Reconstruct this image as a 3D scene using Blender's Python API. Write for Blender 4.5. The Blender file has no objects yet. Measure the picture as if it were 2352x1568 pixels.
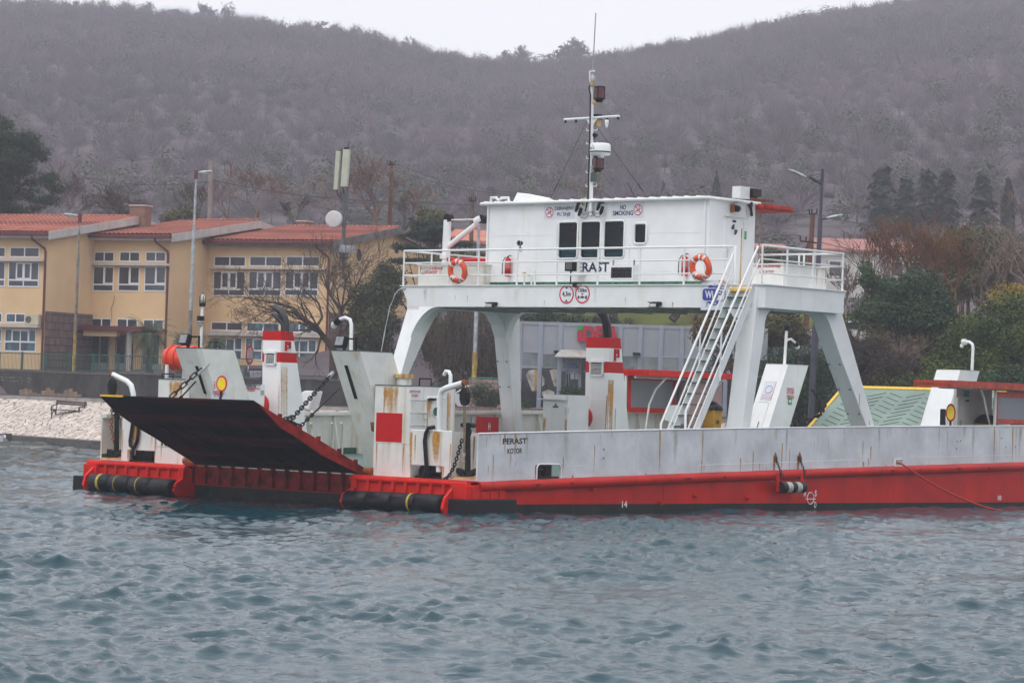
import bpy, bmesh, math, random
import numpy as np
from mathutils import Vector, Matrix, noise as mnoise
R = math.radians
random.seed(7); RNG = np.random.default_rng(11)
scene = bpy.context.scene
COL = scene.collection

# ------------------------------------------------------------------ camera
FPX, HZY, ROLL, CAMH = 6450.0, 915.0, 0.031, 2.85      # measured on the photo at 2352 x 1568
_p = math.atan((HZY - 784) / FPX)
_F = Vector((0, math.cos(_p), math.sin(_p))); _U0 = Vector((0, -math.sin(_p), math.cos(_p))); _R0 = Vector((1, 0, 0))
_U = _U0 * math.cos(ROLL) - _R0 * math.sin(ROLL); _R = _R0 * math.cos(ROLL) + _U0 * math.sin(ROLL)
CAM = Vector((0, 0, CAMH))
cd = bpy.data.cameras.new("camera"); cam = bpy.data.objects.new("camera", cd); COL.objects.link(cam)
cam.matrix_world = Matrix(((_R.x, _U.x, -_F.x, 0), (_R.y, _U.y, -_F.y, 0), (_R.z, _U.z, -_F.z, CAMH), (0, 0, 0, 1)))
cd.sensor_width = 36; cd.sensor_fit = 'HORIZONTAL'; cd.lens = 36 * FPX / 2352
cd.clip_start = 0.5; cd.clip_end = 6000
scene.camera = cam

# ------------------------------------------------------------------ sky, light, exposure (overcast, rain)
SUN_EL, SUN_AZ = R(52), R(215)        # behind and to the left of the camera
w = bpy.data.worlds.new("World"); scene.world = w; w.use_nodes = True
nt = w.node_tree; nt.nodes.clear()
_o = nt.nodes.new('ShaderNodeOutputWorld'); _b = nt.nodes.new('ShaderNodeBackground'); _s = nt.nodes.new('ShaderNodeTexSky')
_s.sky_type = 'NISHITA'; _s.sun_disc = False; _s.sun_elevation = SUN_EL; _s.sun_rotation = SUN_AZ
_s.air_density = 1.0; _s.dust_density = 6.0; _s.ozone_density = 1.0
_h = nt.nodes.new('ShaderNodeHueSaturation'); _h.inputs['Saturation'].default_value = 0.12
_m = nt.nodes.new('ShaderNodeMix'); _m.data_type = 'RGBA'; _m.inputs[0].default_value = 0.88
_m.inputs[7].default_value = (13.3, 13.5, 14.1, 1)      # even cloud cover over the physical sky
nt.links.new(_s.outputs[0], _h.inputs['Color']); nt.links.new(_h.outputs[0], _m.inputs[6])
_g = nt.nodes.new('ShaderNodeTexCoord'); _x = nt.nodes.new('ShaderNodeSeparateXYZ'); nt.links.new(_g.outputs['Generated'], _x.inputs[0])     # cloud cover: pale band over the horizon, unseen upper sky dimmed to darken water
_r = nt.nodes.new('ShaderNodeValToRGB'); _r.color_ramp.elements[0].position = .14; _r.color_ramp.elements[0].color = (1, 1, 1, 1); _r.color_ramp.elements[1].position = .42; _r.color_ramp.elements[1].color = (.66, .68, .71, 1)
_e = _r.color_ramp.elements.new(.95); _e.color = (.86, .86, .87, 1); nt.links.new(_x.outputs['Z'], _r.inputs[0])
_k = nt.nodes.new('ShaderNodeMix'); _k.data_type = 'RGBA'; _k.blend_type = 'MULTIPLY'; _k.inputs[0].default_value = 1; nt.links.new(_m.outputs[2], _k.inputs[6]); nt.links.new(_r.outputs[0], _k.inputs[7])
nt.links.new(_k.outputs[2], _b.inputs[0]); nt.links.new(_b.outputs[0], _o.inputs[0])
_b.inputs[1].default_value = 0.15
sl = bpy.data.lights.new("sun", 'SUN'); sl.energy = 1.2; sl.angle = R(35); sl.color = (1.0, 0.97, 0.93)
so = bpy.data.objects.new("sun", sl); COL.objects.link(so)
_d = Vector((math.sin(SUN_AZ) * math.cos(SUN_EL), math.cos(SUN_AZ) * math.cos(SUN_EL), math.sin(SUN_EL)))
so.rotation_euler = _d.to_track_quat('Z', 'Y').to_euler(); so.location = (-40, -40, 80)
scene.view_settings.view_transform = 'Standard'; scene.view_settings.look = 'None'
scene.view_settings.gamma = 1; scene.view_settings.exposure = 0.07
scene.render.engine = 'CYCLES'
scene.cycles.use_denoising = True
scene.cycles.max_bounces = 6; scene.cycles.volume_bounces = 1; scene.cycles.transparent_max_bounces = 12
HAZE = 0.00105

# ------------------------------------------------------------------ measuring helpers
ZN = dict(z1=(300,1350,.4785), z2=(900,1250,.5422), z3=(1500,1350,.4785), z4=(1550,700,.3827), z5=(2150,700,.3827), z6=(2700,700,.3827),
          z7=(2200,1150,.4146), z8=(2600,1150,.4145), r1=(3300,1250,.5422), r2=(2650,1650,.3614), r3=(1850,1650,.3614), r4=(0,450,.5422),
          r5=(0,1200,.4145), r6=(750,550,.4782), r7=(2150,0,.5423), r8=(3150,600,.574), s1=(1950,1200,.3189), s2=(1380,950,.4464),
          s5=(3400,850,.5421), s7=(700,1150,.3507), s8=(0,1350,.319))
def px(n, x, y):
    a = ZN[n]; return ((a[0] + x * a[2]) * .57422, (a[1] + y * a[2]) * .57422)
def ray(x, y): return _F + _R * ((x - 1176) / FPX) + _U * ((784 - y) / FPX)
def WY(x, y, Y):                       # point on the vertical plane at distance Y
    r = ray(x, y); return CAM + r * (Y / r.y)
class Frame:                           # local axes: X = b, Y = a, Z = up (right handed)
    def __init__(s, o, ang):
        t = R(ang); s.ang = ang
        s.a = Vector((-math.cos(t), math.sin(t), 0)); s.b = Vector((math.sin(t), math.cos(t), 0)); s.o = Vector((o[0], o[1], 0))
        s.rz = math.atan2(s.b.y, s.b.x)
    def E(s, p, b):                    # pixel on the plane b = const -> local (b, a, z)
        r = ray(*p); k = (b - (CAM - s.o).dot(s.b)) / r.dot(s.b); q = CAM + r * k - s.o
        return Vector((b, q.dot(s.a), q.z))
    def S(s, p, a):
        r = ray(*p); k = (a - (CAM - s.o).dot(s.a)) / r.dot(s.a); q = CAM + r * k - s.o
        return Vector((q.dot(s.b), a, q.z))
    def W(s, l): return s.o + s.b * l[0] + s.a * l[1] + Vector((0, 0, l[2]))
_n = ray(1096, 1107) * (67.9 / ray(1096, 1107).y)
SH = Frame((_n.x, _n.y), 40.5)         # the ferry: X aft, Y to port, Z up
E, S = SH.E, SH.S

# ------------------------------------------------------------------ mesh helpers
class MB:
    def __init__(s): s.v = []; s.f = []; s.mi = []; s.sm = []; s.m = 0; s.smooth = False
    def add(s, vs, fs, smooth=None):
        k = len(s.v); s.v += [tuple(x) for x in vs]
        for f in fs:
            s.f.append([i + k for i in f]); s.mi.append(s.m); s.sm.append(s.smooth if smooth is None else smooth)
        return s
    def hexa(s, p):                    # p: 4 bottom, 4 top, same winding
        return s.add(p, [(3,2,1,0),(4,5,6,7),(0,1,5,4),(1,2,6,5),(2,3,7,6),(3,0,4,7)])
    def box(s, x0, x1, y0, y1, z0, z1):
        return s.hexa([(x0,y0,z0),(x1,y0,z0),(x1,y1,z0),(x0,y1,z0),(x0,y0,z1),(x1,y0,z1),(x1,y1,z1),(x0,y1,z1)])
    def quad(s, a, b, c, d): return s.add([a,b,c,d], [(0,1,2,3)])
    def prism(s, poly, ext, ext0=(0,0,0)):
        n = len(poly); e = Vector(ext); e0 = Vector(ext0)
        vs = [Vector(p) + e0 for p in poly] + [Vector(p) + e for p in poly]
        fs = [tuple(range(n))[::-1], tuple(range(n, 2*n))] + [(i, (i+1) % n, n + (i+1) % n, n + i) for i in range(n)]
        return s.add(vs, fs)
    def loft(s, rings, close=True, caps=True, smooth=False):
        n = len(rings[0]); vs = [p for r in rings for p in r]; fs = []
        for k in range(len(rings) - 1):
            for i in range(n if close else n - 1):
                j = (i + 1) % n; fs.append((k*n+i, k*n+j, (k+1)*n+j, (k+1)*n+i))
        k0 = len(s.f); s.add(vs, fs, smooth)
        if caps and close:
            s.add(rings[0], [tuple(range(n))[::-1]], False); s.add(rings[-1], [tuple(range(n))], False)
        return s
    def tube(s, pts, r, n=8, caps=True):
        pts = [Vector(p) for p in pts]; rings = []
        rs = r if isinstance(r, (list, tuple)) else [r] * len(pts)
        up = Vector((0.13, 0.21, 1)).normalized(); prev = None
        for i, p in enumerate(pts):
            d = (pts[min(i+1, len(pts)-1)] - pts[max(i-1, 0)])
            if d.length < 1e-9: d = Vector((0,0,1))
            d.normalize()
            if prev is None:
                x = up.cross(d)
                if x.length < .05: x = Vector((1,0,0)).cross(d)
                x.normalize()
            else:
                x = prev - d * prev.dot(d); x.normalize()
            prev = x; y = d.cross(x)
            rings.append([p + (x * math.cos(t) + y * math.sin(t)) * rs[i] for t in [2*math.pi*k/n for k in range(n)]])
        return s.loft(rings, True, caps, n > 5)
    def cyl(s, a, b, r0, r1=None, n=12): return s.tube([a, b], [r0, r0 if r1 is None else r1], n)
    def lathe(s, c, prof, axis=(0,0,1), n=16):
        c = Vector(c); z = Vector(axis).normalized(); x = z.orthogonal().normalized(); y = z.cross(x)
        rings = [[c + z*h + (x*math.cos(2*math.pi*k/n) + y*math.sin(2*math.pi*k/n))*max(r, 1e-4) for k in range(n)] for r, h in prof]
        return s.loft(rings, True, True, True)
    def ball(s, c, r, n=12, sq=(1,1,1)):
        c = Vector(c); rings = []
        for i in range(n//2 + 1):
            t = math.pi*i/(n//2); rr = max(math.sin(t), 1e-3)
            rings.append([c + Vector((r*sq[0]*rr*math.cos(2*math.pi*k/n), r*sq[1]*rr*math.sin(2*math.pi*k/n), -r*sq[2]*math.cos(t))) for k in range(n)])
        return s.loft(rings, True, True, True)
    def torus(s, c, nrm, R0, r, n=24, m=8, sq=1.0, a0=0.0, a1=2*math.pi, long=None, stretch=0.0):
        c = Vector(c); z = Vector(nrm).normalized()
        x = Vector(long).normalized() if long is not None else z.orthogonal().normalized(); x = (x - z*x.dot(z)).normalized(); y = z.cross(x)
        full = abs(a1 - a0 - 2*math.pi) < 1e-6; cnt = n if full else n + 1; rings = []
        for i in range(cnt):
            t = a0 + (a1-a0)*i/n; rad = x*math.cos(t) + y*math.sin(t)*sq
            off = x * (stretch if math.cos(t) > 0 else -stretch)
            rings.append([c + off + rad*R0 + (rad.normalized()*math.cos(q) + z*math.sin(q))*r for q in [2*math.pi*k/m for k in range(m)]])
        if full: rings.append(rings[0])
        return s.loft(rings, True, not full, True)
    def disc(s, c, nrm, r, up=None, n=24, rx=None, r_in=None):
        c = Vector(c); z = Vector(nrm).normalized(); y = Vector(up or (0,0,1)); y = (y - z*y.dot(z)).normalized(); x = y.cross(z); rx = rx or r
        P = [c + x*math.cos(2*math.pi*k/n)*rx + y*math.sin(2*math.pi*k/n)*r for k in range(n)]
        if r_in is None: return s.add(P, [tuple(range(n))], False)
        q = r_in / r; Q = [c + (p - c)*q for p in P]
        return s.add(P + Q, [(i, (i+1) % n, n + (i+1) % n, n + i) for i in range(n)], False)
    def chain(s, pts, pitch, r, wid):
        pts = [Vector(p) for p in pts]; L = [0]
        for a, b in zip(pts, pts[1:]): L.append(L[-1] + (b-a).length)
        def at(t):
            for i in range(len(pts)-1):
                if t <= L[i+1] or i == len(pts)-2:
                    k = (t - L[i]) / max(L[i+1]-L[i], 1e-6); return pts[i].lerp(pts[i+1], k), (pts[i+1]-pts[i]).normalized()
        n = max(1, int(L[-1]/pitch))
        for i in range(n):
            p, d = at((i+.5)*L[-1]/n); sd = d.orthogonal().normalized()
            if i % 2: sd = d.cross(sd)
            s.torus(p, sd, wid, r, 10, 5, long=d, stretch=max(pitch*.62 - wid, 0))
        return s
    def text(s, txt, p, xd, yd, wid, hei, off=0.004, center=False):
        V, F = text_mesh(txt)
        xs = [q[0] for q in V]; ys = [q[1] for q in V]; x0, x1, y0, y1 = min(xs), max(xs), min(ys), max(ys)
        xd = Vector(xd); yd = Vector(yd); n = xd.cross(yd).normalized(); p = Vector(p) + n*off
        sy = hei/(y1-y0); sx = (wid/(x1-x0)) if wid else sy
        c = (x0+x1)/2 if center else x0
        return s.add([p + xd*((q[0]-c)*sx) + yd*((q[1]-y0)*sy) for q in V], F, False)
    def build(s, name, mats, parent=None, origin=None, bevel=0, recalc=True):
        me = bpy.data.meshes.new(name)
        o = Vector(origin) if origin is not None else (Vector(ORG[parent.name]) if parent is not None and parent.name in ORG else Vector((0,0,0)))
        me.from_pydata([tuple(Vector(p) - o) for p in s.v], [], s.f)
        for m in (mats if isinstance(mats, (list, tuple)) else [mats]): me.materials.append(m)
        me.polygons.foreach_set('material_index', s.mi); me.polygons.foreach_set('use_smooth', s.sm)
        if recalc:
            bm = bmesh.new(); bm.from_mesh(me); bmesh.ops.recalc_face_normals(bm, faces=bm.faces); bm.to_mesh(me); bm.free()
        me.update()
        ob = bpy.data.objects.new(name, me); COL.objects.link(ob)
        if parent is not None:
            ob.parent = parent
            if parent.name in ORG: ORG[ob.name] = ORG[parent.name]
        if bevel:
            b = ob.modifiers.new('bevel', 'BEVEL'); b.width = bevel; b.segments = 2; b.limit_method = 'ANGLE'; b.angle_limit = R(40)
        return ob
ORG = {}
_TX = {}
def text_mesh(txt):
    if txt not in _TX:
        cu = bpy.data.curves.new('t', 'FONT'); cu.body = txt; cu.size = 1; cu.resolution_u = 3; cu.offset = 0.026
        ob = bpy.data.objects.new('t', cu); COL.objects.link(ob)
        dg = bpy.context.evaluated_depsgraph_get(); me = bpy.data.meshes.new_from_object(ob.evaluated_get(dg))
        _TX[txt] = ([tuple(v.co) for v in me.vertices], [tuple(p.vertices) for p in me.polygons])
        bpy.data.objects.remove(ob); bpy.data.curves.remove(cu); bpy.data.meshes.remove(me)
    return _TX[txt]
def tag(o, label=None, cat=None, group=None, kind=None):
    if label: o['label'] = label
    if cat: o['category'] = cat
    if group: o['group'] = group
    if kind: o['kind'] = kind
    return o
def thing(name, label, cat, frame=None, org=(0,0,0), group=None):     # an Empty at the thing's base
    o = bpy.data.objects.new(name, None); COL.objects.link(o); o.empty_display_size = .2
    if frame is not None: o.location = frame.W(org); o.rotation_euler = (0, 0, frame.rz)
    else: o.location = org
    ORG[o.name] = tuple(org)
    return tag(o, label, cat, group)
def quads(name, V, mat, parent=None, origin=(0,0,0)):                  # V: (n, k, 3) array of k-gons
    V = np.asarray(V, dtype=np.float32) - np.array(origin, dtype=np.float32); n, k, _ = V.shape
    me = bpy.data.meshes.new(name); me.vertices.add(n*k); me.vertices.foreach_set('co', V.reshape(-1))
    me.loops.add(n*k); me.loops.foreach_set('vertex_index', np.arange(n*k, dtype=np.int32))
    me.polygons.add(n); me.polygons.foreach_set('loop_start', np.arange(0, n*k, k, dtype=np.int32))
    me.update(calc_edges=True); me.materials.append(mat)
    ob = bpy.data.objects.new(name, me); COL.objects.link(ob)
    if parent is not None: ob.parent = parent
    return ob

# ------------------------------------------------------------------ materials
def M(name, col, rough=.55, metal=0.0, var=.10, vs=2.5, streak=0.0, scol=(.30,.13,.03), sth=.60, sscale=(5,5,.3), bump=0.0, bs=6.0, spec=.5, col2=None, dist=.02):
    m = bpy.data.materials.new(name); m.use_nodes = True; t = m.node_tree; N = t.nodes; Lk = t.links.new
    b = N['Principled BSDF']; b.inputs['Roughness'].default_value = rough; b.inputs['Metallic'].default_value = metal
    b.inputs['Specular IOR Level'].default_value = spec
    tc = N.new('ShaderNodeTexCoord')
    nz = N.new('ShaderNodeTexNoise'); nz.inputs['Scale'].default_value = vs; nz.inputs['Detail'].default_value = 6; nz.inputs['Roughness'].default_value = .62
    Lk(tc.outputs['Object'], nz.inputs['Vector'])
    rp = N.new('ShaderNodeValToRGB'); rp.color_ramp.elements[0].position = .36; rp.color_ramp.elements[1].position = .64
    c2 = col2 or tuple(min(1, c*(1+var)) for c in col); c1 = col if col2 else tuple(c*(1-var) for c in col)
    rp.color_ramp.elements[0].color = (*c1, 1); rp.color_ramp.elements[1].color = (*c2, 1)
    Lk(nz.outputs[0], rp.inputs[0]); out = rp.outputs[0]
    if streak > 0:
        mp = N.new('ShaderNodeMapping'); mp.inputs['Scale'].default_value = sscale; Lk(tc.outputs['Object'], mp.inputs[0])
        n2 = N.new('ShaderNodeTexNoise'); n2.inputs['Scale'].default_value = 1; n2.inputs['Detail'].default_value = 4; Lk(mp.outputs[0], n2.inputs['Vector'])
        mr = N.new('ShaderNodeMapRange'); mr.inputs[1].default_value = sth; mr.inputs[2].default_value = sth + .16; mr.inputs[4].default_value = streak
        Lk(n2.outputs[0], mr.inputs[0])
        mx = N.new('ShaderNodeMix'); mx.data_type = 'RGBA'; Lk(mr.outputs[0], mx.inputs[0]); Lk(out, mx.inputs[6]); mx.inputs[7].default_value = (*scol, 1)
        out = mx.outputs[2]
    Lk(out, b.inputs['Base Color'])
    if bump > 0:
        n3 = N.new('ShaderNodeTexNoise'); n3.inputs['Scale'].default_value = bs; n3.inputs['Detail'].default_value = 3; Lk(tc.outputs['Object'], n3.inputs['Vector'])
        bp = N.new('ShaderNodeBump'); bp.inputs['Strength'].default_value = bump; bp.inputs['Distance'].default_value = dist
        Lk(n3.outputs[0], bp.inputs['Height']); Lk(bp.outputs[0], b.inputs['Normal'])
    return m
def glassy(name, tint, refl=.25, tr=.5, rough=.05):
    m = bpy.data.materials.new(name); m.use_nodes = True; t = m.node_tree; N = t.nodes; Lk = t.links.new
    b = N['Principled BSDF']; b.inputs['Base Color'].default_value = (*tint, 1); b.inputs['Roughness'].default_value = rough
    b.inputs['Specular IOR Level'].default_value = refl*2
    tb = N.new('ShaderNodeBsdfTransparent'); tb.inputs[0].default_value = (.75, .82, .82, 1); mx = N.new('ShaderNodeMixShader'); mx.inputs[0].default_value = tr
    Lk(b.outputs[0], mx.inputs[1]); Lk(tb.outputs[0], mx.inputs[2]); Lk(mx.outputs[0], N['Material Output'].inputs['Surface'])
    return m
def fademat(name, col, rough=.8):       # a stain that thins out along its length (vertex attribute 'fade')
    m = bpy.data.materials.new(name); m.use_nodes = True; t = m.node_tree; N = t.nodes; Lk = t.links.new
    b = N['Principled BSDF']; b.inputs['Base Color'].default_value = (*col, 1); b.inputs['Roughness'].default_value = rough
    at = N.new('ShaderNodeAttribute'); at.attribute_name = 'fade'
    tc = N.new('ShaderNodeTexCoord'); nz = N.new('ShaderNodeTexNoise'); nz.inputs['Scale'].default_value = 14; nz.inputs['Detail'].default_value = 5; Lk(tc.outputs['Object'], nz.inputs['Vector'])
    ml = N.new('ShaderNodeMath'); ml.operation = 'MULTIPLY'; Lk(at.outputs['Fac'], ml.inputs[0])
    m2 = N.new('ShaderNodeMath'); m2.operation = 'MULTIPLY'; m2.inputs[1].default_value = 2.5; Lk(nz.outputs[0], m2.inputs[0]); Lk(m2.outputs[0], ml.inputs[1]); ml.use_clamp = True
    tb = N.new('ShaderNodeBsdfTransparent'); mx = N.new('ShaderNodeMixShader'); Lk(ml.outputs[0], mx.inputs[0]); Lk(tb.outputs[0], mx.inputs[1]); Lk(b.outputs[0], mx.inputs[2])
    Lk(mx.outputs[0], N['Material Output'].inputs['Surface']); return m
white = M('white_paint', (.80,.81,.80), .42, var=.05, vs=1.1, streak=.28, scol=(.55,.45,.28), sth=.60, sscale=(3.2,3.2,.25), bump=.03, bs=1.2)
white2 = M('weathered_white_paint', (.72,.72,.68), .5, var=.08, vs=1.6, streak=.6, scol=(.48,.34,.14), sth=.57, sscale=(4,4,.22), bump=.1, bs=1.5)
offwhite = M('cream_paint', (.66,.66,.60), .5, var=.10, vs=1.2, streak=.5, scol=(.40,.27,.12), sth=.58, sscale=(3,3,.3))
bulw = M('bulwark_paint', (.60,.61,.63), .36, var=.16, vs=.8, streak=.10, scol=(.50,.44,.36), sth=.6, sscale=(2.5,2.5,.2), bump=.6, bs=.8, dist=.10)
hullred = M('hull_red_paint', (.50,.013,.005), .36, spec=.16, var=.16, vs=1.0, streak=.45, scol=(.18,.01,.008), sth=.6, sscale=(3,3,.3), bump=.12, bs=1)
brightred = M('bright_red_paint', (.62,.012,.004), .35, spec=.2, var=.15, vs=2, streak=.5, scol=(.2,.02,.01), sth=.6)
signred = M('sign_red', (.52,.006,.006), .4, spec=.2, var=.06)
bootblk = M('black_hull_paint', (.016,.019,.016), .5, spec=.15, var=.35, vs=2, streak=.6, scol=(.06,.05,.035), sth=.55)
rubber = M('black_rubber', (.008,.008,.009), .4, spec=.22, var=.3, vs=6, bump=.3, bs=14)
steelblk = M('dark_steel', (.014,.013,.012), .5, spec=.2, var=.3, vs=7, streak=.4, scol=(.16,.06,.02), sth=.58)
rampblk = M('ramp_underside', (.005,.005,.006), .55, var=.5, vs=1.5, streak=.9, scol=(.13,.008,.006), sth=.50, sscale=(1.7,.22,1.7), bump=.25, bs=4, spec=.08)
rust = M('rust', (.22,.075,.018), .85, var=.45, vs=9)
rustyel = M('rust_stained_paint', (.62,.40,.14), .7, var=.3, vs=3, streak=.8, scol=(.30,.10,.02), sth=.52, sscale=(6,6,.5))
ruststain = fademat('rust_stain', (.56,.27,.028)); rustdark = fademat('dark_rust_stain', (.34,.12,.015)); grime = fademat('grime_stain', (.33,.27,.18))
deckgreen = M('green_deck_paint', (.065,.12,.095), .55, var=.3, vs=1.5)
rampgreen = M('pale_green_ramp_paint', (.19,.265,.22), .5, var=.16, vs=.8)
drkgreen = M('dark_green_paint', (.012,.07,.04), .5, var=.35, vs=6)
black = M('black_paint', (.008,.008,.009), .45, var=.2, spec=.2)
blackgloss = M('black_plastic', (.006,.006,.007), .2, var=.1, spec=.25)
navy = M('navy_paint', (.012,.016,.06), .5, var=.1)
yellow = M('yellow_paint', (.80,.48,.015), .5, var=.15, vs=5, streak=.3)
orange = M('orange_plastic', (.78,.085,.018), .4, var=.12, vs=5, streak=.35, scol=(.3,.05,.02))
rafto = M('raft_orange', (.80,.06,.012), .35, var=.08)
binyel = M('bin_yellow', (.58,.31,.02), .5, var=.12)
grey = M('grey_metal', (.30,.31,.32), .45, metal=.4, var=.2, vs=5)
galv = M('galvanised_steel', (.42,.44,.46), .5, metal=.3, var=.25, vs=4, streak=.5, scol=(.18,.13,.09), sth=.56, sscale=(6,6,.6))
rope = M('rope', (.28,.22,.14), .9, var=.3, vs=20)
glassd = glassy('dark_glass', (.012,.016,.02), .25, .72)
redglass = M('red_lens', (.09,.003,.004), .12, var=.1, spec=.7)
wglass = M('lamp_glass', (.55,.55,.50), .15, var=.1)
panelglass = glassy('cloudy_plastic_sheet', (.30,.31,.34), .25, .25, .3)
blue = M('sign_blue', (.03,.035,.30), .4, var=.05)
ink = M('black_lettering', (.012,.012,.016), .5, var=.2); redink = M('red_lettering', (.50,.012,.03), .5, var=.2); whiteink = M('white_lettering', (.75,.75,.75), .5, var=.08)
palesign = M('sign_board', (.66,.69,.74), .4, var=.03); pinkred = M('prohibition_red', (.62,.010,.06), .45, var=.06)
# ================================================================== THE FERRY (X aft from the near end, Y to port, Z up)
L, B = 27.4, 13.7
def zr(v): return .82 + .0255*v - .00016*v*v          # deck edge
def zt(v): return 1.98 + .0262*v - .00024*v*v         # bulwark top
def zp(v): return .27 - .0057*v                       # paint line
NX, UP, SX = (0,-1,0), (0,0,1), (1,0,0)               # reading directions: on faces towards the near end / on the near side
ferry = thing('ferry', 'red and white double-ended car ferry with a wheelhouse bridge over its open deck', 'ferry', SH, (0,0,0))
def stain(name, mat, parent, items, wd, nrm, down=(0,0,-1)):
    """tapering stains: items (top point, width, length, start strength); one mesh with a 'fade' attribute"""
    V = []; F = []; A = []
    wd = Vector(wd); nrm = Vector(nrm); down = Vector(down)
    for p, wid, ln, st in items:
        p = Vector(p) + nrm*.004; n = 6; k = len(V); ph = random.random()*6
        for i in range(n+1):
            t = i/n; c = p + down*ln*t + wd*(math.sin(ph + t*3)*wid*.1); ww = wid*(1 - .45*t)*.5
            V += [c - wd*ww, c - wd*ww*.3, c + wd*ww*.3, c + wd*ww]; s = st*(1 - t)**.8 if t else st*.35; A += [0, s, s, 0]
        for i in range(n):
            for j in range(3): F.append((k+4*i+j, k+4*i+j+1, k+4*i+4+j+1, k+4*i+4+j))
    o = Vector(ORG.get(parent.name, (0,0,0))); old = parent.data; n0 = len(old.vertices); m0 = len(old.polygons)          # the stain becomes part of its surface's own mesh
    fd = [old.attributes['fade'].data[i].value for i in range(n0)] if 'fade' in old.attributes else [0]*n0
    me = bpy.data.meshes.new(old.name); me.from_pydata([tuple(v.co) for v in old.vertices] + [tuple(v-o) for v in V], [], [tuple(q.vertices) for q in old.polygons] + [tuple(i+n0 for i in f) for f in F])
    for m in old.materials: me.materials.append(m)
    me.materials.append(mat); k = len(me.materials)-1
    me.polygons.foreach_set('material_index', [q.material_index for q in old.polygons] + [k]*len(F)); me.polygons.foreach_set('use_smooth', [q.use_smooth for q in old.polygons] + [False]*len(F))
    at = me.attributes.new('fade', 'FLOAT', 'POINT'); at.data.foreach_set('value', fd + A); parent.data = me
    return parent

# ---- hull
mb = MB(); N_ = 40
vs_ = [L*i/N_ for i in range(N_+1)]
for u in (0, B):
    for a, b in zip(vs_, vs_[1:]):
        mb.m = 1; mb.quad((a,u,-1.2),(b,u,-1.2),(b,u,zp(b)),(a,u,zp(a)))
        mb.m = 0; mb.quad((a,u,zp(a)),(b,u,zp(b)),(b,u,zr(b)),(a,u,zr(a)))
for v in (0, L):
    mb.m = 1; mb.quad((v,0,-1.2),(v,B,-1.2),(v,B,zp(v)+.05),(v,0,zp(v)+.05)); mb.m = 0; mb.quad((v,0,zp(v)+.05),(v,B,zp(v)+.05),(v,B,zr(v)),(v,0,zr(v)))
mb.m = 2
for a, b in zip(vs_, vs_[1:]): mb.quad((a,0,zr(a)),(b,0,zr(b)),(b,B,zr(b)),(a,B,zr(a)))
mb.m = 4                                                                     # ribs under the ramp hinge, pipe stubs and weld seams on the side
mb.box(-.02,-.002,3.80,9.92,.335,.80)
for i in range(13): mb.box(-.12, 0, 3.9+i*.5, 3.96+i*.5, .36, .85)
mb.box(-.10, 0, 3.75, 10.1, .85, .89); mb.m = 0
for p in (('r3',1420,835),('r3',2170,985),('r3',2235,740),('r2',345,910),('r2',925,932)):
    q = S(px(*p), 0); mb.cyl((q.x, .06, q.z), (q.x+.02, -.11, q.z-.03), .055, .05, 10)
for x in (2225,): q = S(px('r3',x,900),0); mb.box(q.x-.012, q.x+.012, -.012, 0, zp(q.x), zr(q.x)-.25)
mb.m = 3
q = S(px('r3',1790,1022),0); mb.text('14', (q.x-.1,0,q.z-.06), SX, UP, .22, .17)
q = S(px('r1',1290,1363),0); mb.text('10', (q.x-.12,0,q.z-.08), SX, UP, .20, .15)
q = S(px('r2',1637,945),0)                                                   # load line mark
mb.torus((q.x,-.004,q.z), (0,1,0), .165, .016, 28, 4); mb.box(q.x-.24,q.x+.26,-.012,-.003,q.z-.03,q.z-.008)
mb.text('M', (q.x-.33,0,q.z+.05), SX, UP, .10, .17); mb.text('S', (q.x+.20,0,q.z+.05), SX, UP, .10, .17); mb.text('D', (q.x+.20,0,q.z-.27), SX, UP, .10, .17)
rampred = M('worn_shaded_red_paint', (.26,.012,.006), .5, var=.45, vs=3, streak=.85, scol=(.035,.008,.007), sth=.50, sscale=(1.2,3,2.5), spec=.15)  # worn red, base colour also darkened for the shade under the ramp
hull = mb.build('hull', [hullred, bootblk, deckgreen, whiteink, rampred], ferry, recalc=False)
# ---- rubbing strake
mb = MB()
for u in (-.03, B+.03): mb.tube([(v, u, zr(v)-.135) for v in vs_], .13, 12)
for x in (590, 2215): 
    q = S(px('r3', x, 760), 0); mb.tube([(q.x-.01,-.03,zr(q.x)-.135),(q.x+.012,-.03,zr(q.x)-.135)], .136, 12)
strake = mb.build('rubbing_strake', hullred, ferry)
stain('scuff_marks', fademat('dark_scuff', (.05,.012,.01)), strake, [((random.uniform(.5,L), -.165, 0), random.uniform(.1,.5), .05, .7) for _ in range(0)] or [((v,-.168,zr(v)-.10), random.uniform(.15,.7), .10, .75) for v in [2.1,3.4,8.2,9.9,12.5,18.1,19.6,21.8,23.5]], SX, (0,-1,0))
# ---- near side bulwark with a mooring opening and a hawse hole
mb = MB(); T = .05
h0, h1, hz0, hz1 = 2.22, 3.16, None, 1.25
def bplate(a, b, za=None, zb=None, u=0.0, tz=None):
    n = max(1, int((b-a)/.7))
    for i in range(n):
        x0, x1 = a+(b-a)*i/n, a+(b-a)*(i+1)/n
        z0, z1 = (zr(x0) if za is None else za), (zr(x1) if za is None else za); t0, t1 = (zt(x0) if zb is None else zb), (zt(x1) if zb is None else zb)
        mb.hexa([(x0,u,z0-.02),(x1,u,z1-.02),(x1,u+T,z1-.02),(x0,u+T,z0-.02),(x0,u,t0),(x1,u,t1),(x1,u+T,t1),(x0,u+T,t0)])
q = S(px('r1',515,1080),0); hv = q.x; hz = S(px('r1',515,1130),0).z; hw = S(px('r1',570,1080),0).x - hv
bplate(0, h0); bplate(h0, h1, hz1, None); bplate(h1, hv); bplate(hv, hv+hw, q.z, None); bplate(hv, hv+hw, None, hz); bplate(hv+hw, L)
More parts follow.
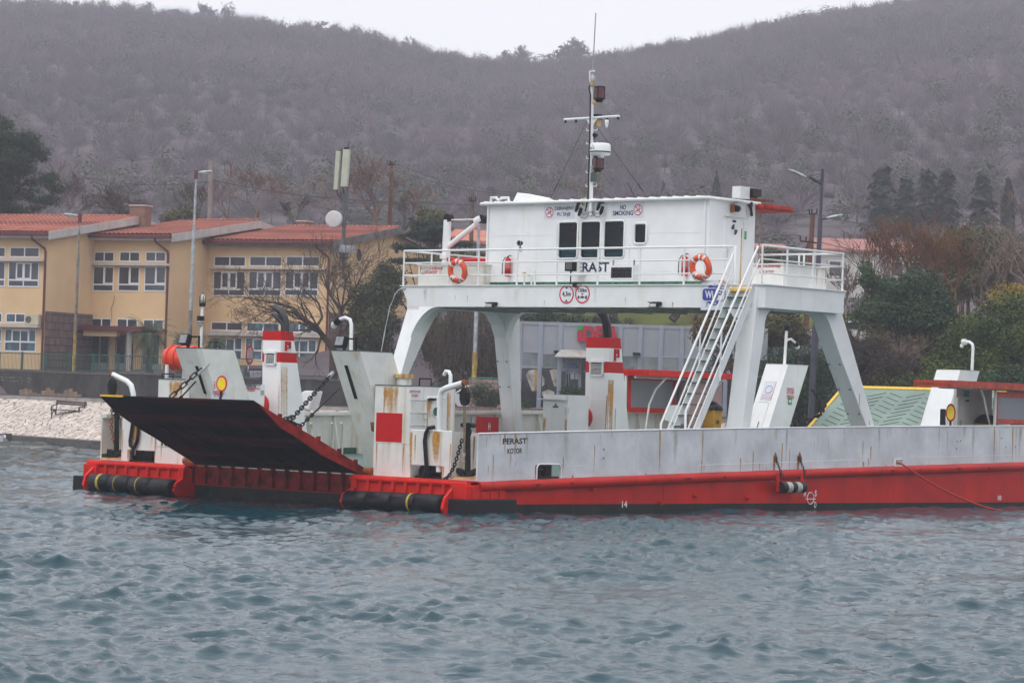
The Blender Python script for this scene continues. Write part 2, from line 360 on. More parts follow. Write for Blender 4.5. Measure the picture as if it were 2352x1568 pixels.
mb.m = 1                                                                      # rims of the openings, seams, welded strips
mb.tube([(h0,-.012,zr(h0)),(h0,-.012,hz1-.08),(h0+.08,-.012,hz1),(h1-.08,-.012,hz1),(h1,-.012,hz1-.08),(h1,-.012,zr(h1))], .018, 6)
mb.tube([(hv,-.01,hz),(hv,-.01,q.z),(hv+hw,-.01,q.z),(hv+hw,-.01,hz),(hv,-.01,hz)], .016, 6)
mb.tube([(v,-.0,zt(v)+.0) for v in vs_], .022, 6)
a, b_ = S(px('r2',400,580),0), S(px('r2',2165,520),0); mb.tube([(a.x,0,zr(a.x)),(a.x,0,a.z-.03),(a.x+.06,0,a.z),(b_.x,0,b_.z),(b_.x,0,b_.z+.4)], .008, 4)
a, b_ = S(px('r1',635,1072),0), S(px('r1',1468,1048),0); mb.tube([(a.x,0,a.z),(b_.x,0,b_.z)], .008, 4)
a, b_ = S(px('r3',1232,602),0), S(px('r3',1322,586),0); mb.tube([(a.x,0,a.z),(a.x+.04,0,a.z+.02),(b_.x,0,b_.z)], .008, 4)
for v in [6.3, 10.4, 14.6, 20.2, 24.3]: mb.box(v-.006, v+.006, -.006, 0, zr(v)+.02, zt(v)-.02)
mb.m = 2
for p in (('r3',1563,408),('r3',1562,503),('r1',1300,925),('r1',975,950),('r1',1000,945),('r1',970,1003),('r1',1335,992),('r1',1405,990)): 
    q = S(px(*p),0); mb.cyl((q.x,.004,q.z),(q.x,-.008,q.z),.022,None,8)
a = S(px('r3',445,350),0); e = S(px('r3',710,345),0); t_ = S(px('r3',445,283),0)
mb.text('PERAST', a, (e-a).normalized(), UP, (e-a).length, t_.z-a.z)
c = S(px('r3',495,455),0); e = S(px('r3',658,448),0); mb.text('KOTOR', c, (e-c).normalized(), UP, (e-c).length, (t_.z-a.z)*.88)
sbul = mb.build('bulwark', [bulw, white, black], ferry)
mb = MB(); zb_ = zr(2.7); mb.box(2.05,3.35,.45,.52,zb_,zb_+.62); mb.cyl((2.5,.28,zb_),(2.5,.28,zb_+.42),.14,None,14); mb.cyl((2.95,.28,zb_),(2.95,.28,zb_+.30),.12,None,14); mb.box(2.1,3.3,.06,.45,zb_,zb_+.05); mb.torus((2.5,.28,zb_+.2),(0,0,1),.17,.05,16,6); mb.build('dark_opening_fill', steelblk, ferry)  # dark screen, bitts and coil added so the opening looks black inside
L1 = [(S(px('r3',*t),0), w_, l_, s_) for t, w_, l_, s_ in [((270,255),.035,.30,.7),((305,238),.03,.16,.8),((470,225),.10,.55,.6),((585,232),.16,.6,.55),((342,455),.05,.75,.75),((285,580),.04,.3,.7),
      ((585,545),.03,.15,.6),((1115,495),.06,.45,.7),((1462,348),.05,.85,.85),((2190,190),.10,1.2,.8),((530,455),.1,.4,.4),((1655,210),.05,.2,.5)]]
L1 += [(S(px('r2',*t),0), w_, l_, s_) for t, w_, l_, s_ in [((450,190),.10,1.2,.5),((432,515),.04,.5,.9),((460,565),.035,.35,.8),((862,500),.07,.52,.95),((1004,422),.07,.75,.8),((1073,558),.05,.25,.8),((1150,600),.03,.1,.9),
      ((1326,335),.07,1.0,.85),((1408,398),.05,.8,.7),((1838,265),.03,.7,.4),((2218,312),.04,.9,.5),((2305,370),.05,.6,.8),((2280,505),.04,.3,.8),((2225,545),.10,.2,1),((1678,315),.03,.35,.4)]]
L1 += [(S(px('r1',*t),0), w_, l_, s_) for t, w_, l_, s_ in [((340,985),.06,.45,.85),((282,945),.04,.55,.6),((320,1075),.06,.22,.8),((283,1100),.09,.14,1),((497,1075),.05,.2,.8),((450,1115),.04,.08,1),((1250,840),.12,1.25,.6),((1290,845),.05,1.1,.4),((1388,840),.12,1.2,.75),((1410,845),.05,1.1,.5),((1440,850),.2,1.0,.35),((905,870),.08,.8,.3)]]
stain('rust_streaks', ruststain, sbul, L1, SX, (0,-1,0))
stain('hook_rust', rustdark, sbul, [(S(px('r2',1240,470),0),.12,.75,1.4),(S(px('r2',1503,470),0),.12,.75,1.4)] + [((h0-.03,0,1.22),.08,.42,1.1),((h1+.02,0,1.22),.07,.4,.9),(S(px('r3',1218,690),0),.08,.08,1.5),(S(px('r3',2030,670),0),.06,.06,1.5)], SX, (0,-1,0))
stain('grime_streaks', grime, sbul, [((random.uniform(.3,L), 0, 0), .1, .1, 0)][:0] + [(Vector((v,0,zt(v)-.02)), random.uniform(.05,.3), random.uniform(.3,1.1), random.uniform(.12,.35)) for v in [random.uniform(.2,L-.3) for _ in range(20)]], SX, (0,-1,0))
# ---- far side bulwark, seen from inside
mb = MB(); mb.m = 0
bplate(0, L, None, None, B-T)
mb.box(0, L, B-.22, B+.03, 2.50, 2.56) if False else None
for i in range(14):
    a, b_ = L*i/14, L*(i+1)/14; z0, z1 = zt(a), zt(b_)
    mb.hexa([(a,B-.20,z0),(b_,B-.20,z1),(b_,B+.02,z1),(a,B+.02,z0),(a,B-.20,z0+.10),(b_,B-.20,z1+.10),(b_,B+.02,z1+.10),(a,B+.02,z0+.10)])
for i in range(26):
    v = .6 + i*1.05; z = zr(v); mb.prism([(v,B-T-.002,z),(v,B-.42,z),(v,B-.12,zt(v)),(v,B-T-.002,zt(v))], (.03,0,0))
for v in (8.0, 8.9, 9.3, 10.2, 21.3, 22.0): mb.tube([(v,B-.2,zr(v)),(v,B-.2,zr(v)+.85),(v-.12,B-.24,zr(v)+.93)], .035, 8)
mb.m = 1
for i in range(14):
    a, b_ = L*i/14, L*(i+1)/14; mb.hexa([(a,B-T-.03,zr(a)),(b_,B-T-.03,zr(b_)),(b_,B-T,zr(b_)),(a,B-T,zr(a)),(a,B-T-.03,zr(a)+.18),(b_,B-T-.03,zr(b_)+.18),(b_,B-T,zr(b_)+.18),(a,B-T,zr(a)+.18)])
mb.m = 2
q0, q1 = S(px('z3',878,660),B-.45), S(px('z3',1005,795),B-.45); mb.box(q0.x, q1.x+.1, B-.5, B-.3, q1.z-.35, q0.z)
mb.m = 3; c_ = S(px('z3',957,742),B-.5); mb.text('H', (c_.x-.06,B-.5,c_.z-.12), SX, UP, .10, .24)
q0 = S(px('z3',828,692),B-.1); mb.box(q0.x-.09,q0.x+.09,B-.12,B-.09,q0.z-.1,q0.z+.1)
mb.build('bulwark', [offwhite, drkgreen, signred, whiteink], ferry)
# ---- near end: ledges, recesses, parapets, deck blocks
def end_side(mir):
    """near end corner structure; mir mirrors it to port"""
    U = (lambda u: B-u) if mir else (lambda u: u)
    def bx(m_, v0, v1, u0, u1, z0, z1):
        a, b = sorted((U(u0), U(u1))); m_.box(v0, v1, a, b, z0, z1)
    m_ = MB()                                                                 # red ledge with ribs
    bx(m_, -.36, -.005, -.02, 3.78, .38, .74); bx(m_, -.42, -.005, -.05, 3.82, .80, .835)
    m_.tube([(-.36, U(-.05), .755), (-.36, U(3.85), .755)], .085, 10)
    for i in range(9): bx(m_, -.44, -.36, .25+i*.42, .32+i*.42, .50, .72)
    bx(m_, -.50, .95, -.10, .42, .40, .72); bx(m_, -.44, .0, 3.70, 3.80, .0, .74)
    ue = U(.33); 
    m_.prism([(-.84,ue,.16),(-.76,ue,.42),(-.48,ue,.66),(-.40,ue,.66),(-.40,ue,-.05),(-.70,ue,-.05)], (0,.09,0)); ue = U(3.80); m_.prism([(-.74,ue,.16),(-.66,ue,.36),(-.40,ue,.5),(-.40,ue,.02),(-.62,ue,.02)], (0,.09,0))
    for k in range(4): bx(m_, -.3+k*.33, -.27+k*.33, -.135, -.1, .44, .70)
    m_.build('end_ledge', brightred, ferry, bevel=.008)
    m_ = MB(); bx(m_, -.66, 1.12, -.34, .40, -.5, .40); m_.build('corner_bumper', rubber, ferry, bevel=.03)
    m_ = MB()                                                                 # parapet, anchor recess and corner plate
    zq = 2.0
    bx(m_, 0, .05, .86, 1.15, .84, zq); bx(m_, 0, .05, 1.15, 2.245, 1.15, zq); bx(m_, 0, .05, 2.20, 2.245, .84, 1.15)
    bx(m_, .05, .75, .86, .91, .84, zq); bx(m_, .70, .75, .05, .86, .84, zq-.02); bx(m_, .0, .70, .05, .86, .84, .87)
    m_.m = 1; m_.tube([(.02, U(.86), zq), (.02, U(2.24), zq)], .022, 6)
    m_.m = 2; bx(m_, -.012, .70, .05, .86, .872, .90)
    par = m_.build('parapet', [white2, white, rustyel], ferry)
    wd = NX if not mir else NX
    stain('rust_streaks', ruststain, par, [((0,U(1.38),zq),.26,.84,1.2),((0,U(1.30),zq),.12,.84,.9),((0,U(1.12),1.15),.08,.32,1.3),((0,U(.90),1.7),.05,.8,1),((0,U(2.20),1.95),.12,1.1,1),((0,U(2.06),1.9),.07,.75,.7)], (0,1,0), (-1,0,0))
    stain('recess_rust', rustdark, par, [((.70,U(.40),zq-.2),.24,.95,1.4),((.70,U(.75),zq-.1),.08,.9,1),((.70,U(.15),zq-.05),.10,.6,1)], (0,1,0), (-1,0,0))
    m_ = MB()                                                                 # winch behind the mooring opening
    m_.cyl((.4, U(1.0), 1.0), (.4, U(2.15), 1.0), .15, None, 14); m_.cyl((.4, U(1.3), 1.0), (.4, U(1.40), 1.0), .20, None, 14); m_.cyl((.4,U(1.75),1.0),(.4,U(1.85),1.0),.20,None,14); bx(m_, .15,.72,.95,2.2,.835,.87); bx(m_,.66,.69,.95,2.2,.84,1.35)
    m_.build('mooring_winch', steelblk, ferry)
end_side(False); end_side(True)
def block(mir):
    U = (lambda u: B-u) if mir else (lambda u: u)
    m_ = MB(); zt_ = 3.07
    prof = [(0,2.25),(1.45,2.25),(1.72,2.32),(1.9,2.55),(1.9,3.47),(0,3.47)]
    ring = lambda z: [(v, U(u), z) for v, u in prof]
    m_.loft([ring(.83), ring(zt_)])
    m_.m = 3; m_.loft([[(v*1.01-.012, U(u), z) for v, u in prof] for z in (zt_+.002, zt_+.03)])
    m_.m = 1
    if not mir:
        m_.box(-.008, -.001, 2.52, 3.40, 1.68, 2.40)                          # painted red square
    m_.m = 0
    m_.box(-.01, 0, *sorted((U(2.26), U(3.46))), 1.655, 1.672)
    b_ = m_.build('deck_block', [white2, signred, black, deckgreen], ferry)
    stain('rust_streaks', ruststain, b_, [((0,U(2.95),3.05),.5,.75,.7),((0,U(3.15),3.05),.12,.85,.8),((0,U(2.75),3.05),.18,.7,.6),((0,U(3.36),1.66),.06,.8,.8),((0,U(2.45),1.66),.08,.8,.7),((0,U(2.52),2.0),.05,.3,.8)], (0,1,0), (-1,0,0))
    return b_
blk = block(False); blk2 = block(True)
mb = MB(); mb.m = 1                                                              # lettering half hidden behind the raised ramp
q = E(px('z1',722,905),0); mb.text('lovcen', (0,q.y,q.z), NX, UP, 1.05, .36); mb.m = 0; mb.box(-.006,-.001,B-3.45,B-2.27,q.z-.03,q.z-.015); mb.build('lettering', [grey, black], blk2)
mb = MB()                                                                        # starboard side of the block: door, porthole, rungs, sign
d0, d1 = S(px('z3',425,500),2.25), S(px('z3',590,500),2.25)
mb.box(d0.x, d1.x, 2.215, 2.25, .95, 2.78); mb.tube([(d0.x,2.235,.95),(d0.x,2.235,2.72),(d0.x+.08,2.235,2.81),(d1.x-.08,2.235,2.81),(d1.x,2.235,2.72),(d1.x,2.235,.95)], .03, 6)
mb.m = 1; c = S(px('z3',510,620),2.2); mb.disc((c.x,2.212,c.z),(0,-1,0),.12,n=20); mb.m = 0; mb.torus((c.x,2.21,c.z),(0,1,0),.125,.018,20,6)
mb.m = 2; mb.box(d0.x+.02,d0.x+.28,2.15,2.215,2.74,2.79); mb.m = 0; mb.box(d1.x-.1,d1.x-.06,2.17,2.215,1.9,2.05); mb.box(d0.x-.07,d0.x,2.19,2.25,2.28,2.42); mb.box(d0.x-.07,d0.x,2.19,2.25,1.3,1.45)
door = mb.build('door', [white2, M('porthole_glass',(.02,.10,.09),.1), steelblk], blk)
stain('rust_streaks', ruststain, door, [((d0.x+.1,2.21,2.76),.3,.5,.7),((d0.x+.03,2.21,2.5),.08,1.2,.8),((d1.x+.10,2.245,2.95),.12,1.6,.9),((d1.x+.17,2.245,2.9),.06,1.5,.6)], SX, (0,-1,0))
mb = MB()
for y in (522, 630, 735):
    mb = MB(); a, b_ = S(px('z3',302,y),2.2), S(px('z3',415,y),2.2); mb.tube([(a.x,2.25,a.z),(a.x,2.12,a.z),(b_.x,2.12,a.z),(b_.x,2.25,a.z)], .014, 6); mb.build('rung', galv, blk)
mb = MB(); a, b_ = S(px('z3',285,425),2.25), S(px('z3',380,470),2.25); mb.box(a.x,b_.x,2.24,2.25,b_.z,a.z); mb.m = 1
mb.text('ZABRANJENO PENJANJE', (a.x+.02,2.24,a.z-.10), SX, UP, b_.x-a.x-.04, .055); mb.text('NO CLIMBING', (a.x+.09,2.24,a.z-.20), SX, UP, b_.x-a.x-.18, .055); mb.build('warning_sign', [palesign, redink], blk)
mb = MB(); c = E(px('z3',242,405),.9); mb.m = 0; mb.cyl((.9,c.y,3.05),(.9,c.y,3.30),.19,None,18); mb.m = 1; mb.cyl((.9,c.y,3.28),(.9,c.y,3.38),.235,None,18); mb.build('vent_cap', [white2, rustyel], blk)
mb = MB(); mb.tube([(1.0,2.9,3.07),(1.0,2.9,3.28),(1.0,2.5,3.28),(1.0,2.5,3.07)], .022, 8); mb.build('handle', black, blk)
mb = MB(); c = E(px('z3',629,405),1.2); mb.tube([(1.2,c.y,3.0),(1.2,c.y,3.38),(1.2,c.y+.06,3.47),(1.2,c.y+.16,3.48),(1.2,c.y+.22,3.38)], .05, 10); mb.build('vent_pipe', white, blk)
# bent anchor davits
for mir in (False, True):
    mb = MB()
    if not mir: pts = [E(px('z3',*p),v) for p, v in (((545,800),.1),((545,480),.1),((560,440),.1),((600,420),.08),((740,380),-.02))]
    else: pts = [E(px('z1',*p),v) for p, v in (((497,560),.2),((488,470),.2),((470,400),.2),((430,362),.2),((315,308),.1))]
    pts[0].z = 1.0; mb.tube(pts, .075, 12); mb.m = 1; mb.tube([pts[-1], pts[-1] + (pts[-1]-pts[-2]).normalized()*.08], .082, 12); mb.build('anchor_davit', [white, rust], ferry)
# ---- near ramp, half raised
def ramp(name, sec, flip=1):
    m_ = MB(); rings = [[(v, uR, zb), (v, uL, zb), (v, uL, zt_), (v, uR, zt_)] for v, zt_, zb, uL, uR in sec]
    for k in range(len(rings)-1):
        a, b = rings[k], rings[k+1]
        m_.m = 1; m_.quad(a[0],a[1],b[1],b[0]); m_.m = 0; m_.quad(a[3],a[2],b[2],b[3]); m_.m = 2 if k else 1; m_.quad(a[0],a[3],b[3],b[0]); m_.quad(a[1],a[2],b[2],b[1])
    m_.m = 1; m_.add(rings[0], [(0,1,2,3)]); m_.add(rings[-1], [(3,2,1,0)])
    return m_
mb = ramp('r', [(-4.0,2.62,2.57,9.2,3.70),(-3.43,2.37,2.28,9.40,3.70),(-2.5,2.00,1.84,9.45,3.72),(-1.3,1.52,1.33,9.6,3.74),(-.12,1.02,.86,9.75,3.76)])
mb.m = 2; mb.prism([(-3.9,3.66,2.56),(-3.1,3.66,2.22),(-1.67,3.66,1.66),(-.15,3.66,1.03),(-.15,3.66,.80),(-.59,3.66,.97),(-1.67,3.66,1.33),(-2.44,3.66,1.70),(-3.1,3.66,1.98)], (0,.036,0))
mb.m = 3; mb.hexa([(-4.01,8.35,2.585),(-3.9,8.35,2.60),(-3.9,9.21,2.60),(-4.01,9.21,2.585),(-4.01,8.35,2.632),(-3.9,8.35,2.59),(-3.9,9.21,2.59),(-4.01,9.21,2.632)])
mb.m = 2
for v, z in ((-3.1,2.21),(-2.4,1.92),(-1.75,1.68),(-1.0,1.38),(-.4,1.12)): mb.box(v-.05,v+.05,3.66,3.72,z-.16,z+.10)
mb.m = 1
for i in range(7): u = 4.3 + i*.85; mb.prism([(-3.2,u,2.16),(-2.4,u,1.76),(-1.2,u,1.26),(-.2,u,.84),(-1.2,u,1.34),(-2.4,u,1.84)], (0,.05,0))
mb.m = 4; mb.cyl((-.02,3.45,.93),(-.02,4.1,.93),.10,None,10); mb.cyl((-.02,9.8,.93),(-.02,10.3,.93),.10,None,10)
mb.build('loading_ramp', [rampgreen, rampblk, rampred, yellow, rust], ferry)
# ---- far ramp, raised, pale green with grip bars
mb = ramp('r', [(31.1,3.64,3.58,10.3,3.7),(30.2,3.09,2.9,10.15,3.65),(27.5,1.45,1.1,10.0,3.6)])
def rp(v, u): return Vector((v, u, 1.45 + (v-27.5)*(3.64-1.45)/3.6 + .012))
mb.m = 1
for lane in range(8):
    for i in range(13):
        v = 28.0 + i*.23; u0 = 9.7 - lane*.78; s_ = 1 if lane % 2 else -1
        a, b_ = rp(v, u0), rp(v + .24*s_, u0-.62)
        if b_.x < 30.95 and a.x < 30.95: mb.tube([a, b_], .007, 4)
mb.m = 3; mb.hexa([rp(30.98,3.7),rp(31.1,3.7),rp(31.1,10.3),rp(30.98,10.3)] + [p + Vector((0,0,.02)) for p in (rp(30.98,3.7),rp(31.1,3.7),rp(31.1,10.3),rp(30.98,10.3))])
mb.hexa([rp(27.6,9.88),rp(31.0,10.19),rp(31.0,10.31),rp(27.6,10.02)] + [p + Vector((0,0,.02)) for p in (rp(27.6,9.88),rp(31.0,10.19),rp(31.0,10.31),rp(27.6,10.02))])
mb.build('loading_ramp', [rampgreen, steelblk, bootblk, yellow], ferry)
# ---- ramp towers
def tower(u0, u1, far=False, vt=None, ztop=3.9):
    m_ = MB(); z0 = 1.0 if not far else 1.3
    s_ = 1 if not far else -1; vb = (vt + s_*1.42)
    def ring(z):
        k = (z-z0)/(ztop-z0); v = vb + (vt-vb)*k; e = v + s_*1.3
        return [(v,u1,z),(v,u0+.10,z),(v+s_*.10,u0,z),(e,u0,z),(e,u1,z)]
    m_.loft([ring(z0), ring(ztop)])
    m_.m = 1; m_.loft([[(v*1, u, z) for v, u, z in ring(ztop+.004)], [(v, u, z) for v, u, z in ring(ztop+.03)]])
    return m_, ring
for k, (u0, u1) in enumerate(((3.54, 4.44), (9.26, 10.16))):
    mb, ring = tower(u0, u1, False, -.63)
    mb.m = 2
    def fr(z, u): return Vector((ring(z)[0][0]-.004, u, z))
    za, zb, uu = ((3.55, 2.72, u1-.38) if k == 0 else (3.45, 2.72, u1-.62))
    mb.hexa([fr(zb,uu-.05)-Vector((.03,0,0)),fr(zb,uu-.05),fr(zb,uu+.05),fr(zb,uu+.05)-Vector((.03,0,0)),fr(za,uu-.05)-Vector((.03,0,0)),fr(za,uu-.05),fr(za,uu+.05),fr(za,uu+.05)-Vector((.03,0,0))])
    if k == 0:
        mb.m = 3; c = fr(1.95, u1-.75); mb.tube([c, c + Vector((-.12,0,0)), c + Vector((-.14,.02,.2))], .05, 10)
    tw = mb.build('ramp_tower', [white2, deckgreen, black, rust], ferry, bevel=.015)
    if k:
        m_ = MB(); side = lambda x, y: S(px('z1', x, y), u0)
        m_.m = 1
        a, b_ = side(1150,473), side(1250,473); m_.text('FORBIDEN STAY', a, SX, UP, b_.x-a.x, .10, .006); a, b_ = side(1160,495), side(1238,495); m_.text('AT THE RAMP', a, SX, UP, b_.x-a.x, .10, .006)
        a = side(1160,400); m_.text('Z', a, SX, UP, .05, .1, .006); a = side(1160,424); m_.text('Z', a, SX, UP, .05, .1, .006)
        m_.m = 0; a, b_ = side(1145,500), side(1255,450); m_.box(a.x-.03,b_.x+.06,u0-.004,u0-.001,a.z-.04,b_.z+.02)
        m_.build('warning_sign', [palesign, redink], tw)
    m_ = MB(); c = Vector((ring(3.9)[0][0]+.35, u1-.12, 3.93))                  # floodlight on top
    m_.box(c.x-.03,c.x+.03,c.y-.03,c.y+.03,3.9,4.12); m_.m = 0; m_.hexa([c+Vector(q) for q in ((-.22,-.16,.10),(-.08,-.16,.05),(-.08,.16,.05),(-.22,.16,.10),(-.14,-.16,.36),(0,-.16,.31),(0,.16,.31),(-.14,.16,.36))])
    m_.m = 1; m_.hexa([c+Vector(q) for q in ((-.226,-.13,.125),(-.215,-.13,.12),(-.215,.13,.12),(-.226,.13,.125),(-.16,-.13,.34),(-.15,-.13,.335),(-.15,.13,.335),(-.16,.13,.34))])
    m_.m = 0; m_.box(c.x+.05,c.x+.09,c.y-.36,c.y-.32,3.9,4.25); m_.box(c.x-.02,c.x+.09,c.y-.36,c.y-.1,4.2,4.24)
    m_.build('floodlight', [black, grey], tw)
    m_ = MB()
    if k == 0:
        b0 = E(px('z2',928,355),.2); t0 = E(px('z2',932,90),.2); pts = [b0, t0, t0+Vector((0,.05,.13)), t0+Vector((0,.22,.18)), t0+Vector((0,.44,.13))]; m_.tube(pts, .048, 10)
        e = pts[-1]; m_.m = 1; m_.cyl(e+Vector((0,-.03,.03)), e+Vector((0,.10,-.08)), .085, .10, 12); m_.m = 2; m_.ball(e+Vector((0,.17,-.14)), .085, 12, (1,1,1.2))
    else:
        b0 = E(px('s7',288,790),.2); t0 = E(px('s7',312,215),.2); m_.tube([b0, t0], .042, 10); m_.m = 1
        m_.cyl(t0, t0+Vector((0,0,.09)), .085, None, 12); m_.m = 2; m_.ball(t0+Vector((0,0,.21)), .078, 12, (1,1,1.7)); m_.m = 1
        for q in range(6): a = q*math.pi/3; m_.tube([t0+Vector((.085*math.cos(a),.085*math.sin(a),.09)), t0+Vector((.085*math.cos(a),.085*math.sin(a),.26)), t0+Vector((0,0,.37))], .007, 4)
        c = E(px('s7',292,350),.15); m_.cyl(c+Vector((0,0,.06)), c+Vector((0,0,-.06)), .10, None, 12); m_.m = 2; m_.ball(c+Vector((0,0,-.12)), .085, 12, (1,1,1.3)); m_.m = 1; m_.torus(c+Vector((0,0,-.12)), (0,0,1), .09, .008, 12, 4)
    m_.build('lamp_post', [white, black, wglass], tw)
for k, (u0, u1, vt) in enumerate(((9.26,10.16,27.5),(3.45,4.35,28.9))):
    mb, ring = tower(u0, u1, True, vt, 4.25 if k == 0 else 4.2)
    tw = mb.build('ramp_tower', [white, white2, black], ferry, bevel=.015)
    # faces towards the near end are the sloping ones at v = vt-1.3
    def fr(z, u): 
        rr = ring(z); return Vector((rr[3][0]-.004, u, z))
    m_ = MB()
    if k == 0:
        m_.m = 1; m_.tube([fr(1.5,u0+.28), fr(2.95,u0+.28), fr(3.0,u0+.33), fr(3.0,u1-.20), fr(2.95,u1-.15), fr(1.5,u1-.15)], .015, 6)
        m_.m = 0; m_.hexa([fr(z,u)-Vector((q,0,0)) for z in (1.5,2.97) for u, q in ((u0+.29,.02),(u0+.29,0),(u1-.16,0),(u1-.16,.02))])
        m_.m = 2; m_.tube([fr(2.05,u0+.42)-Vector((.06,0,0)), fr(2.35,u0+.42)-Vector((.06,0,0))], .012, 6)
        m_.build('door', [white, offwhite, black], tw)
        m_ = MB(); m_.hexa([fr(z,u)-Vector((q,0,0)) for z in (3.08,3.68) for u, q in ((u0+.25,.012),(u0+.25,.0),(u1-.22,.0),(u1-.22,.012))])
        m_.m = 1; sl_ = (fr(3.68,0)-fr(3.08,0)).normalized(); c = fr(3.42,(u0+u1)/2)-Vector((.016,0,0)); nn = Vector(NX).cross(sl_)
        m_.torus(c, nn, .14, .012, 20, 5); m_.text('P', c+Vector((0,.06,-.08)), NX, sl_, .11, .16, .004); m_.tube([c+Vector((.0,.16,-.3)),c+Vector((0,.02,-.2)),c+Vector((0,-.14,-.16))], .02, 5)
        m_.m = 2; m_.text('ZABRANJENO KORISTITI RUCNU', fr(3.2,u1-.25)-Vector((.012,0,0)), NX, sl_, .4, .035); m_.text('USE THE PARKING BRAKE', fr(3.13,u1-.25)-Vector((.012,0,0)), NX, sl_, .4, .035)
        e = .012
        m_.m = 2; m_.tube([fr(3.08,u0+.25),fr(3.68,u0+.25),fr(3.68,u1-.22),fr(3.08,u1-.22),fr(3.08,u0+.25)], .012, 4); m_.build('parking_sign', [palesign, grey, redink], tw)
        m_ = MB(); m_.m = 0
        for i, tx in enumerate(('ZABRANJENO','ZADRZAVANJE','NA RAMPI','FORBIDDEN STAY','AT THE RAMP')):
            a = S(px('z8',1318,985+i*19+(12 if i>2 else 0)), u0); m_.text(tx, a, SX, UP, .42, .07, .006)
        m_.m = 1; a = S(px('z8',1330,1130), u0); m_.box(a.x,a.x+.22,u0-.01,u0-.001,a.z,a.z+.25); m_.m = 2; m_.prism([(a.x+.04,u0-.011,a.z+.10),(a.x+.12,u0-.011,a.z+.10),(a.x+.12,u0-.011,a.z+.05),(a.x+.19,u0-.011,a.z+.125),(a.x+.12,u0-.011,a.z+.20),(a.x+.12,u0-.011,a.z+.15),(a.x+.04,u0-.011,a.z+.15)], (0,-.002,0))
        m_.build('safety_notice', [redink, M('exit_green',(.03,.30,.10),.5), whiteink], tw)
        m_ = MB(); b0 = Vector((27.0,10.0,4.28)); t0 = E(px('z8',1318,415),27.0); b0 = E(px('z8',1297,745),27.0); m_.tube([b0,t0], .05, 10); m_.m = 1; m_.cyl(t0,t0+Vector((0,0,.05)),.10,None,12); m_.ball(t0+Vector((0,0,.14)),.09,12,(1,1,1.3))
        j = t0.lerp(b0,.35); m_.m = 0; m_.tube([j,j+Vector((.1,0,.10)),j+Vector((.3,0,.13)),j+Vector((.55,0,.02))], .038, 8); m_.m = 1; m_.cyl(j+Vector((.55,0,.02)),j+Vector((.66,0,-.06)),.09,None,10); m_.m = 2; m_.ball(j+Vector((.70,0,-.13)),.085,12)
        m_.m = 1; c = S(px('z8',1410,745),10.0); m_.box(c.x-.02,c.x+.02,9.98,10.02,4.2,c.z+.3); m_.box(c.x-.02,c.x+.5,9.98,10.02,c.z+.28,c.z+.31); m_.hexa([c+Vector(q) for q in ((.1,-.15,.12),(.35,-.15,.12),(.35,.15,.12),(.1,.15,.12),(.25,-.15,.3),(.5,-.15,.3),(.5,.15,.3),(.25,.15,.3))]); m_.build('lamp_post', [white, black, wglass], tw)
    else:
        m_ = MB(); b0 = E(px('r1',1085,425),28.2); t0 = E(px('r1',1092,255),28.2); m_.tube([b0,t0,t0+Vector((0,.03,.10)),t0+Vector((0,.14,.17)),t0+Vector((0,.30,.17))], .05, 10); m_.m = 1; e = t0+Vector((0,.30,.17)); m_.cyl(e+Vector((0,-.03,0)),e+Vector((0,.10,-.01)),.10,None,10); m_.m = 0; m_.ball(e+Vector((0,.12,-.13)),.07,10); m_.build('lamp_post', [white, white2, wglass], tw)
# ---- funnels
def funnel(v0, TL, TC, BL, BC, vTr, vBr, z0, zt_, lev_):
    """near-end face at v0 between u = TL and TC at the top, BL and BC at the base; the near side face runs aft to vTr / vBr"""
    m_ = MB()
    def ring(z):
        k = (zt_-z)/(zt_-z0); uc = TC+(BC-TC)*k; ul = TL+(BL-TL)*k; ve = vTr+(vBr-vTr)*k; return [(v0, ul, z), (v0, uc, z), (ve, uc, z), (ve, ul, z)]
    lev = list(zip([z0]+lev_, [0,1,0,1]))+[(zt_,0)]
    for (a, mi), (b, _) in zip(lev, lev[1:]): m_.m = mi; m_.loft([ring(a), ring(b)], True, False)
    top = ring(zt_); c_ = sum((Vector(q) for q in top), Vector())/4; m_.m = 2; inn = [tuple(Vector(q)*.90+c_*.10) for q in top]
    m_.add(top+inn, [(i,(i+1)%4,4+(i+1)%4,4+i) for i in range(4)]); low = [(q[0],q[1],zt_-.2) for q in inn]; m_.loft([inn, low], True, False); m_.add(low, [tuple(range(4))])
    return m_.build('funnel', [white, signred, deckgreen], ferry), ring
def fz(n, x, ys, v0): return [E(px(n,x,y),v0).z for y in ys]
z1_ = fz('s7',1207,(852,738,602,495),5.4); z2_ = fz('s1',1533,(912,772,603,470),18.8)
f1, ring1 = funnel(5.4, 13.05, 12.32, 12.92, 12.20, 5.89, 6.65, 1.0, z1_[3], z1_[:3])
f2, ring2 = funnel(18.8, 11.96, 11.01, 11.92, 11.04, 19.36, 20.1, 1.25, z2_[3], z2_[:3])
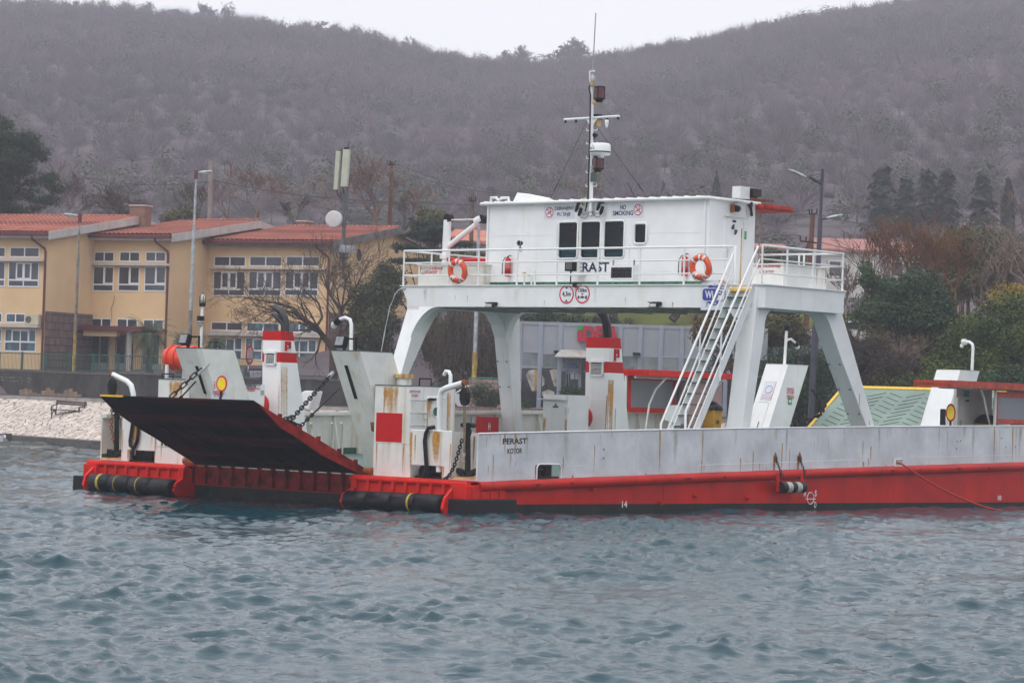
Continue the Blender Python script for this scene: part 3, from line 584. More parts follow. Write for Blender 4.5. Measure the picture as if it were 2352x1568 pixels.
def funnel_bits(fu, ring, zz, lou, emb, stn):
    (n_, x0, y0, x1, y1) = lou; v0 = ring(3.7)[0][0]
    a, b_ = E(px(n_,x0,y0), v0), E(px(n_,x1,y1), v0); m_ = MB()
    m_.m = 1; m_.box(v0-.02, v0-.005, b_.y+.04, a.y-.04, b_.z+.04, a.z-.04); m_.m = 0
    for (p, q) in ((a.y-.05,a.y),(b_.y,b_.y+.05)): m_.box(v0-.06, v0-.004, p, q, b_.z, a.z)
    m_.box(v0-.06,v0-.004,b_.y,a.y,b_.z,b_.z+.05); m_.box(v0-.09,v0-.004,b_.y-.02,a.y+.02,a.z-.05,a.z+.01)
    n = 8; h = (a.z-b_.z-.14)/n
    for i in range(n):
        z = b_.z+.07+i*h; m_.hexa([(v0-.07,b_.y+.04,z),(v0-.06,b_.y+.04,z),(v0-.06,a.y-.04,z),(v0-.07,a.y-.04,z),(v0-.03,b_.y+.04,z+h*.55),(v0-.02,b_.y+.04,z+h*.55),(v0-.02,a.y-.04,z+h*.55),(v0-.03,a.y-.04,z+h*.55)])
    m_.build('louvre', [white, black], fu)
    n_, x0, y0, x1, y1, xs, ys = emb; us = ring(4.1)[1][1]-.005
    a, b_ = S(px(n_,x0,y0), us), S(px(n_,x1,y1), us); w_ = b_.x-a.x; h_ = a.z-b_.z; t = .04; m_ = MB()
    m_.box(a.x,a.x+w_*.3,us-t,us,b_.z,a.z); m_.box(a.x,b_.x,us-t,us,a.z-h_*.18,a.z); m_.box(b_.x-w_*.25,b_.x,us-t,us,b_.z+h_*.08,a.z); m_.box(a.x,b_.x,us-t,us,b_.z,b_.z+h_*.15)
    m_.prism([(a.x+w_*.3,us-t,b_.z+h_*.45),(a.x+w_*.5,us-t,b_.z+h_*.6),(a.x+w_*.75,us-t,b_.z+h_*.42),(a.x+w_*.75,us-t,b_.z+h_*.55),(a.x+w_*.5,us-t,b_.z+h_*.75),(a.x+w_*.3,us-t,b_.z+h_*.6)], (0,t,0))
    c = S(px(n_,xs,ys), us); m_.box(a.x,a.x+w_*.3,us-t,us,c.z,b_.z); m_.build('company_emblem', signred, fu)
    stain('rust_streaks', ruststain, fu, stn, SX, (0,-1,0))
funnel_bits(f1, ring1, 0, ('s7',1040,730,1158,885), ('s7',1255,612,1312,698,1258,722),
   [])
funnel_bits(f2, ring2, 0, ('s1',1293,762,1458,952), ('s1',1588,612,1645,722,1590,765), [])
for fu, ring, K in ((f1, ring1, .42), (f2, ring2, .95)):        # stains down the chamfered and the side face
    c0 = Vector(ring(3.55)[1]); c1 = Vector(ring(1.3)[1]); dn = c1-c0; ln = dn.length; dn.normalize(); wd = Vector(SX); nn = Vector((0,-1,0)); mid = c0+wd*.17
    stain('side_rust', ruststain, fu, [(mid+nn*.004,.26,ln,.75*K),(mid+wd*.09+nn*.006,.10,ln,1.1*K),(mid-wd*.13+nn*.007,.07,ln*.97,1.2*K),(mid+wd*.25+nn*.006-Vector((0,0,.9)),.05,1.2,.9*K)], wd, nn, dn)
    stain('edge_rust', rustdark, fu, [(c0+Vector((-.003,.03,-.5)),.05,ln*.75,1.2*K)], (0,1,0), (-1,0,0), dn)
mb = MB(); c = E(px('s1',1505,462), 19.1); mb.tube([c-Vector((0,0,.3)), c, c+Vector((-.02,.03,.38)), c+Vector((-.06,.12,.66)), c+Vector((-.12,.30,.88))], [.15,.145,.14,.14,.145], 14); mb.build('exhaust_pipe', blackgloss, f2)
mb = MB(); c = E(px('s7',1205,490), 5.65)
for sc, o_, h in ((.74,0.05,0.0),(.5,.17,-.22)):
    p = c + Vector((.05, o_-.22, 0)); mb.tube([p-Vector((0,0,.3)), p+Vector((0,.0,.30*sc)), p+Vector((-.02,.05,.5*sc)), p+Vector((-.05,.2,.74*sc)), p+Vector((-.1,.46*sc+.05,.90*sc)), p+Vector((-.13,.72*sc,.95*sc))], [.10*sc+.02,.10*sc+.02,.11*sc+.02,.13*sc+.01,.12*sc,.03], 12)
mb.build('exhaust_pipe', M('sooty_steel',(.045,.043,.045),.35,metal=.6,var=.4,vs=6), f1)
# ---- engine room hatches beside the funnels
def hatch(v0, uL, uR, v1, zt_):
    m_ = MB(); m_.box(v0,v1,uR,uL,1.0,zt_); m_.m = 0; m_.box(v0-.22,v0+.02,uR+.06,uL+.06,zt_-.17,zt_-.13); m_.box(v0-.04,v0,uR+.08,uL-.06,1.1,zt_-.22); return m_
mb = hatch(4.05, 12.8, 12.36, 4.88, 3.03)
mb.m = 1
for i, (tx, hh) in enumerate((('MASINSKI PROSTOR',0),('ENGINE ROOM',0))):
    a = S(px('s7',797+i*15,1118+i*20),12.36); mb.text(tx, a, SX, UP, .62-i*.25, .08, .006)
mb.m = 2
for i, tx in enumerate(('ZABRANJEN PROLAZ','NO ENTRY')): a = S(px('s7',797+i*28,1166+i*18),12.36); mb.text(tx, a, SX, UP, .60-i*.3, .08, .006)
mb.m = 3; a, b_ = S(px('s7',975,1170),12.36), S(px('s7',1015,1228),12.36); mb.box(a.x,b_.x,12.35,12.359,b_.z,a.z)
h1_ = mb.build('engine_hatch', [white, ink, redink, M('notice_grey',(.4,.4,.4),.5)], ferry)
mb = hatch(17.1, 12.26, 11.25, 18.15, 3.02); mb.m = 1; a, b_ = E(px('s1',822,1325),17.06), E(px('s1',888,1348),17.06); mb.box(17.045,17.058,b_.y,a.y,b_.z,a.z); mb.m = 2; a = E(px('s1',845,1292),17.06); mb.box(17.045,17.058,a.y-.08,a.y,a.z-.08,a.z); mb.m = 3; a = E(px('s1',1020,1350),17.06); mb.box(17.0,17.1,11.19,11.29,a.z-.2,a.z)
h2_ = mb.build('engine_hatch', [white, M('plate_brown',(.16,.03,.03),.5), M('notice_green',(.05,.35,.15),.5), offwhite], ferry)
stain('rust_streaks', ruststain, h2_, [((17.03,11.25,2.25),.10,1.0,1.2),((17.06,12.18,2.3),.2,1.2,.6)], (0,1,0), (-1,0,0))
# ---- cowl ventilators
def cowl(n, x0, y0, x1, y1, v):
    """cowl with a D shaped side; corners in the zoom of the curved top left and the open right"""
    a, b_ = E(px(n,x0,y0),v), E(px(n,x1,y1),v); m_ = MB(); hgt = a.z-b_.z; u1, u0 = a.y, b_.y; w_ = u1-u0
    prof = [(u0, a.z)] + [(u0+w_*.55 + w_*.45*math.sin(t), a.z-hgt*.42 + hgt*.42*math.cos(t)) for t in [i*math.pi/2/7 for i in range(8)]] + [(u1, b_.z+hgt*.18), (u0+w_*.30, b_.z)]
    m_.prism([(v, u, z) for u, z in prof], (.42,0,0)); m_.cyl((v+.2,u1-w_*.25,1.0),(v+.2,u1-w_*.25,b_.z+hgt*.2),w_*.2,None,14)
    return m_.build('cowl_ventilator', white, ferry, bevel=.03)
cowl('z7',1105,1130,1272,1318,13.9); cowl('s7',1415,1172,1572,1400,9.2)
# ---- bridge: side frames, deck
V0, V1 = 11.79, 15.64
ZB, ZD = 5.55, 6.20                                    # girder underside, bridge deck
def arc(c, r, a0, a1, n=6): return [(c[0]+r*math.cos(R(a0+(a1-a0)*i/n)), c[1]+r*math.sin(R(a0+(a1-a0)*i/n))) for i in range(n+1)]
def side_frame(ua, ub, poly):
    m_ = MB(); m_.prism([(v,ua,z) for v, z in poly], (0,ub-ua,0)); return m_
NEARF = [(11.06,1.05),(11.24,2.24),(11.60,4.67),(11.72,5.5),(V0,6.17),(V1,6.17),(15.64,6.05),(16.47,4.67),(17.81,2.33),(18.55,1.1),(18.15,1.1),(17.40,2.33),(15.99,4.24),(15.30,5.28),(15.16,5.42),(14.98,5.50),(14.75,5.53),(12.55,5.53),(12.36,5.46),(12.24,5.35),(12.18,5.20),(12.11,4.69),(11.60,2.26),(11.36,1.05)]
FARF = [(10.05,1.0),(10.94,3.17),(11.80,5.45),(V0,6.17),(16.5,6.17),(16.5,5.5),(16.55,4.6),(16.73,2.44),(16.95,1.1),(16.58,1.1),(16.35,2.41),(15.91,4.75),(15.72,5.15),(15.45,5.45),(15.2,5.53),(13.1,5.53),(12.7,5.40),(12.45,5.15),(12.15,4.74),(11.35,3.40),(10.40,1.0)]
sf = []
for ua, ub, poly, bolts in ((.28,.82,NEARF,((16.05,4.1),(16.6,3.4),(17.1,2.7))), (12.84,13.36,FARF,((16.05,4.0),(16.2,3.2)))):
    mb = side_frame(ua, ub, poly); mb.m = 1
    for v, z in bolts:
        for u in (ua+.08, ub-.08): mb.cyl((v+.0,u,z),(v-.06,u,z+.02),.018,None,6)
    sf.append(mb.build('side_frame', [white, steelblk], ferry, bevel=.012))
stain('rust_streaks', ruststain, sf[0], [((16.95,.28,3.3),.06,.45,1.1),((17.5,.28,2.55),.05,.35,.8),((13.0,.28,6.15),.05,.62,.8),((11.9,.28,5.7),.06,.5,.3)], SX, (0,-1,0))
mb = MB()
VF = 16.5; mb.hexa([(V0,.03,ZB),(V1,.03,ZB),(VF,13.36,ZB),(V0,13.36,ZB),(V0,.03,ZD-.03),(V1,.03,ZD-.03),(VF,13.36,ZD-.03),(V0,13.36,ZD-.03)])
for u0, sg, dvk, vv in ((.82,1,.16,V0-.02),(12.84,-1,.38,V0-.02),(12.84,-1,-.1,15.75)):    # curved gussets between girder and legs
    pr = [(u0, ZB)] + [(u0+sg*(.75-.75*math.sin(t)), ZB-(.95-.95*math.cos(t))) for t in [math.pi/2*i/8 for i in range(9)]] + [(u0, ZB-.95)]
    mb.prism([Vector((vv-(ZB-z)*dvk+.02, u, z)) for u, z in pr], (.30,0,0))
mb.prism([(V0+.004,13.36,5.72),(V0+.004,13.62,ZD-.03),(V0+.004,13.36,ZD-.03)], (V1-V0-.008,0,0))         # overhang on the far side
mb.box(V0-.05, V1+.05, -.02, 13.64, ZD-.028, ZD)
for u in (1.9,2.5,3.1,3.7,4.3,6.4,8.9,10.6,12.2): mb.box(V0-.003, V0, u, u+.014, ZB+.03, ZD-.05)
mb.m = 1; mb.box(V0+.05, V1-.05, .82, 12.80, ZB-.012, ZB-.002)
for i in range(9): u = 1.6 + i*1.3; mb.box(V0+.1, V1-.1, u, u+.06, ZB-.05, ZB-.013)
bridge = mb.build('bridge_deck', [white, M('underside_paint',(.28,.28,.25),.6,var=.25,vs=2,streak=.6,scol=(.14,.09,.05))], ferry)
stain('rust_streaks', grime, bridge, [((V0,u,z),w_,l_,s_) for u,z,w_,l_,s_ in [(11.4,5.9,.05,.22,.4),(10.9,5.9,.06,.28,.4),(3.2,5.7,.07,.22,.6),(6.0,6.1,.15,.5,.15),(4.9,5.85,.05,.25,.5),(9.0,6.1,.3,.5,.12),(12.6,6.1,.2,.5,.25),(2.0,5.75,.1,.2,.5),(7.9,5.75,.05,.2,.4)]], (0,1,0), (-1,0,0))
# signs on the girder
def round_sign(x, y, which):
    c = E(px('z5',x,y), V0-.006); m_ = MB(); r_ = .275
    m_.disc(c, (-1,0,0), r_, n=36); m_.m = 1; m_.disc(c+Vector((-.004,0,0)), (-1,0,0), r_, n=36, r_in=r_*.84); m_.m = 2; t = -.006
    if which == 0:
        m_.text('4,3m', c+Vector((0,.0,-.075)), NX, UP, .32, .16, .007, center=True)
        m_.prism([(c.x+t,c.y+.06,c.z+.215),(c.x+t,c.y-.06,c.z+.215),(c.x+t,c.y,c.z+.15)], (-.002,0,0)); m_.prism([(c.x+t,c.y+.06,c.z-.215),(c.x+t,c.y-.06,c.z-.215),(c.x+t,c.y,c.z-.15)], (-.002,0,0))
    else:
        m_.text('120kn', c+Vector((0,0,.055)), NX, UP, .32, .11, .007, center=True)
        m_.prism([(c.x+t,c.y+.05,c.z+.02),(c.x+t,c.y-.05,c.z+.02),(c.x+t,c.y,c.z-.035)], (-.002,0,0))
        m_.box(c.x+t-.002,c.x+t,c.y-.13,c.y+.13,c.z-.105,c.z-.085); m_.box(c.x+t-.002,c.x+t,c.y-.05,c.y+.05,c.z-.12,c.z-.06)
        for q in (-.145,.145): m_.box(c.x+t-.002,c.x+t,c.y+q-.025,c.y+q+.025,c.z-.14,c.z-.05)
    return m_.build('limit_sign', [whiteink, pinkred, ink], bridge, recalc=False)
round_sign(304,1247,0); round_sign(470,1243,1)
mb = MB(); c = E(px('z5',1848,1249), V0-.006); rr_ = .34
mb.m = 3; mb.box(c.x+.002, c.x+.005, c.y-.46, c.y+.46, c.z-.43, c.z+.40); mb.m = 0
mb.prism([(c.x, c.y+a*.30, c.z+b_*.30) for a, b_ in [(math.cos(t), math.sin(t)) for t in [R(20+i*14) for i in range(11)]]], (-.004,0,0))
mb.prism([(c.x, c.y+a*.30, c.z+b_*.30) for a, b_ in [(math.cos(t), math.sin(t)) for t in [R(200+i*14) for i in range(11)]]], (-.004,0,0))
mb.m = 1; mb.box(c.x-.005,c.x-.001,c.y-.36,c.y+.38,c.z-.185,c.z+.185); mb.m = 0
q = [(.40,-.08),(.38,-.14),(.32,-.165),(-.10,-.165),(-.02,.0),(-.06,.165),(.32,.165),(.38,.14),(.40,.08)]
mb.prism([(c.x-.006, c.y+a, c.z+b_) for a, b_ in q], (-.004,0,0)); mb.m = 1; mb.text('Wi', c+Vector((-.006,.31,-.10)), NX, UP, .28, .21, .007)
mb.m = 0; mb.text('Fi', c+Vector((-.006,-.07,-.10)), NX, UP, .22, .21, .007)
for k in range(10):
    t0 = R(-70+k*14+0); pass
mb.tube([(c.x-.006,c.y-.06,c.z+.165),(c.x-.006,c.y-.30,c.z+.165),(c.x-.006,c.y-.37,c.z+.10),(c.x-.006,c.y-.37,c.z-.10),(c.x-.006,c.y-.30,c.z-.165),(c.x-.006,c.y-.06,c.z-.165)], .012, 4)
mb.m = 1; mb.text('FREE', c+Vector((0,.09,.225)), NX, UP, .18, .055, .006); mb.text('ZONE', c+Vector((0,.09,-.27)), NX, UP, .18, .05, .006)
mb.m = 2
for r_ in (.07,.13,.19): mb.tube([(c.x-.008, c.y-.22-r_*math.cos(R(a)), c.z+.20+r_*math.sin(R(a))) for a in (35,60,85,110)], .016, 4)
mb.build('wifi_sign', [blue, whiteink, M('sign_orange',(.62,.09,.03),.5), palesign], bridge)
for p, pc in ((('z4',1082,1348),1), (('z5',1228,1345),1)):                            # floodlights under the girder edge
    c = E(px(*p), V0-.14); m_ = MB(); m_.box(c.x-.02,c.x+.14,c.y-.14,c.y+.10,c.z-.05,c.z+.06); m_.hexa([c+Vector(q) for q in ((-.12,-.15,-.10),(0,-.15,-.10),(0,.13,-.10),(-.12,.13,-.10),(-.08,-.15,.04),(.06,-.15,.06),(.06,.13,.06),(-.08,.13,.04))])
    m_.m = 1; m_.box(c.x-.125,c.x-.115,c.y-.12,c.y+.10,c.z-.085,c.z+.0); m_.m = 0; m_.tube([c+Vector((0,.12,.04)), c+Vector((.05,.3,.05)), c+Vector((.13,.32,.06))], .01, 4); m_.build('floodlight', [steelblk, wglass], bridge)
mb = MB(); c = E(px('z5',385,1150), V0-.08); mb.box(c.x-.02,c.x+.08,c.y-.06,c.y+.06,c.z-.06,c.z+.07); mb.tube([c+Vector((0,-.05,.03)),c+Vector((-.03,-.2,.05)),c+Vector((0,-.27,.0))], .01, 4); mb.build('camera_box', steelblk, bridge)
# ---- railing round the bridge deck
def railing(paths, posts, rails=(1.05,.68,.30), r=.032, close=False):
    m_ = MB()
    for p in posts: m_.cyl((p[0],p[1],ZD-.02),(p[0],p[1],ZD+1.05),.03,None,8)
    for pth in paths:
        for i, h in enumerate(rails): m_.tube([(v,u,ZD+h) for v, u in pth], r if i == 0 else .022, 8)
    return m_
ue = V0+.05
mb = railing([[(ue,13.58),(ue,1.33)],[(ue,13.58),(V1-.05,13.58),(V1-.05,.04)]], [(ue,u) for u in (13.58,11.73,10.55,9.03,7.51,5.98,4.45,2.88,1.33)] + [(ue+i*1.25,13.58) for i in (1,2)] + [(V1-.05,13.58-i*1.5) for i in range(9)])
mb.tube([(ue,1.33,ZD+1.05),(ue,1.14,ZD+1.05),(ue,1.12,ZD+.0)], .032, 8)
mb.build('railing', white, ferry)
mb = railing([[(V0-.15,.06),(V1-.06,.06),(V1-.06,2.6)]], [(v,.06) for v in (V0-.15,12.83,14.1)] + [(V1-.06,.06),(V1-.06,1.4)]); mb.build('railing', white, ferry)
# ---- stairs from the bridge deck down to the car deck
def st(z, u, dz=0): k = (6.10-z)/(6.10-2.2); return Vector((11.82-k*2.45, u, z+dz))
mb = MB()
for u in (.42, 1.12):
    mb.hexa([st(z,u+du)+Vector((dv,0,0)) for z in (1.15,6.15) for dv, du in ((-.14,0),(.14,0),(.14,.035),(-.14,.035))])
mb.m = 1
for i in range(16):
    z = 1.35+i*.298; p = st(z,.455); mb.box(p.x-.15,p.x+.10,.455,1.12,z-.016,z+.016)
mb.m = 2; p = st(6.02,.455); mb.box(p.x-.13,p.x+.10,.43,1.14,6.0,6.07)
mb.build('staircase', [white, drkgreen, yellow], ferry)
mb = MB()
for u, hi, lo, po in ((.36, [(11.85,7.24),(11.06,6.07),(8.76,2.65),(8.79,1.3)], [(11.94,6.88),(8.90,2.21),(8.5,1.6)], ((10.26,3.5,4.85),)), (1.20, [(12.0,7.24),(11.9,7.12),(10.54,5.01),(9.09,2.76),(8.8,2.3),(8.8,1.3)], [(12.0,6.88),(9.57,2.85),(8.8,1.7)], ((10.43,3.6,4.83),))):
    mb.tube([(v,u,z) for v, z in hi], .034, 8); mb.tube([(v,u,z) for v, z in lo], .026, 8)
    for v, za, zb in po: mb.cyl((v,u,za),(v,u,zb),.028,None,8)
mb.build('stair_handrail', white, ferry)
# ---- wheelhouse
W0, W1, WU0, WU1, WZ = 12.69, 14.90, 2.68, 10.98, 8.70
wins = []
for x0, y0, x1, y1 in ((228,492,415,872),(460,485,655,870),(703,480,903,865),(1017,505,1140,717)):
    a, b_ = E(px('z5',x0,y0),W0), E(px('z5',x1,y1),W0); wins.append((b_.y, a.y, b_.z, a.z))
mb = MB()
ucuts = sorted([WU0, WU1] + [w_[0] for w_ in wins] + [w_[1] for w_ in wins])
for a, b_ in zip(ucuts, ucuts[1:]):
    h = [w_ for w_ in wins if abs(w_[0]-a) < 1e-6]
    if h: mb.box(W0, W0+.06, a, b_, ZD, h[0][2]); mb.box(W0, W0+.06, a, b_, h[0][3], WZ-.05)
    else: mb.box(W0, W0+.06, a, b_, ZD, WZ-.05)
mb.box(W0+.06, W1, WU0, WU0+.06, ZD, WZ-.05); mb.box(W0+.06, W1, WU1-.06, WU1, ZD, WZ-.05); mb.box(W1-.06, W1, WU0+.06, WU1-.06, ZD, WZ-.05)
for z in (7.72, 6.60): 
    for a, b_ in zip(ucuts, ucuts[1:]):
        if not any(abs(w_[0]-a) < 1e-6 and w_[2] < z < w_[3] for w_ in wins): mb.box(W0-.008, W0, a+.02, b_-.02, z, z+.016)
mb.box(W0-.03, W0, WU0+.12, WU0+.15, ZD+.1, WZ-.05); mb.cyl((W0-.03,WU1-.03,ZD),(W0-.03,WU1-.03,WZ),.035,None,8); mb.cyl((W0-.035,WU0+.13,ZD),(W0-.035,WU0+.13,WZ),.03,None,8)
mb.m = 1; mb.box(W0-.012, W0-.001, WU0, WU1, ZD+.005, ZD+.13); mb.box(W0, W1, WU0-.012, WU0-.001, ZD+.005, ZD+.05)
mb.m = 2; mb.box(W0+.5, W1-.3, WU0+.3, WU1-.3, 6.3, 6.9)
mb.m = 3; mb.box(W0+.10, W0+.30, 7.45, 8.15, 6.95, 7.40); mb.box(W0+.12, W0+.30, 5.6, 7.3, 6.95, 7.22)
mb.m = 4; mb.box(W0+.6, W0+.62, 6.05, 6.35, 7.35, 7.95)
mb.m = 5; mb.ball((W0+.3, 7.85, 7.95), .13, 10)
wh = mb.build('wheelhouse', [white, M('mossy_green_paint',(.02,.13,.06),.6,var=.6,vs=9), M('cabin_interior',(.22,.21,.20),.7), M('teal_seat',(.03,.26,.34),.6,var=.2), M('pale_screen',(.40,.42,.42),.5), M('red_dial',(.5,.03,.02),.4)], ferry)
mb = MB()                                                                    # roof with a lipped edge
mb.hexa([(W0-.14,WU0-.06,WZ-.05),(W1+.14,WU0-.06,WZ-.05),(W1+.14,WU1+.18,WZ-.05),(W0-.14,WU1+.18,WZ-.05),(W0-.14,WU0-.06,WZ+.02),(W1+.14,WU0-.06,WZ+.02),(W1+.14,WU1+.18,WZ+.02),(W0-.14,WU1+.18,WZ+.02)])
mb.tube([(W0-.14,WU1+.18,WZ-.01),(W0-.14,WU0-.06,WZ-.01),(W1+.14,WU0-.06,WZ-.01)], .045, 8)
for i in range(20): u = WU0+.1+i*.42; mb.prism([(W0-.10,u,WZ+.02),(W0-.10,u+.36,WZ+.02),(W0-.10,u+.30,WZ+.07)], (W1-W0+.1,0,0))
mb.m = 1; mb.tube([(W0+.1,WU1-.02,WZ+.02),(W0+.1,WU1-.02,WZ+.19),(W0+.1,WU1-.22,WZ+.19),(W0+.1,WU1-.32,WZ+.10),(W0+.1,WU1-.44,WZ+.17),(W0+.1,WU1-.70,WZ+.17),(W0+.1,WU1-.74,WZ+.02)], .045, 8)
mb.m = 0; mb.hexa([(W0+.2,9.05,WZ+.02),(W0+1.0,9.05,WZ+.02),(W0+1.0,10.2,WZ+.02),(W0+.2,10.2,WZ+.02),(W0+.3,9.3,WZ+.20),(W0+.9,9.3,WZ+.20),(W0+.9,10.1,WZ+.34),(W0+.3,10.1,WZ+.34)])
roof = mb.build('roof', [white, white2], wh)
fr_ = MB()
for i, (u0, u1, z0, z1) in enumerate(wins):
    m_ = MB(); t = .03; c_ = .06
    m_.m = 0; pth = [(W0-.012,u1,z0+c_),(W0-.012,u1,z1-c_),(W0-.012,u1-c_,z1),(W0-.012,u0+c_,z1),(W0-.012,u0,z1-c_),(W0-.012,u0,z0+c_),(W0-.012,u0+c_,z0),(W0-.012,u1-c_,z0),(W0-.012,u1,z0+c_)]
    m_.tube(pth, .028 if i < 3 else .04, 6)
    if i == 3:
        for k in range(9):
            m_.cyl((W0-.004,u0-.075,z0+.06+k*(z1-z0-.12)/8),(W0-.02,u0-.075,z0+.06+k*(z1-z0-.12)/8),.012,None,6); m_.cyl((W0-.004,u1+.075,z0+.06+k*(z1-z0-.12)/8),(W0-.02,u1+.075,z0+.06+k*(z1-z0-.12)/8),.012,None,6)
    m_.m = 1; m_.box(W0+.025, W0+.033, u0-.005, u1+.005, z0-.005, z1+.005)
    m_.build('window', [white, glassd], wh)
def board(n, x0, y0, x1, y1, v): 
    a, b_ = E(px(n,x0,y0),v), E(px(n,x1,y1),v); return a, b_
def nosmoke(m_, c, r_):
    m_.m = 3; m_.disc(c, (-1,0,0), r_, n=32); m_.m = 2
    m_.box(c.x-.004,c.x-.001,c.y-.03,c.y+.09,c.z-.045,c.z-.005) if False else m_.hexa([c+Vector((d,)+q) for d in (-.001,-.005) for q in ((.085,-.065),(-.085,.02),(-.075,.045),(.095,-.04))])
    m_.tube([c+Vector((-.003,-.04,.05)),c+Vector((-.003,-.02,.09)),c+Vector((-.003,-.05,.12))], .010, 4)
    m_.m = 1; m_.disc(c+Vector((-.006,0,0)), (-1,0,0), r_, n=32, r_in=r_*.84)
    d = Vector((0,-1,-1)).normalized(); n_ = Vector((0,1,-1)).normalized(); m_.hexa([c+Vector((q,0,0))+d*a*r_*.9+n_*b_ for q in (-.006,-.008) for a, b_ in ((-1,-.014),(1,-.014),(1,.014),(-1,.014))])
mb = MB(); a, b_ = board('z5',70,318,390,458,W0-.004); mb.box(a.x-.002,a.x+.003,b_.y,a.y,b_.z,a.z); nosmoke(mb, E(px('z5',126,391),W0-.009), .155); mb.m = 2
q0, q1 = E(px('z5',175,380),W0-.006), E(px('z5',380,378),W0-.006); mb.text('ZABRANJENO', q0+Vector((0,0,0)), NX, UP, q0.y-q1.y, .135); q0, q1 = E(px('z5',206,442),W0-.006), E(px('z5',345,440),W0-.006); mb.text('PUŠENJE', q0, NX, UP, q0.y-q1.y, .165)
mb.build('no_smoking_sign', [palesign, pinkred, ink, whiteink], wh)
mb = MB(); a, b_ = board('z5',772,298,1112,445,W0-.004); mb.box(a.x-.002,a.x+.003,b_.y,a.y,b_.z,a.z); nosmoke(mb, E(px('z5',1052,364),W0-.009), .16); mb.m = 2
q0, q1 = E(px('z5',863,364),W0-.006), E(px('z5',925,362),W0-.006); mb.text('NO', q0, NX, UP, q0.y-q1.y, .14); q0, q1 = E(px('z5',788,426),W0-.006), E(px('z5',1001,420),W0-.006); mb.text('SMOKING', q0, NX, UP, q0.y-q1.y, .14)
mb.build('no_smoking_sign', [palesign, pinkred, ink, whiteink], wh)
mb = MB(); q0, q1 = E(px('z5',345,1015),W0-.002), E(px('z5',748,1012),W0-.002); mb.text('PERAST', q0, NX, UP, q0.y-q1.y, .285); mb.build('ship_name', navy, wh)
stain('rust_streaks', grime, wh, [((W0,u,z),w_,l_,s_) for u,z,w_,l_,s_ in [(8.25,8.05,.06,1.3,.3),(7.42,8.05,.07,1.3,.4),(6.5,8.1,.07,1.3,.4),(5.5,7.4,.08,.7,.2),(7.2,6.55,.5,.25,.35),(6.6,7.0,.05,.5,.5),(10.9,6.5,.1,.25,.5),(3.2,6.7,.04,.4,.5),(3.4,6.6,.1,.3,.25)]] + [((W0,6.9,8.5),.3,.3,.25)], (0,1,0), (-1,0,0))
mb = MB()                                                                    # starboard door with its emblem
u_ = WU0; a, b_ = S(px('z6',520,437),u_), S(px('z6',698,1115),u_)
mb.box(a.x+.03,b_.x-.03,u_-.02,u_-.001,b_.z,a.z-.03); mb.tube([(a.x,u_-.01,b_.z),(a.x,u_-.01,a.z-.1),(a.x+.1,u_-.01,a.z),(b_.x-.1,u_-.01,a.z),(b_.x,u_-.01,a.z-.1),(b_.x,u_-.01,b_.z)], .022, 6)
mb.m = 3; mb.box(a.x-.06,b_.x+.1,u_-.10,u_-.001,a.z+.02,a.z+.035)
mb.m = 1; c = S(px('z6',613,484),u_); mb.box(c.x-.09,c.x+.09,u_-.026,u_-.021,c.z-.035,c.z+.035); c = S(px('z6',548,795),u_); mb.cyl((c.x,u_-.06,c.z-.16),(c.x,u_-.06,c.z+.16),.022,None,8); mb.cyl((c.x,u_-.06,c.z),(c.x,u_-.02,c.z),.02,None,6)
c = S(px('z6',613,570),u_); c.y = u_-.024; mb.m = 3; mb.disc(c,(0,-1,0),.175,n=28); mb.m = 1
for q in (1,3): mb.add([c+Vector((0,-.003,0))] + [c+Vector((.155*math.cos(R(t+q*90)),-.003,.155*math.sin(R(t+q*90)))) for t in range(-0,91,15)], [tuple(range(8))])
mb.m = 2; c = S(px('z6',730,630),u_); mb.box(c.x-.08,c.x+.08,u_-.006,u_-.001,c.z-.12,c.z+.12)
mb.m = 4; a = S(px('z6',690,560),u_); mb.cyl((a.x,u_-.03,ZD+.1),(a.x,u_-.03,a.z),.016,None,6)
mb.build('door', [white, navy, M('safe_green',(.10,.33,.18),.5), white2, rustyel], wh)
mb = MB(); c = S(px('z6',622,353),u_); c.y = u_-.12; mb.m = 1; mb.box(c.x-.22,c.x-.18,u_-.14,u_-.001,c.z-.12,c.z+.12); mb.m = 0; mb.cyl(c+Vector((-.12,0,0)),c+Vector((-.02,0,0)),.10,None,12); mb.m = 2; mb.ball(c+Vector((.04,0,0)),.085,12); mb.m = 0
for q in range(4): mb.torus(c+Vector((.02,0,0)), (0,math.cos(q*.8),math.sin(q*.8)), .09, .007, 14, 4)
mb.build('bulkhead_lamp', [steelblk, rust, wglass], wh)
mb = MB(); c = S(px('z6',785,310),u_-.05); mb.box(c.x-.05,c.x+.06,c.y-.05,c.y+.04,c.z-.06,c.z+.08); mb.tube([c, c+Vector((.03,-.02,-.15)), c+Vector((.07,-.02,-.32))], [.05,.04,.045], 8); mb.tube([c+Vector((-.1,.03,.08)),c+Vector((-.13,.03,-.2)),c+Vector((-.05,.03,-.42))], .006, 4); mb.build('loudspeaker', black, wh)
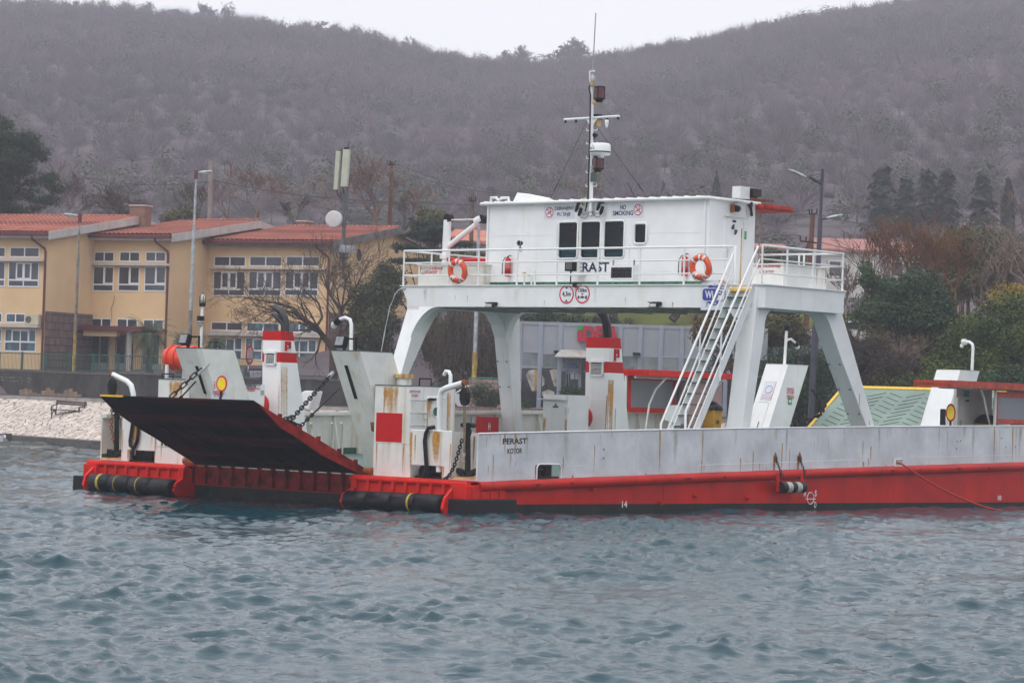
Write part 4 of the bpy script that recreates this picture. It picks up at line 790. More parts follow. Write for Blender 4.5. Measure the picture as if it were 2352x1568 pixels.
for x, y in ((430,345),(655,330)):                                           # floodlights and cables below the roof edge
    c = E(px('z5',x,y),W0-.12); m_ = MB(); m_.box(c.x-.03,c.x+.11,c.y-.06,c.y+.06,c.z+.10,c.z+.20)
    for dx, dz in ((.0,-.02),(-.12,-.14)): p = c+Vector((-.03,dx,dz)); m_.tube([p+Vector((0,0,.14)),p+Vector((-.03,.02,.0)),p+Vector((-.05,.05,-.10))],[.05,.06,.035],8)
    s_ = 1 if x < 500 else -1
    m_.tube([c+Vector((.05,0,-.15)),c+Vector((.06,-.05*s_,-.28)),c+Vector((.08,-.2*s_,-.30)),c+Vector((.08,-.36*s_,-.16))], .009, 4); m_.tube([c+Vector((.05,0,-.1)),c+Vector((.06,-.15*s_,-.20)),c+Vector((.08,-.36*s_,-.14))], .008, 4); m_.m = 1
    if x < 500: m_.torus(c+Vector((0,-.22,.14)), (1,0,0), .14, .02, 18, 5)
    m_.build('floodlight', [black, M('cable_cream',(.55,.52,.40),.6)], wh)
mb = MB(); c = E(px('z5',350,945),W0-.45); mb.box(c.x-.10,c.x+.10,c.y-.16,c.y+.15,c.z-.17,c.z+.14); mb.m = 1; mb.box(c.x-.106,c.x-.10,c.y-.12,c.y+.11,c.z-.12,c.z+.10); mb.m = 0; mb.cyl((c.x,c.y,c.z-.17),(c.x,c.y,ZD+.30),.02,None,6); mb.m = 2; mb.box(c.x-.1,c.x+.1,c.y-.3,c.y+.12,c.z-.30,c.z-.27); mb.box(c.x+.0,c.x+.06,c.y-.32,c.y-.22,c.z-.3,c.z+.16); mb.m = 0
mb.tube([(c.x,c.y,ZD+.3),(c.x,c.y,ZD)], .02, 6); mb.build('floodlight', [black, M('lamp_reflector',(.10,.10,.09),.2), white2], bridge)
mb = MB(); a, b_ = E(px('z5',774,953),V0+.02), E(px('z5',1010,1085),V0+.02); v = V0+.02      # display hung on the railing
mb.box(v-.06,v+.20,b_.y,a.y,b_.z-.02,a.z+.02); mb.m = 1; mb.box(v-.066,v-.061,b_.y+.05,a.y-.04,b_.z+.03,a.z-.04); mb.m = 2
W_ = (a.y-b_.y-.16)/4
for i in range(4):
    x = a.y-.09-i*W_-(.03 if i > 1 else 0)-.0; zt_, zb_ = a.z-.08, b_.z+.07; zm = (zt_+zb_)/2; w_ = W_*.72
    for seg in ((x,zt_,x-w_,zt_),(x,zm,x-w_,zm),(x,zb_,x-w_,zb_),(x,zt_,x,zm),(x,zm,x,zb_),(x-w_,zt_,x-w_,zm),(x-w_,zm,x-w_,zb_)): mb.tube([(v-.068,seg[0],seg[1]),(v-.068,seg[2],seg[3])], .010, 4)
mb.m = 3
for y in (a.y-.06, b_.y+.02): mb.box(v-.01,v+.02,y-.02,y+.02,a.z+.02,ZD+.70)
mb.build('clock_display', [white, blackgloss, M('unlit_segments',(.045,.035,.035),.4), grey], bridge)
mb = MB(); c = E(px('z4',1387,712),ue); mb.cyl((c.x-.06,c.y,c.z),(c.x+.06,c.y,c.z),.075,.06,12); mb.m = 1; mb.torus(c+Vector((-.06,0,0)),(1,0,0),.075,.012,14,5); mb.m = 0; mb.cyl((c.x,c.y,ZD+1.05),(c.x,c.y,c.z-.05),.02,None,6); mb.m = 1; mb.tube([(c.x,c.y+.02,ZD+1.12),(c.x,c.y-.12,ZD+1.06),(c.x,c.y-.04,ZD+.98),(c.x,c.y+.03,ZD+1.02)], .012, 4); mb.build('searchlight', [steelblk, grey], bridge)
mb = MB()
for x, y0, h in ((1430,1020,.3),(1505,1020,.28),(1540,935,.45)): c = E(px('z4',x,1115),W0-.25); mb.cyl((c.x,c.y,ZD),(c.x,c.y,ZD+h),.03,None,8)
c = E(px('z4',1450,1050),W0-.25); mb.box(c.x-.05,c.x+.05,c.y-.12,c.y+.08,c.z-.04,c.z+.04); mb.m = 1; mb.box(c.x-.04,c.x+.04,c.y+.05,c.y+.12,c.z-.02,c.z+.10); mb.build('deck_fittings', [white2, rustyel], bridge)
# roof gear: cabinet box with black unit, red awning
mb = MB(); a, b_ = E(px('z6',600,118),13.3), E(px('z6',683,240),13.3); mb.box(13.3,13.75,b_.y,a.y,WZ+.02,a.z); c = S(px('z6',808,140),b_.y+.1); mb.m = 1; mb.box(13.76,14.15,b_.y-.12,a.y-.05,WZ+.10,a.z-.04); mb.box(14.15,c.x,b_.y-.08,a.y-.1,WZ+.10,a.z-.12); mb.cyl((13.75,(a.y+b_.y)/2,WZ+.22),(14.2,(a.y+b_.y)/2,WZ+.22),.16,None,14); mb.m = 2; mb.box(13.8,14.8,b_.y-.1,a.y,WZ+.02,WZ+.06); mb.build('searchlight_housing', [white, blackgloss, rust], roof)
mb = MB(); a, b_ = E(px('z6',838,318),15.4), E(px('z6',1047,372),15.4); mb.box(14.9,16.3,b_.y,a.y+.3,b_.z,b_.z+.07); mb.box(14.9,16.3,b_.y-.0,b_.y+.04,b_.z,a.z); mb.box(14.9,14.94,b_.y,a.y+.3,b_.z,a.z); mb.m = 1; c = E(px('z6',890,372),15.5); mb.cyl((15.5,c.y,ZD),(15.5,c.y,c.z),.022,None,6); mb.build('awning', [M('awning_red',(.45,.03,.012),.6,var=.25,vs=5), M('rusty_post',(.42,.25,.15),.7,var=.3,vs=8)], wh)
# ---- mast
mb = MB(); vm = 12.62; b0 = E(px('r7',393,1560),vm); t0 = E(px('r7',403,610),vm); mb.tube([b0, t0], [.062,.05], 12)
mast = None
x0 = E(px('r7',388,600),vm); x1 = E(px('r7',387,528),vm); mb.tube([x0+Vector((0,-.06,-.05)), x0, x1, x1+Vector((0,-.17,0))], .03, 8)
mb.m = 1; mb.tube([E(px('r7',p[0],p[1]),vm-.08) for p in ((352,1560),(372,1470),(380,1200),(385,1000),(390,700),(378,650),(392,622))], .022, 6)
mb.m = 0
for y in (963,1062,1168,1273,1375):
    for s_ in (-1,1): c = E(px('r7',402-(y-900)*.012,y),vm); mb.tube([c, c+Vector((0,s_*.20,0)), c+Vector((0,s_*.20,.07))], .013, 5)
mb.box(vm-.05,vm+.05,b0.y-.22,b0.y+.06,b0.z+.78,b0.z+.88) if False else mb.box(vm-.02,W0,b0.y-.05,b0.y+.05,8.28,8.34)
mast = mb.build('mast', [white, black], ferry)
mb = MB(); a = E(px('r7',198,883),vm); b_ = E(px('r7',603,857),vm); mb.tube([a,b_], .035, 8); c = (E(px('r7',398,875),vm)); mb.prism([(vm,c.y+.22,c.z),(vm,c.y-.22,c.z),(vm,c.y,c.z-.26)], (.02,0,0)); mb.m = 1
for x, y in ((207,893),(285,890),(515,878),(595,868)): q = E(px('r7',x,y),vm); mb.cyl(q+Vector((0,0,.02)),q+Vector((0,0,-.06)),.035,None,8)
mb.m = 0; q = E(px('r7',511,905),vm); mb.lathe(q, [(.03,.08),(.055,.08),(.06,.0),(.035,-.10),(.03,-.14)], n=10); mb.build('crossbar', [white, black], mast)
mb = MB(); a = E(px('r7',408,505),vm); b_ = E(px('r7',430,97),vm); mb.tube([a+Vector((0,0,-.05)),a+Vector((0,0,.08)),a.lerp(b_,.06),b_], [.03,.024,.02,.015], 6); mb.build('whip_aerial', grey, mast)
def redlamp(x, y, jx, jy):
    c = E(px('r7',x,y),vm-.02); j = E(px('r7',jx,jy),vm); m_ = MB(); m_.m = 1; m_.cyl(c+Vector((0,0,-.16)),c+Vector((0,0,.16)),.15,None,16); m_.m = 0; m_.cyl(c+Vector((0,0,.15)),c+Vector((0,0,.19)),.16,None,16); m_.cyl(c+Vector((0,0,-.19)),c+Vector((0,0,-.15)),.16,None,16); m_.cyl(c+Vector((0,0,-.27)),c+Vector((0,0,-.19)),.09,.12,12)
    for k in range(4): a = k*math.pi/2+.4; m_.cyl(c+Vector((.165*math.cos(a),.165*math.sin(a),-.18)),c+Vector((.165*math.cos(a),.165*math.sin(a),.18)),.010,None,5)
    m_.m = 2; m_.tube([j, Vector((vm,c.y+.05,j.z)), Vector((vm,c.y,j.z+.08)), c+Vector((0,0,-.25))], [.045,.05,.06,.065], 8); m_.build('signal_lamp', [black, redglass, rustyel], mast)
redlamp(457,687,400,758); redlamp(447,1203,395,1270)
mb = MB(); c = E(px('r7',463,1103),vm-.1); mb.lathe(c, [(.05,.185),(.26,.175),(.305,.12),(.31,-.06)], n=24); mb.m = 1; mb.lathe(c, [(.311,-.06),(.311,-.10)], n=24); mb.m = 0; mb.lathe(c, [(.31,-.10),(.29,-.16),(.12,-.17)], n=24); mb.box(c.x-.05,c.x+.12,c.y-.06,c.y+.32,c.z-.24,c.z-.17)
for q in (-.15,.0): mb.cyl(c+Vector((-.1,q,-.22)),c+Vector((-.1,q,-.16)),.012,None,6)
mb.m = 1
mb.text('GARMIN', c+Vector((-.312,.24,-.005)), NX, UP, .30, .075, .002) if False else None
for i, ch in enumerate('GARMIN'):                                            # the lettering follows the curve of the dome
    th = 1.02-i*.185; d = Vector((-math.cos(th),math.sin(th),0)); tx_ = Vector((-math.sin(th),-math.cos(th),0)); mb.text(ch, c+d*.309+Vector((0,0,-.02)), tx_, UP, .048 if ch not in 'I' else .014, .075, .004)
mb.prism([c+Vector((-.309,.045,.075)),c+Vector((-.309,.015,.075)),c+Vector((-.309,.03,.115))], (-.004,0,0))
mb.build('radar_dome', [white, ink], mast)
mb = MB(); c = E(px('r7',407,585),vm-.06); mb.cyl(c+Vector((0,0,-.19)),c+Vector((0,0,-.10)),.07,None,10); mb.m = 1; mb.ball(c,.07,10,(1,1,1.7)); mb.m = 2
for k in range(6): a = k*math.pi/3; mb.tube([c+Vector((.075*math.cos(a),.075*math.sin(a),-.11)),c+Vector((.075*math.cos(a),.075*math.sin(a),.07)),c+Vector((0,0,.15))], .007, 4)
mb.build('mast_lamp', [rustyel, wglass, galv], mast)
mb = MB(); c = E(px('r7',435,868),vm+.15); mb.box(c.x-.1,c.x+.1,c.y-.14,c.y+.14,c.z-.06,c.z+.09); mb.m = 1; mb.box(c.x-.08,c.x+.08,c.y-.10,c.y+.02,c.z-.25,c.z-.06); mb.build('floodlight', [black, rustyel], mast)
mb = MB(); c = E(px('r7',428,1000),vm-.05); mb.cyl(c+Vector((-.05,0,0)),c+Vector((.05,0,.02)),.075,.05,10); mb.tube([c,c+Vector((.0,.07,-.12))], .02, 5); mb.build('horn', black, mast)
mb = MB(); c = E(px('r7',415,1310),vm-.05); mb.box(c.x-.06,c.x+.06,c.y-.08,c.y+.08,c.z-.12,c.z+.14); mb.build('junction_box', M('bottle_glass',(.03,.06,.05),.15), mast)
mb = MB(); c = E(px('r7',413,1246),vm-.05); mb.box(c.x-.05,c.x+.05,c.y-.07,c.y+.07,c.z-.08,c.z+.08); mb.build('junction_box', grey, mast)
mb = MB()
for p in (((365,890),(92,1475)),((425,920),(820,1470))):
    a, b_ = E(px('r7',*p[0]),vm), E(px('r7',*p[1]),vm+ .1); mb.tube([a,b_], .007, 4)
    k = a.lerp(b_,.80); mb.tube([k,k.lerp(b_,.45)], .016, 5)
a, b_ = E(px('r7',662,1345),vm), E(px('r7',718,1455),vm); mb.tube([a,b_],.011,5); mb.build('stay_wire', steelblk, mast)
# ---- rescue davit on the far wing
mb = MB(); b0 = E(px('z4',600,1000),13.6); b0.z = ZD; t0 = E(px('z4',628,470),13.6); mb.tube([b0,t0],.125,14); m1 = E(px('z4',600,860),13.6); mb.tube([m1+Vector((0,0,-.05)),m1+Vector((0,0,.08))],.165,14)
j = E(px('z4',615,760),13.6); e = E(px('z4',960,490),13.6); mb.tube([j,e],.085,12); mb.tube([e+Vector((0,.12,0)),e+Vector((0,-.12,.10))],.14,10); mb.m = 2; mb.tube([t0+Vector((0,-.05,0)), e+Vector((0,.1,.08))], .022, 6)
mb.m = 1; mb.cyl(e+Vector((-.10,-.14,.08)),e+Vector((.10,-.14,.08)),.14,None,14); mb.cyl(t0+Vector((-.1,-.05,.06)),t0+Vector((.1,-.05,.06)),.13,None,14); mb.build('rescue_davit', [white, black, white2], ferry)
# ---- passenger shelters
def shelter(v0, v1, uo, ui, zt_, rz):
    """uo: outboard u, ui: inboard u of the roof"""
    m_ = MB(); s_ = 1 if ui > uo else -1; a, b_ = sorted((uo, ui))
    m_.box(v0,v1,a,b_,zt_-.02,zt_+.03); m_.box(v0,v1,ui-.03,ui+.03,zt_-.08,zt_+.13); m_.box(v0,v1,uo-.03,uo+.03,zt_-.08,zt_+.13); m_.box(v0,v0+.05,a,b_,zt_-.08,zt_+.13)
    return m_
mb = shelter(22.55, 27.3, 13.45, 12.3, 3.82, 0); u_ = 13.30
mb.m = 1; mb.tube([(22.6,12.9,3.70),(27.3,12.9,3.70)],.05,8); mb.tube([(22.62,13.3,1.4),(22.62,13.3,3.8)],.05,8)
for v in (23.6,25.2,26.8): mb.tube([(v,12.35,3.72),(v-.25,12.6,3.3),(v-.42,12.72,2.8),(v-.5,12.78,2.0),(v-.5,12.78,1.4)],.035,8)
mb.m = 0; z0, z1 = 2.68, 3.60
for a, b_ in ((z0-.16,z0),(z1,z1+.16)): mb.box(22.75,27.3,u_-.02,u_+.02,a,b_)
for v in (22.75,25.2,27.1): mb.box(v,v+.14,u_-.025,u_+.025,z0-.16,z1+.16)
mb.m = 2; mb.box(22.89,27.1,u_-.006,u_+.006,z0,z1); mb.m = 3; mb.box(25.45,27.3,12.75,13.2,1.3,3.72)
mb.build('shelter', [brightred, white2, panelglass, M('pinkish_panel',(.45,.30,.28),.5,var=.1,streak=.3)], ferry)
mb = shelter(21.55, 27.3, .10, 1.35, 3.68, 0); mb.m = 1
mb.tube([(21.6,.5,3.60),(27.3,.5,3.60)],.045,8); c = S(px('r1',1255,700),.35); mb.box(c.x-.04,c.x+.03,.32,.38,1.3,3.66)
a0 = S(px('r1',1145,575),.6); a1 = S(px('r1',1238,835),.6); mb.tube([(a0.x,.6,3.66),(a0.x+.25,.6,3.3),(a0.x+.42,.6,2.9),(a1.x-.03,.6,2.2),(a1.x,.6,1.4)],.035,8)
mb.m = 0
a, b_ = S(px('r1',1262,582),.35), S(px('r1',1268,818),.35)
mb.box(a.x,27.3,.33,.37,a.z-.17,a.z); mb.box(a.x,27.3,.33,.37,b_.z,b_.z+.15); mb.box(a.x,a.x+.1,.32,.38,b_.z,a.z); mb.box(a.x+.5,a.x+.58,.55,.6,b_.z,a.z)
mb.m = 2; mb.box(a.x+.1,27.3,.345,.352,b_.z+.15,a.z-.17)
mb.m = 3; wl_ = S(px('r1',968,700),1.4).x; mb.box(wl_,26.2,1.40,1.50,1.3,3.62); mb.m = 1; mb.box(26.25,27.2,1.3,1.4,1.4,3.3)
mb.build('shelter', [M('weathered_red',(.45,.05,.02),.5,var=.3,vs=5), white2, panelglass, offwhite], ferry)
mb = MB(); d0, d1 = S(px('r1',975,625),1.38), S(px('r1',1135,625),1.38); mb.box(d0.x,d1.x,1.37,1.40,1.35,d0.z); mb.tube([(d0.x,1.37,1.35),(d0.x,1.37,d0.z-.08),(d0.x+.08,1.37,d0.z),(d1.x-.08,1.37,d0.z),(d1.x,1.37,d0.z-.08),(d1.x,1.37,1.35)],.025,6); mb.m = 1; c = S(px('r1',1052,650),1.36); mb.box(c.x-.1,c.x+.1,1.362,1.369,c.z-.035,c.z+.035); c = S(px('r1',1043,598),1.39); mb.m = 2; mb.box(c.x-.17,c.x+.17,1.385,1.398,c.z-.09,c.z+.09); mb.m = 3; c = S(px('r1',995,815),1.36); mb.cyl((c.x,1.33,c.z-.1),(c.x,1.33,c.z+.1),.02,None,6)
mb.build('shelter_door', [offwhite, M('brown_plate',(.12,.06,.05),.5), M('exit_board',(.10,.30,.22),.5), grey], ferry)
# ================================================================== THINGS ON THE FERRY (each stands, hangs or lies on it)
def sthing(name, label, cat, org, group=None): return thing(name, label, cat, SH, org, group)
def lifebuoy(x, y, n, v, label):
    c = E(px(n,x,y),v); t = sthing('lifebuoy', label, 'lifebuoy', c, 'lifebuoys hung on the bridge railing'); m_ = MB()
    tilt = Vector((1,.0,.10)).normalized(); m_.torus(c, tilt, .285, .085, 36, 12); m_.build('ring', orange, t)
    y_ = Vector((0,1,0)); z_ = tilt.cross(y_).normalized()
    for a in (45,62,92,120,225,245,305,322):
        if a in (62,): continue
        d = y_*math.cos(R(a)) + z_*math.sin(R(a)); q = c + d*.285; ax = (z_*math.cos(R(a)) - y_*math.sin(R(a))); m_ = MB(); m_.lathe(q-ax*.028, [(.091,0),(.091,.056)], ax, 14); m_.build('reflective_band', whiteink, t)
    m_ = MB()
    for tx, a0, st_ in (('PERAST', 138, -17), ('KOTOR', 240, 15)):
        for i, ch in enumerate(tx):
            a = R(a0+i*st_); d = Vector((0, math.cos(a), math.sin(a))); up = d if st_ < 0 else -d; rd = up.cross(Vector((-1,0,0)))
            m_.text(ch, c + d*.285 + Vector((-.088,0,0)) - up*.05 - rd*.03, rd, up, .055, .095, .003)
    m_.build('lettering', ink, t)
    m_ = MB(); pts = []
    for k in range(25): a = 2*math.pi*k/24; rr = .385 + .02*math.sin(4*a); pts.append(c + (y_*math.cos(a) + z_*math.sin(a))*rr)
    m_.tube(pts, .010, 5); m_.build('grab_line', rope, t); return t
lifebuoy(733,1005,'z4',V0-.10,'orange lifebuoy with white bands on the railing beside the life jacket locker'); lifebuoy(1705,967,'z5',V0-.10,'orange lifebuoy with white bands hung near the top of the staircase')
def extinguisher(n, x, y, v, label):
    c = E(px(n,x,y),v); c.z -= .02; t = sthing('fire_extinguisher', label, 'fire extinguisher', c+Vector((0,0,-.28)), 'fire extinguishers on the wheelhouse wall'); m_ = MB()
    m_.lathe(c, [(.06,-.30),(.092,-.28),(.092,.18),(.075,.235),(.03,.26)], n=16); m_.build('cylinder', signred, t)
    m_ = MB(); m_.lathe(c, [(.0935,-.06),(.0935,.11)], n=16); m_.build('label_wrap', M('extinguisher_label',(.45,.14,.14),.5,var=.5,vs=25), t)
    m_ = MB(); m_.lathe(c, [(.094,-.17),(.094,-.145)], n=16); m_.cyl(c+Vector((0,0,.25)),c+Vector((0,0,.31)),.025,None,8); m_.tube([c+Vector((-.02,.0,.30)),c+Vector((-.03,-.1,.33)),c+Vector((-.02,-.14,.31))],.014,6); m_.build('valve', black, t)
    m_ = MB(); m_.tube([c+Vector((0,.02,.28)),c+Vector((-.02,.10,.27)),c+Vector((-.02,.19,.16)),c+Vector((-.01,.21,-.1)),c+Vector((0,.21,-.27))],[.013,.013,.013,.013,.02],6); m_.build('hose', black, t)
extinguisher('z4',1258,950,W0-.12,'red fire extinguisher with black hose mounted left of the wheelhouse windows'); extinguisher('z5',1538,935,W0-.12,'red fire extinguisher with black ring handle mounted right of the wheelhouse windows')
# life jacket lockers
org = (12.3,12.1,ZD); t = sthing('life_jacket_locker', 'white locker with peeling red lettering on the far wing of the bridge', 'locker', org, 'life jacket lockers on the bridge deck'); mb = MB()
mb.box(12.3,13.1,10.80,13.40,ZD,6.83); lk = mb.build('box', offwhite, t, bevel=.01); stain('rust_streaks', ruststain, lk, [((12.3,13.3,6.8),.06,.3,.8),((12.3,12.7,6.83),.03,.12,.9),((12.3,11.95,6.83),.03,.12,.9)], (0,1,0), (-1,0,0))
mb = MB(); mb.box(12.27,13.13,10.77,13.43,6.83,6.87); mb.build('lid', white2, t)
mb = MB(); mb.m = 0; q0, q1 = E(px('z4',340,1000),12.298), E(px('z4',577,992),12.298); mb.text('POJASEVI ZA SPASAVANJE', q0, NX, UP, q0.y-q1.y, .11); q0, q1 = E(px('z4',385,1042),12.298), E(px('z4',522,1036),12.298); mb.text('LIFE JACKET', q0, NX, UP, q0.y-q1.y, .125); mb.m = 1; q = E(px('z4',395,985),12.293); mb.prism([(12.291,q.y+a*.16,q.z+b_*.07) for a, b_ in ((-1,-.3),(-.4,-1),(.6,-.8),(1,.2),(.3,.9),(-.5,.6))], (-.002,0,0)); q = E(px('z4',372,1025),12.293); mb.prism([(12.291,q.y+a*.10,q.z+b_*.06) for a, b_ in ((-1,-.5),(.4,-1),(1,.3),(-.2,1))], (-.002,0,0)); q = E(px('z4',553,1020),12.293); mb.box(12.290,12.294,q.y-.04,q.y+.04,q.z-.05,q.z+.05); mb.build('lettering', [redink, M('torn_paper',(.45,.43,.40),.8,var=.3,vs=12)], t)
org = (14.6,.98,ZD); t = sthing('life_jacket_locker', 'white locker with red lettering on the near wing above the staircase side', 'locker', org, 'life jacket lockers on the bridge deck'); mb = MB()
mb.box(13.36,15.50,.55,1.62,ZD,6.82); lk = mb.build('box', white2, t, bevel=.01); stain('rust_streaks', ruststain, lk, [((13.55,.55,6.8),.05,.5,.6),((15.0,.55,6.8),.07,.5,.8),((15.44,.55,6.8),.06,.55,1.0)], SX, (0,-1,0))
mb = MB(); mb.box(13.32,15.54,.52,1.65,6.82,6.86); mb.build('lid', white2, t)
mb = MB(); q0, q1 = E(px('z6',893,975),13.355), E(px('z6',1086,974),13.355); mb.text('POJASEVI ZA SPASAVANJE', Vector((13.355,1.50,q0.z)), NX, UP, .84, .10); mb.text('LIFE JACKET', Vector((13.355,1.36,q0.z-.16)), NX, UP, .50, .10); mb.build('lettering', redink, t)
# red rescue boat cradle on the far wing
t = sthing('rescue_boat', 'red rescue boat hull stowed behind the white locker under the davit', 'rescue boat', (14.1,11.9,ZD)); mb = MB()
prof = [(0,.12),(.25,.03),(.55,.0),(.80,.06),(.85,.35),(.85,.80)]
rings = []
for u, k, sh in ((10.95,.9,.0),(11.6,1,.0),(12.6,1,.02),(13.1,.8,.06),(13.45,.35,.16)):
    rings.append([(14.15-.85*k+q[0]*k*0, u, ZD+.12+sh) for q in [(0,0)]] + [(14.15-.6*k,u,ZD+.05+sh),(14.15+.6*k,u,ZD+.05+sh),(14.15+.85*k,u,ZD+.40+sh),(14.15+.8*k,u,ZD+.86+sh*.4),(14.15-.8*k,u,ZD+.86+sh*.4),(14.15-.88*k,u,ZD+.45+sh)])
mb.loft(rings, True, True, True); mb.build('hull', brightred, t); mb = MB(); mb.tube([(13.38,10.95,7.04),(13.33,12.6,7.05),(13.55,13.3,7.1)],.06,8); mb.tube([(13.28,10.95,6.64),(13.26,12.6,6.66),(13.5,13.2,6.7)],.04,8); mb.build('gunwale', signred, t)
# liferaft canister
c = E(px('z1',945,150),2.9); t = sthing('liferaft_canister', 'orange liferaft canister in a white cradle behind the far ramp tower', 'liferaft', (2.9,c.y,3.1)); mb = MB(); r_ = .33
ca, cb = c+Vector((0,.88,-.06)), c+Vector((0,-.72,-.06))
mb.lathe(ca, [(.03,0),(.16,.02),(.28,.10),(r_,.25),(r_,1.35),(.28,1.50),(.16,1.58),(.03,1.60)], cb-ca, 24); mb.build('canister', rafto, t); mb = MB()
for k in (.33,.62,.98,1.28): mb.torus(ca+(cb-ca).normalized()*k, cb-ca, r_+.01, .03, 24, 6)
mb.torus((ca+cb)/2, (0,0,1), .0001, .001, 4, 3); mb.build('straps', M('raft_strap',(.62,.04,.01),.4), t); mb = MB()
for u in (c.y+.50, c.y-.45): mb.box(2.55,2.6,u-.05,u+.05,3.0,3.5); mb.box(3.2,3.25,u-.05,u+.05,3.0,3.5); mb.box(2.55,3.25,u-.05,u+.05,3.05,3.13)
mb.m = 1; mb.tube([(2.45,c.y+.55,3.07),(2.45,c.y+.55,3.24),(2.45,c.y+.1,3.24),(2.45,c.y+.1,3.07)],.022,6); mb.build('cradle', [white, black], t)
# anchors
def anchor(mir, n, top, bot, label):
    U = (lambda u: B-u) if mir else (lambda u: u)
    v = .30; a, b_ = E(px(n,*top),v), E(px(n,*bot),v); t = sthing('anchor', label, 'anchor', (v,b_.y,b_.z), 'stowed anchors'); m_ = MB(); s_ = 1
    m_.tube([b_,a],[.075,.06],8); m_.box(v-.07,v+.07,a.y-.12,a.y+.12,a.z-.02,a.z+.10); m_.cyl((v-.1,a.y-.12,a.z+.04),(v+.1,a.y-.12,a.z+.04),.06,None,8); m_.cyl((v-.1,a.y+.12,a.z+.04),(v+.1,a.y+.12,a.z+.04),.05,None,8); m_.torus((v,a.y,a.z-.12),(1,0,.2),.09,.03,14,6); m_.build('shank', steelblk, t); m_ = MB()
    for q in (-1,1):
        m_.prism([(v-.10,b_.y,b_.z-.06),(v-.10,b_.y+q*.16,b_.z-.05),(v-.12,b_.y+q*.40,b_.z+.12),(v-.10,b_.y+q*.44,b_.z+.30),(v-.10,b_.y+q*.34,b_.z+.16),(v-.10,b_.y+q*.1,b_.z+.08)], (.16,0,0))
    m_.build('flukes', steelblk, t)
anchor(False,'z3',(778,745),(775,1140),'black stowed anchor with a rusty recess at the near corner beside the ship name'); anchor(True,'z1',(350,620),(345,975),'black stowed anchor in the far corner recess below the raised ramp tip')
def pulley(n, x, y, x2, y2, x3, y3, label, lab2, v=0.0):
    c = E(px(n,x,y),v); tp = E(px(n,x2,y2),v); lo = E(px(n,x3,y3),.22); t = sthing('pulley_block', label, 'pulley block', c, 'pulley blocks hanging from the anchor davits'); m_ = MB()
    m_.prism([(v-.07,c.y+a*.13,c.z+b_*.22) for a, b_ in ((-.5,-1),(.5,-1),(1,-.4),(1,.4),(.4,1),(-.4,1),(-1,.4),(-1,-.4))], (.14,0,0)); m_.cyl((v-.09,c.y,c.z),(v+.09,c.y,c.z),.10,None,12); m_.build('block', steelblk, t, bevel=.02); m_ = MB(); m_.chain([tp, c+Vector((0,0,.20))], .07, .012, .03); m_.build('shackle', steelblk, t)
    t2 = sthing('hoist_rope', lab2, 'rope', lo, 'hoist ropes of the anchor davits'); m_ = MB()
    for k in (-.03,.03): m_.tube([c+Vector((0,k,-.2)), c.lerp(lo,.5)+Vector((0,k*.7,0)), lo+Vector((0,k*.2,0))], .018, 6)
    m_.build('rope', rope, t2); m_ = MB(); m_.m = 0; m_.chain([lo, lo+Vector((0,0,-.25))], .07, .014, .032); m_.build('shackle', galv, t2)
pulley('z3',752,490,760,385,745,960,'rusty pulley block hanging from the near davit','doubled hoist rope hanging beside the near anchor'); pulley('z1',312,410,316,330,305,690,'rusty yellowish pulley block hanging from the far davit','hoist rope running down behind the far ramp tip')
def schain(name, label, pts, pitch, r, w_, cat='chain', grp=None, mat=None):
    t = sthing(name, label, cat, pts[0], grp); m_ = MB(); m_.chain(pts, pitch, r, w_); m_.build('links', mat or steelblk, t); return t
schain('anchor_chain','black chain sagging from the near anchor to the hose by the mooring opening',[E(px('z3',*p),-.04) for p in ((728,850),(700,950),(660,1080),(620,1150),(570,1190),(545,1175))], .075, .018, .032, grp='anchor chains')
schain('anchor_chain','rusty chain with bright shackles hanging beside the far anchor',[E(px('z1',*p),.10) for p in ((305,690),(305,760),(318,850),(322,880))], .075, .016, .032, grp='anchor chains', mat=rust)
for k, (pts, lab) in enumerate((([(490,765),(445,755),(425,800),(415,860),(422,960),(428,1060),(425,1120)],'thick black hose hanging over the near parapet into the mooring opening'),)):
    t = sthing('mooring_hose', lab, 'hose', E(px('z3',*pts[-1]),-.05)); m_ = MB(); q = [E(px('z3',*p),-.07) for p in pts]; q[0] = q[1]+Vector((.12,-.12,.03)); m_.tube(q, .052, 8); m_.tube([E(px('z3',*p),-.07) for p in ((425,1120),(400,1200),(375,1205),(355,1180),(350,1150))], .05, 8); m_.build('hose', rubber, t)
t = sthing('mooring_hose','two black ropes looped over the far parapet under the ramp','hose',E(px('z1',480,930),-.06)); mb = MB()
for xs in (((485,680),(475,760),(460,860),(462,900),(485,920),(483,960)),((525,690),(530,780),(520,860),(500,905),(485,930),(480,980))): mb.tube([E(px('z1',*p),-.07) for p in xs], .05, 8)
mb.build('rope', rubber, t)
# ramp chains and rods
a = E(px('z2',770,470),-.1); t = sthing('ramp_chain','heavy chain from the near ramp tower down to the ramp edge','chain',a,'ramp lifting gear'); b_ = S(px('z2',480,800),3.85); mb = MB(); mb.chain([a,b_],.15,.019,.045); mb.build('links', steelblk, t); mb = MB(); mb.chain([b_+Vector((.05,0,.12)),b_+Vector((-.2,.05,.02)),b_+Vector((.25,.0,-.1)),b_+Vector((-.05,.0,.0)),b_+Vector((.35,0,-.12))],.13,.019,.045); mb.build('slack_links', steelblk, t); mb = MB(); d = (b_-a).normalized(); mb.tube([a-d*.25,a+d*.05],.05,8); mb.build('turnbuckle', galv, t)
a = E(px('z2',842,556),-.05); b_ = S(px('z2',545,850),3.85); t = sthing('ramp_rod','thin tie rod beside the near ramp chain','tie rod',a,'ramp lifting gear'); mb = MB(); mb.tube([a,a.lerp(b_,.8)],.022,6); mb.chain([a.lerp(b_,.6),b_],.13,.016,.036); mb.build('rod', steelblk, t)
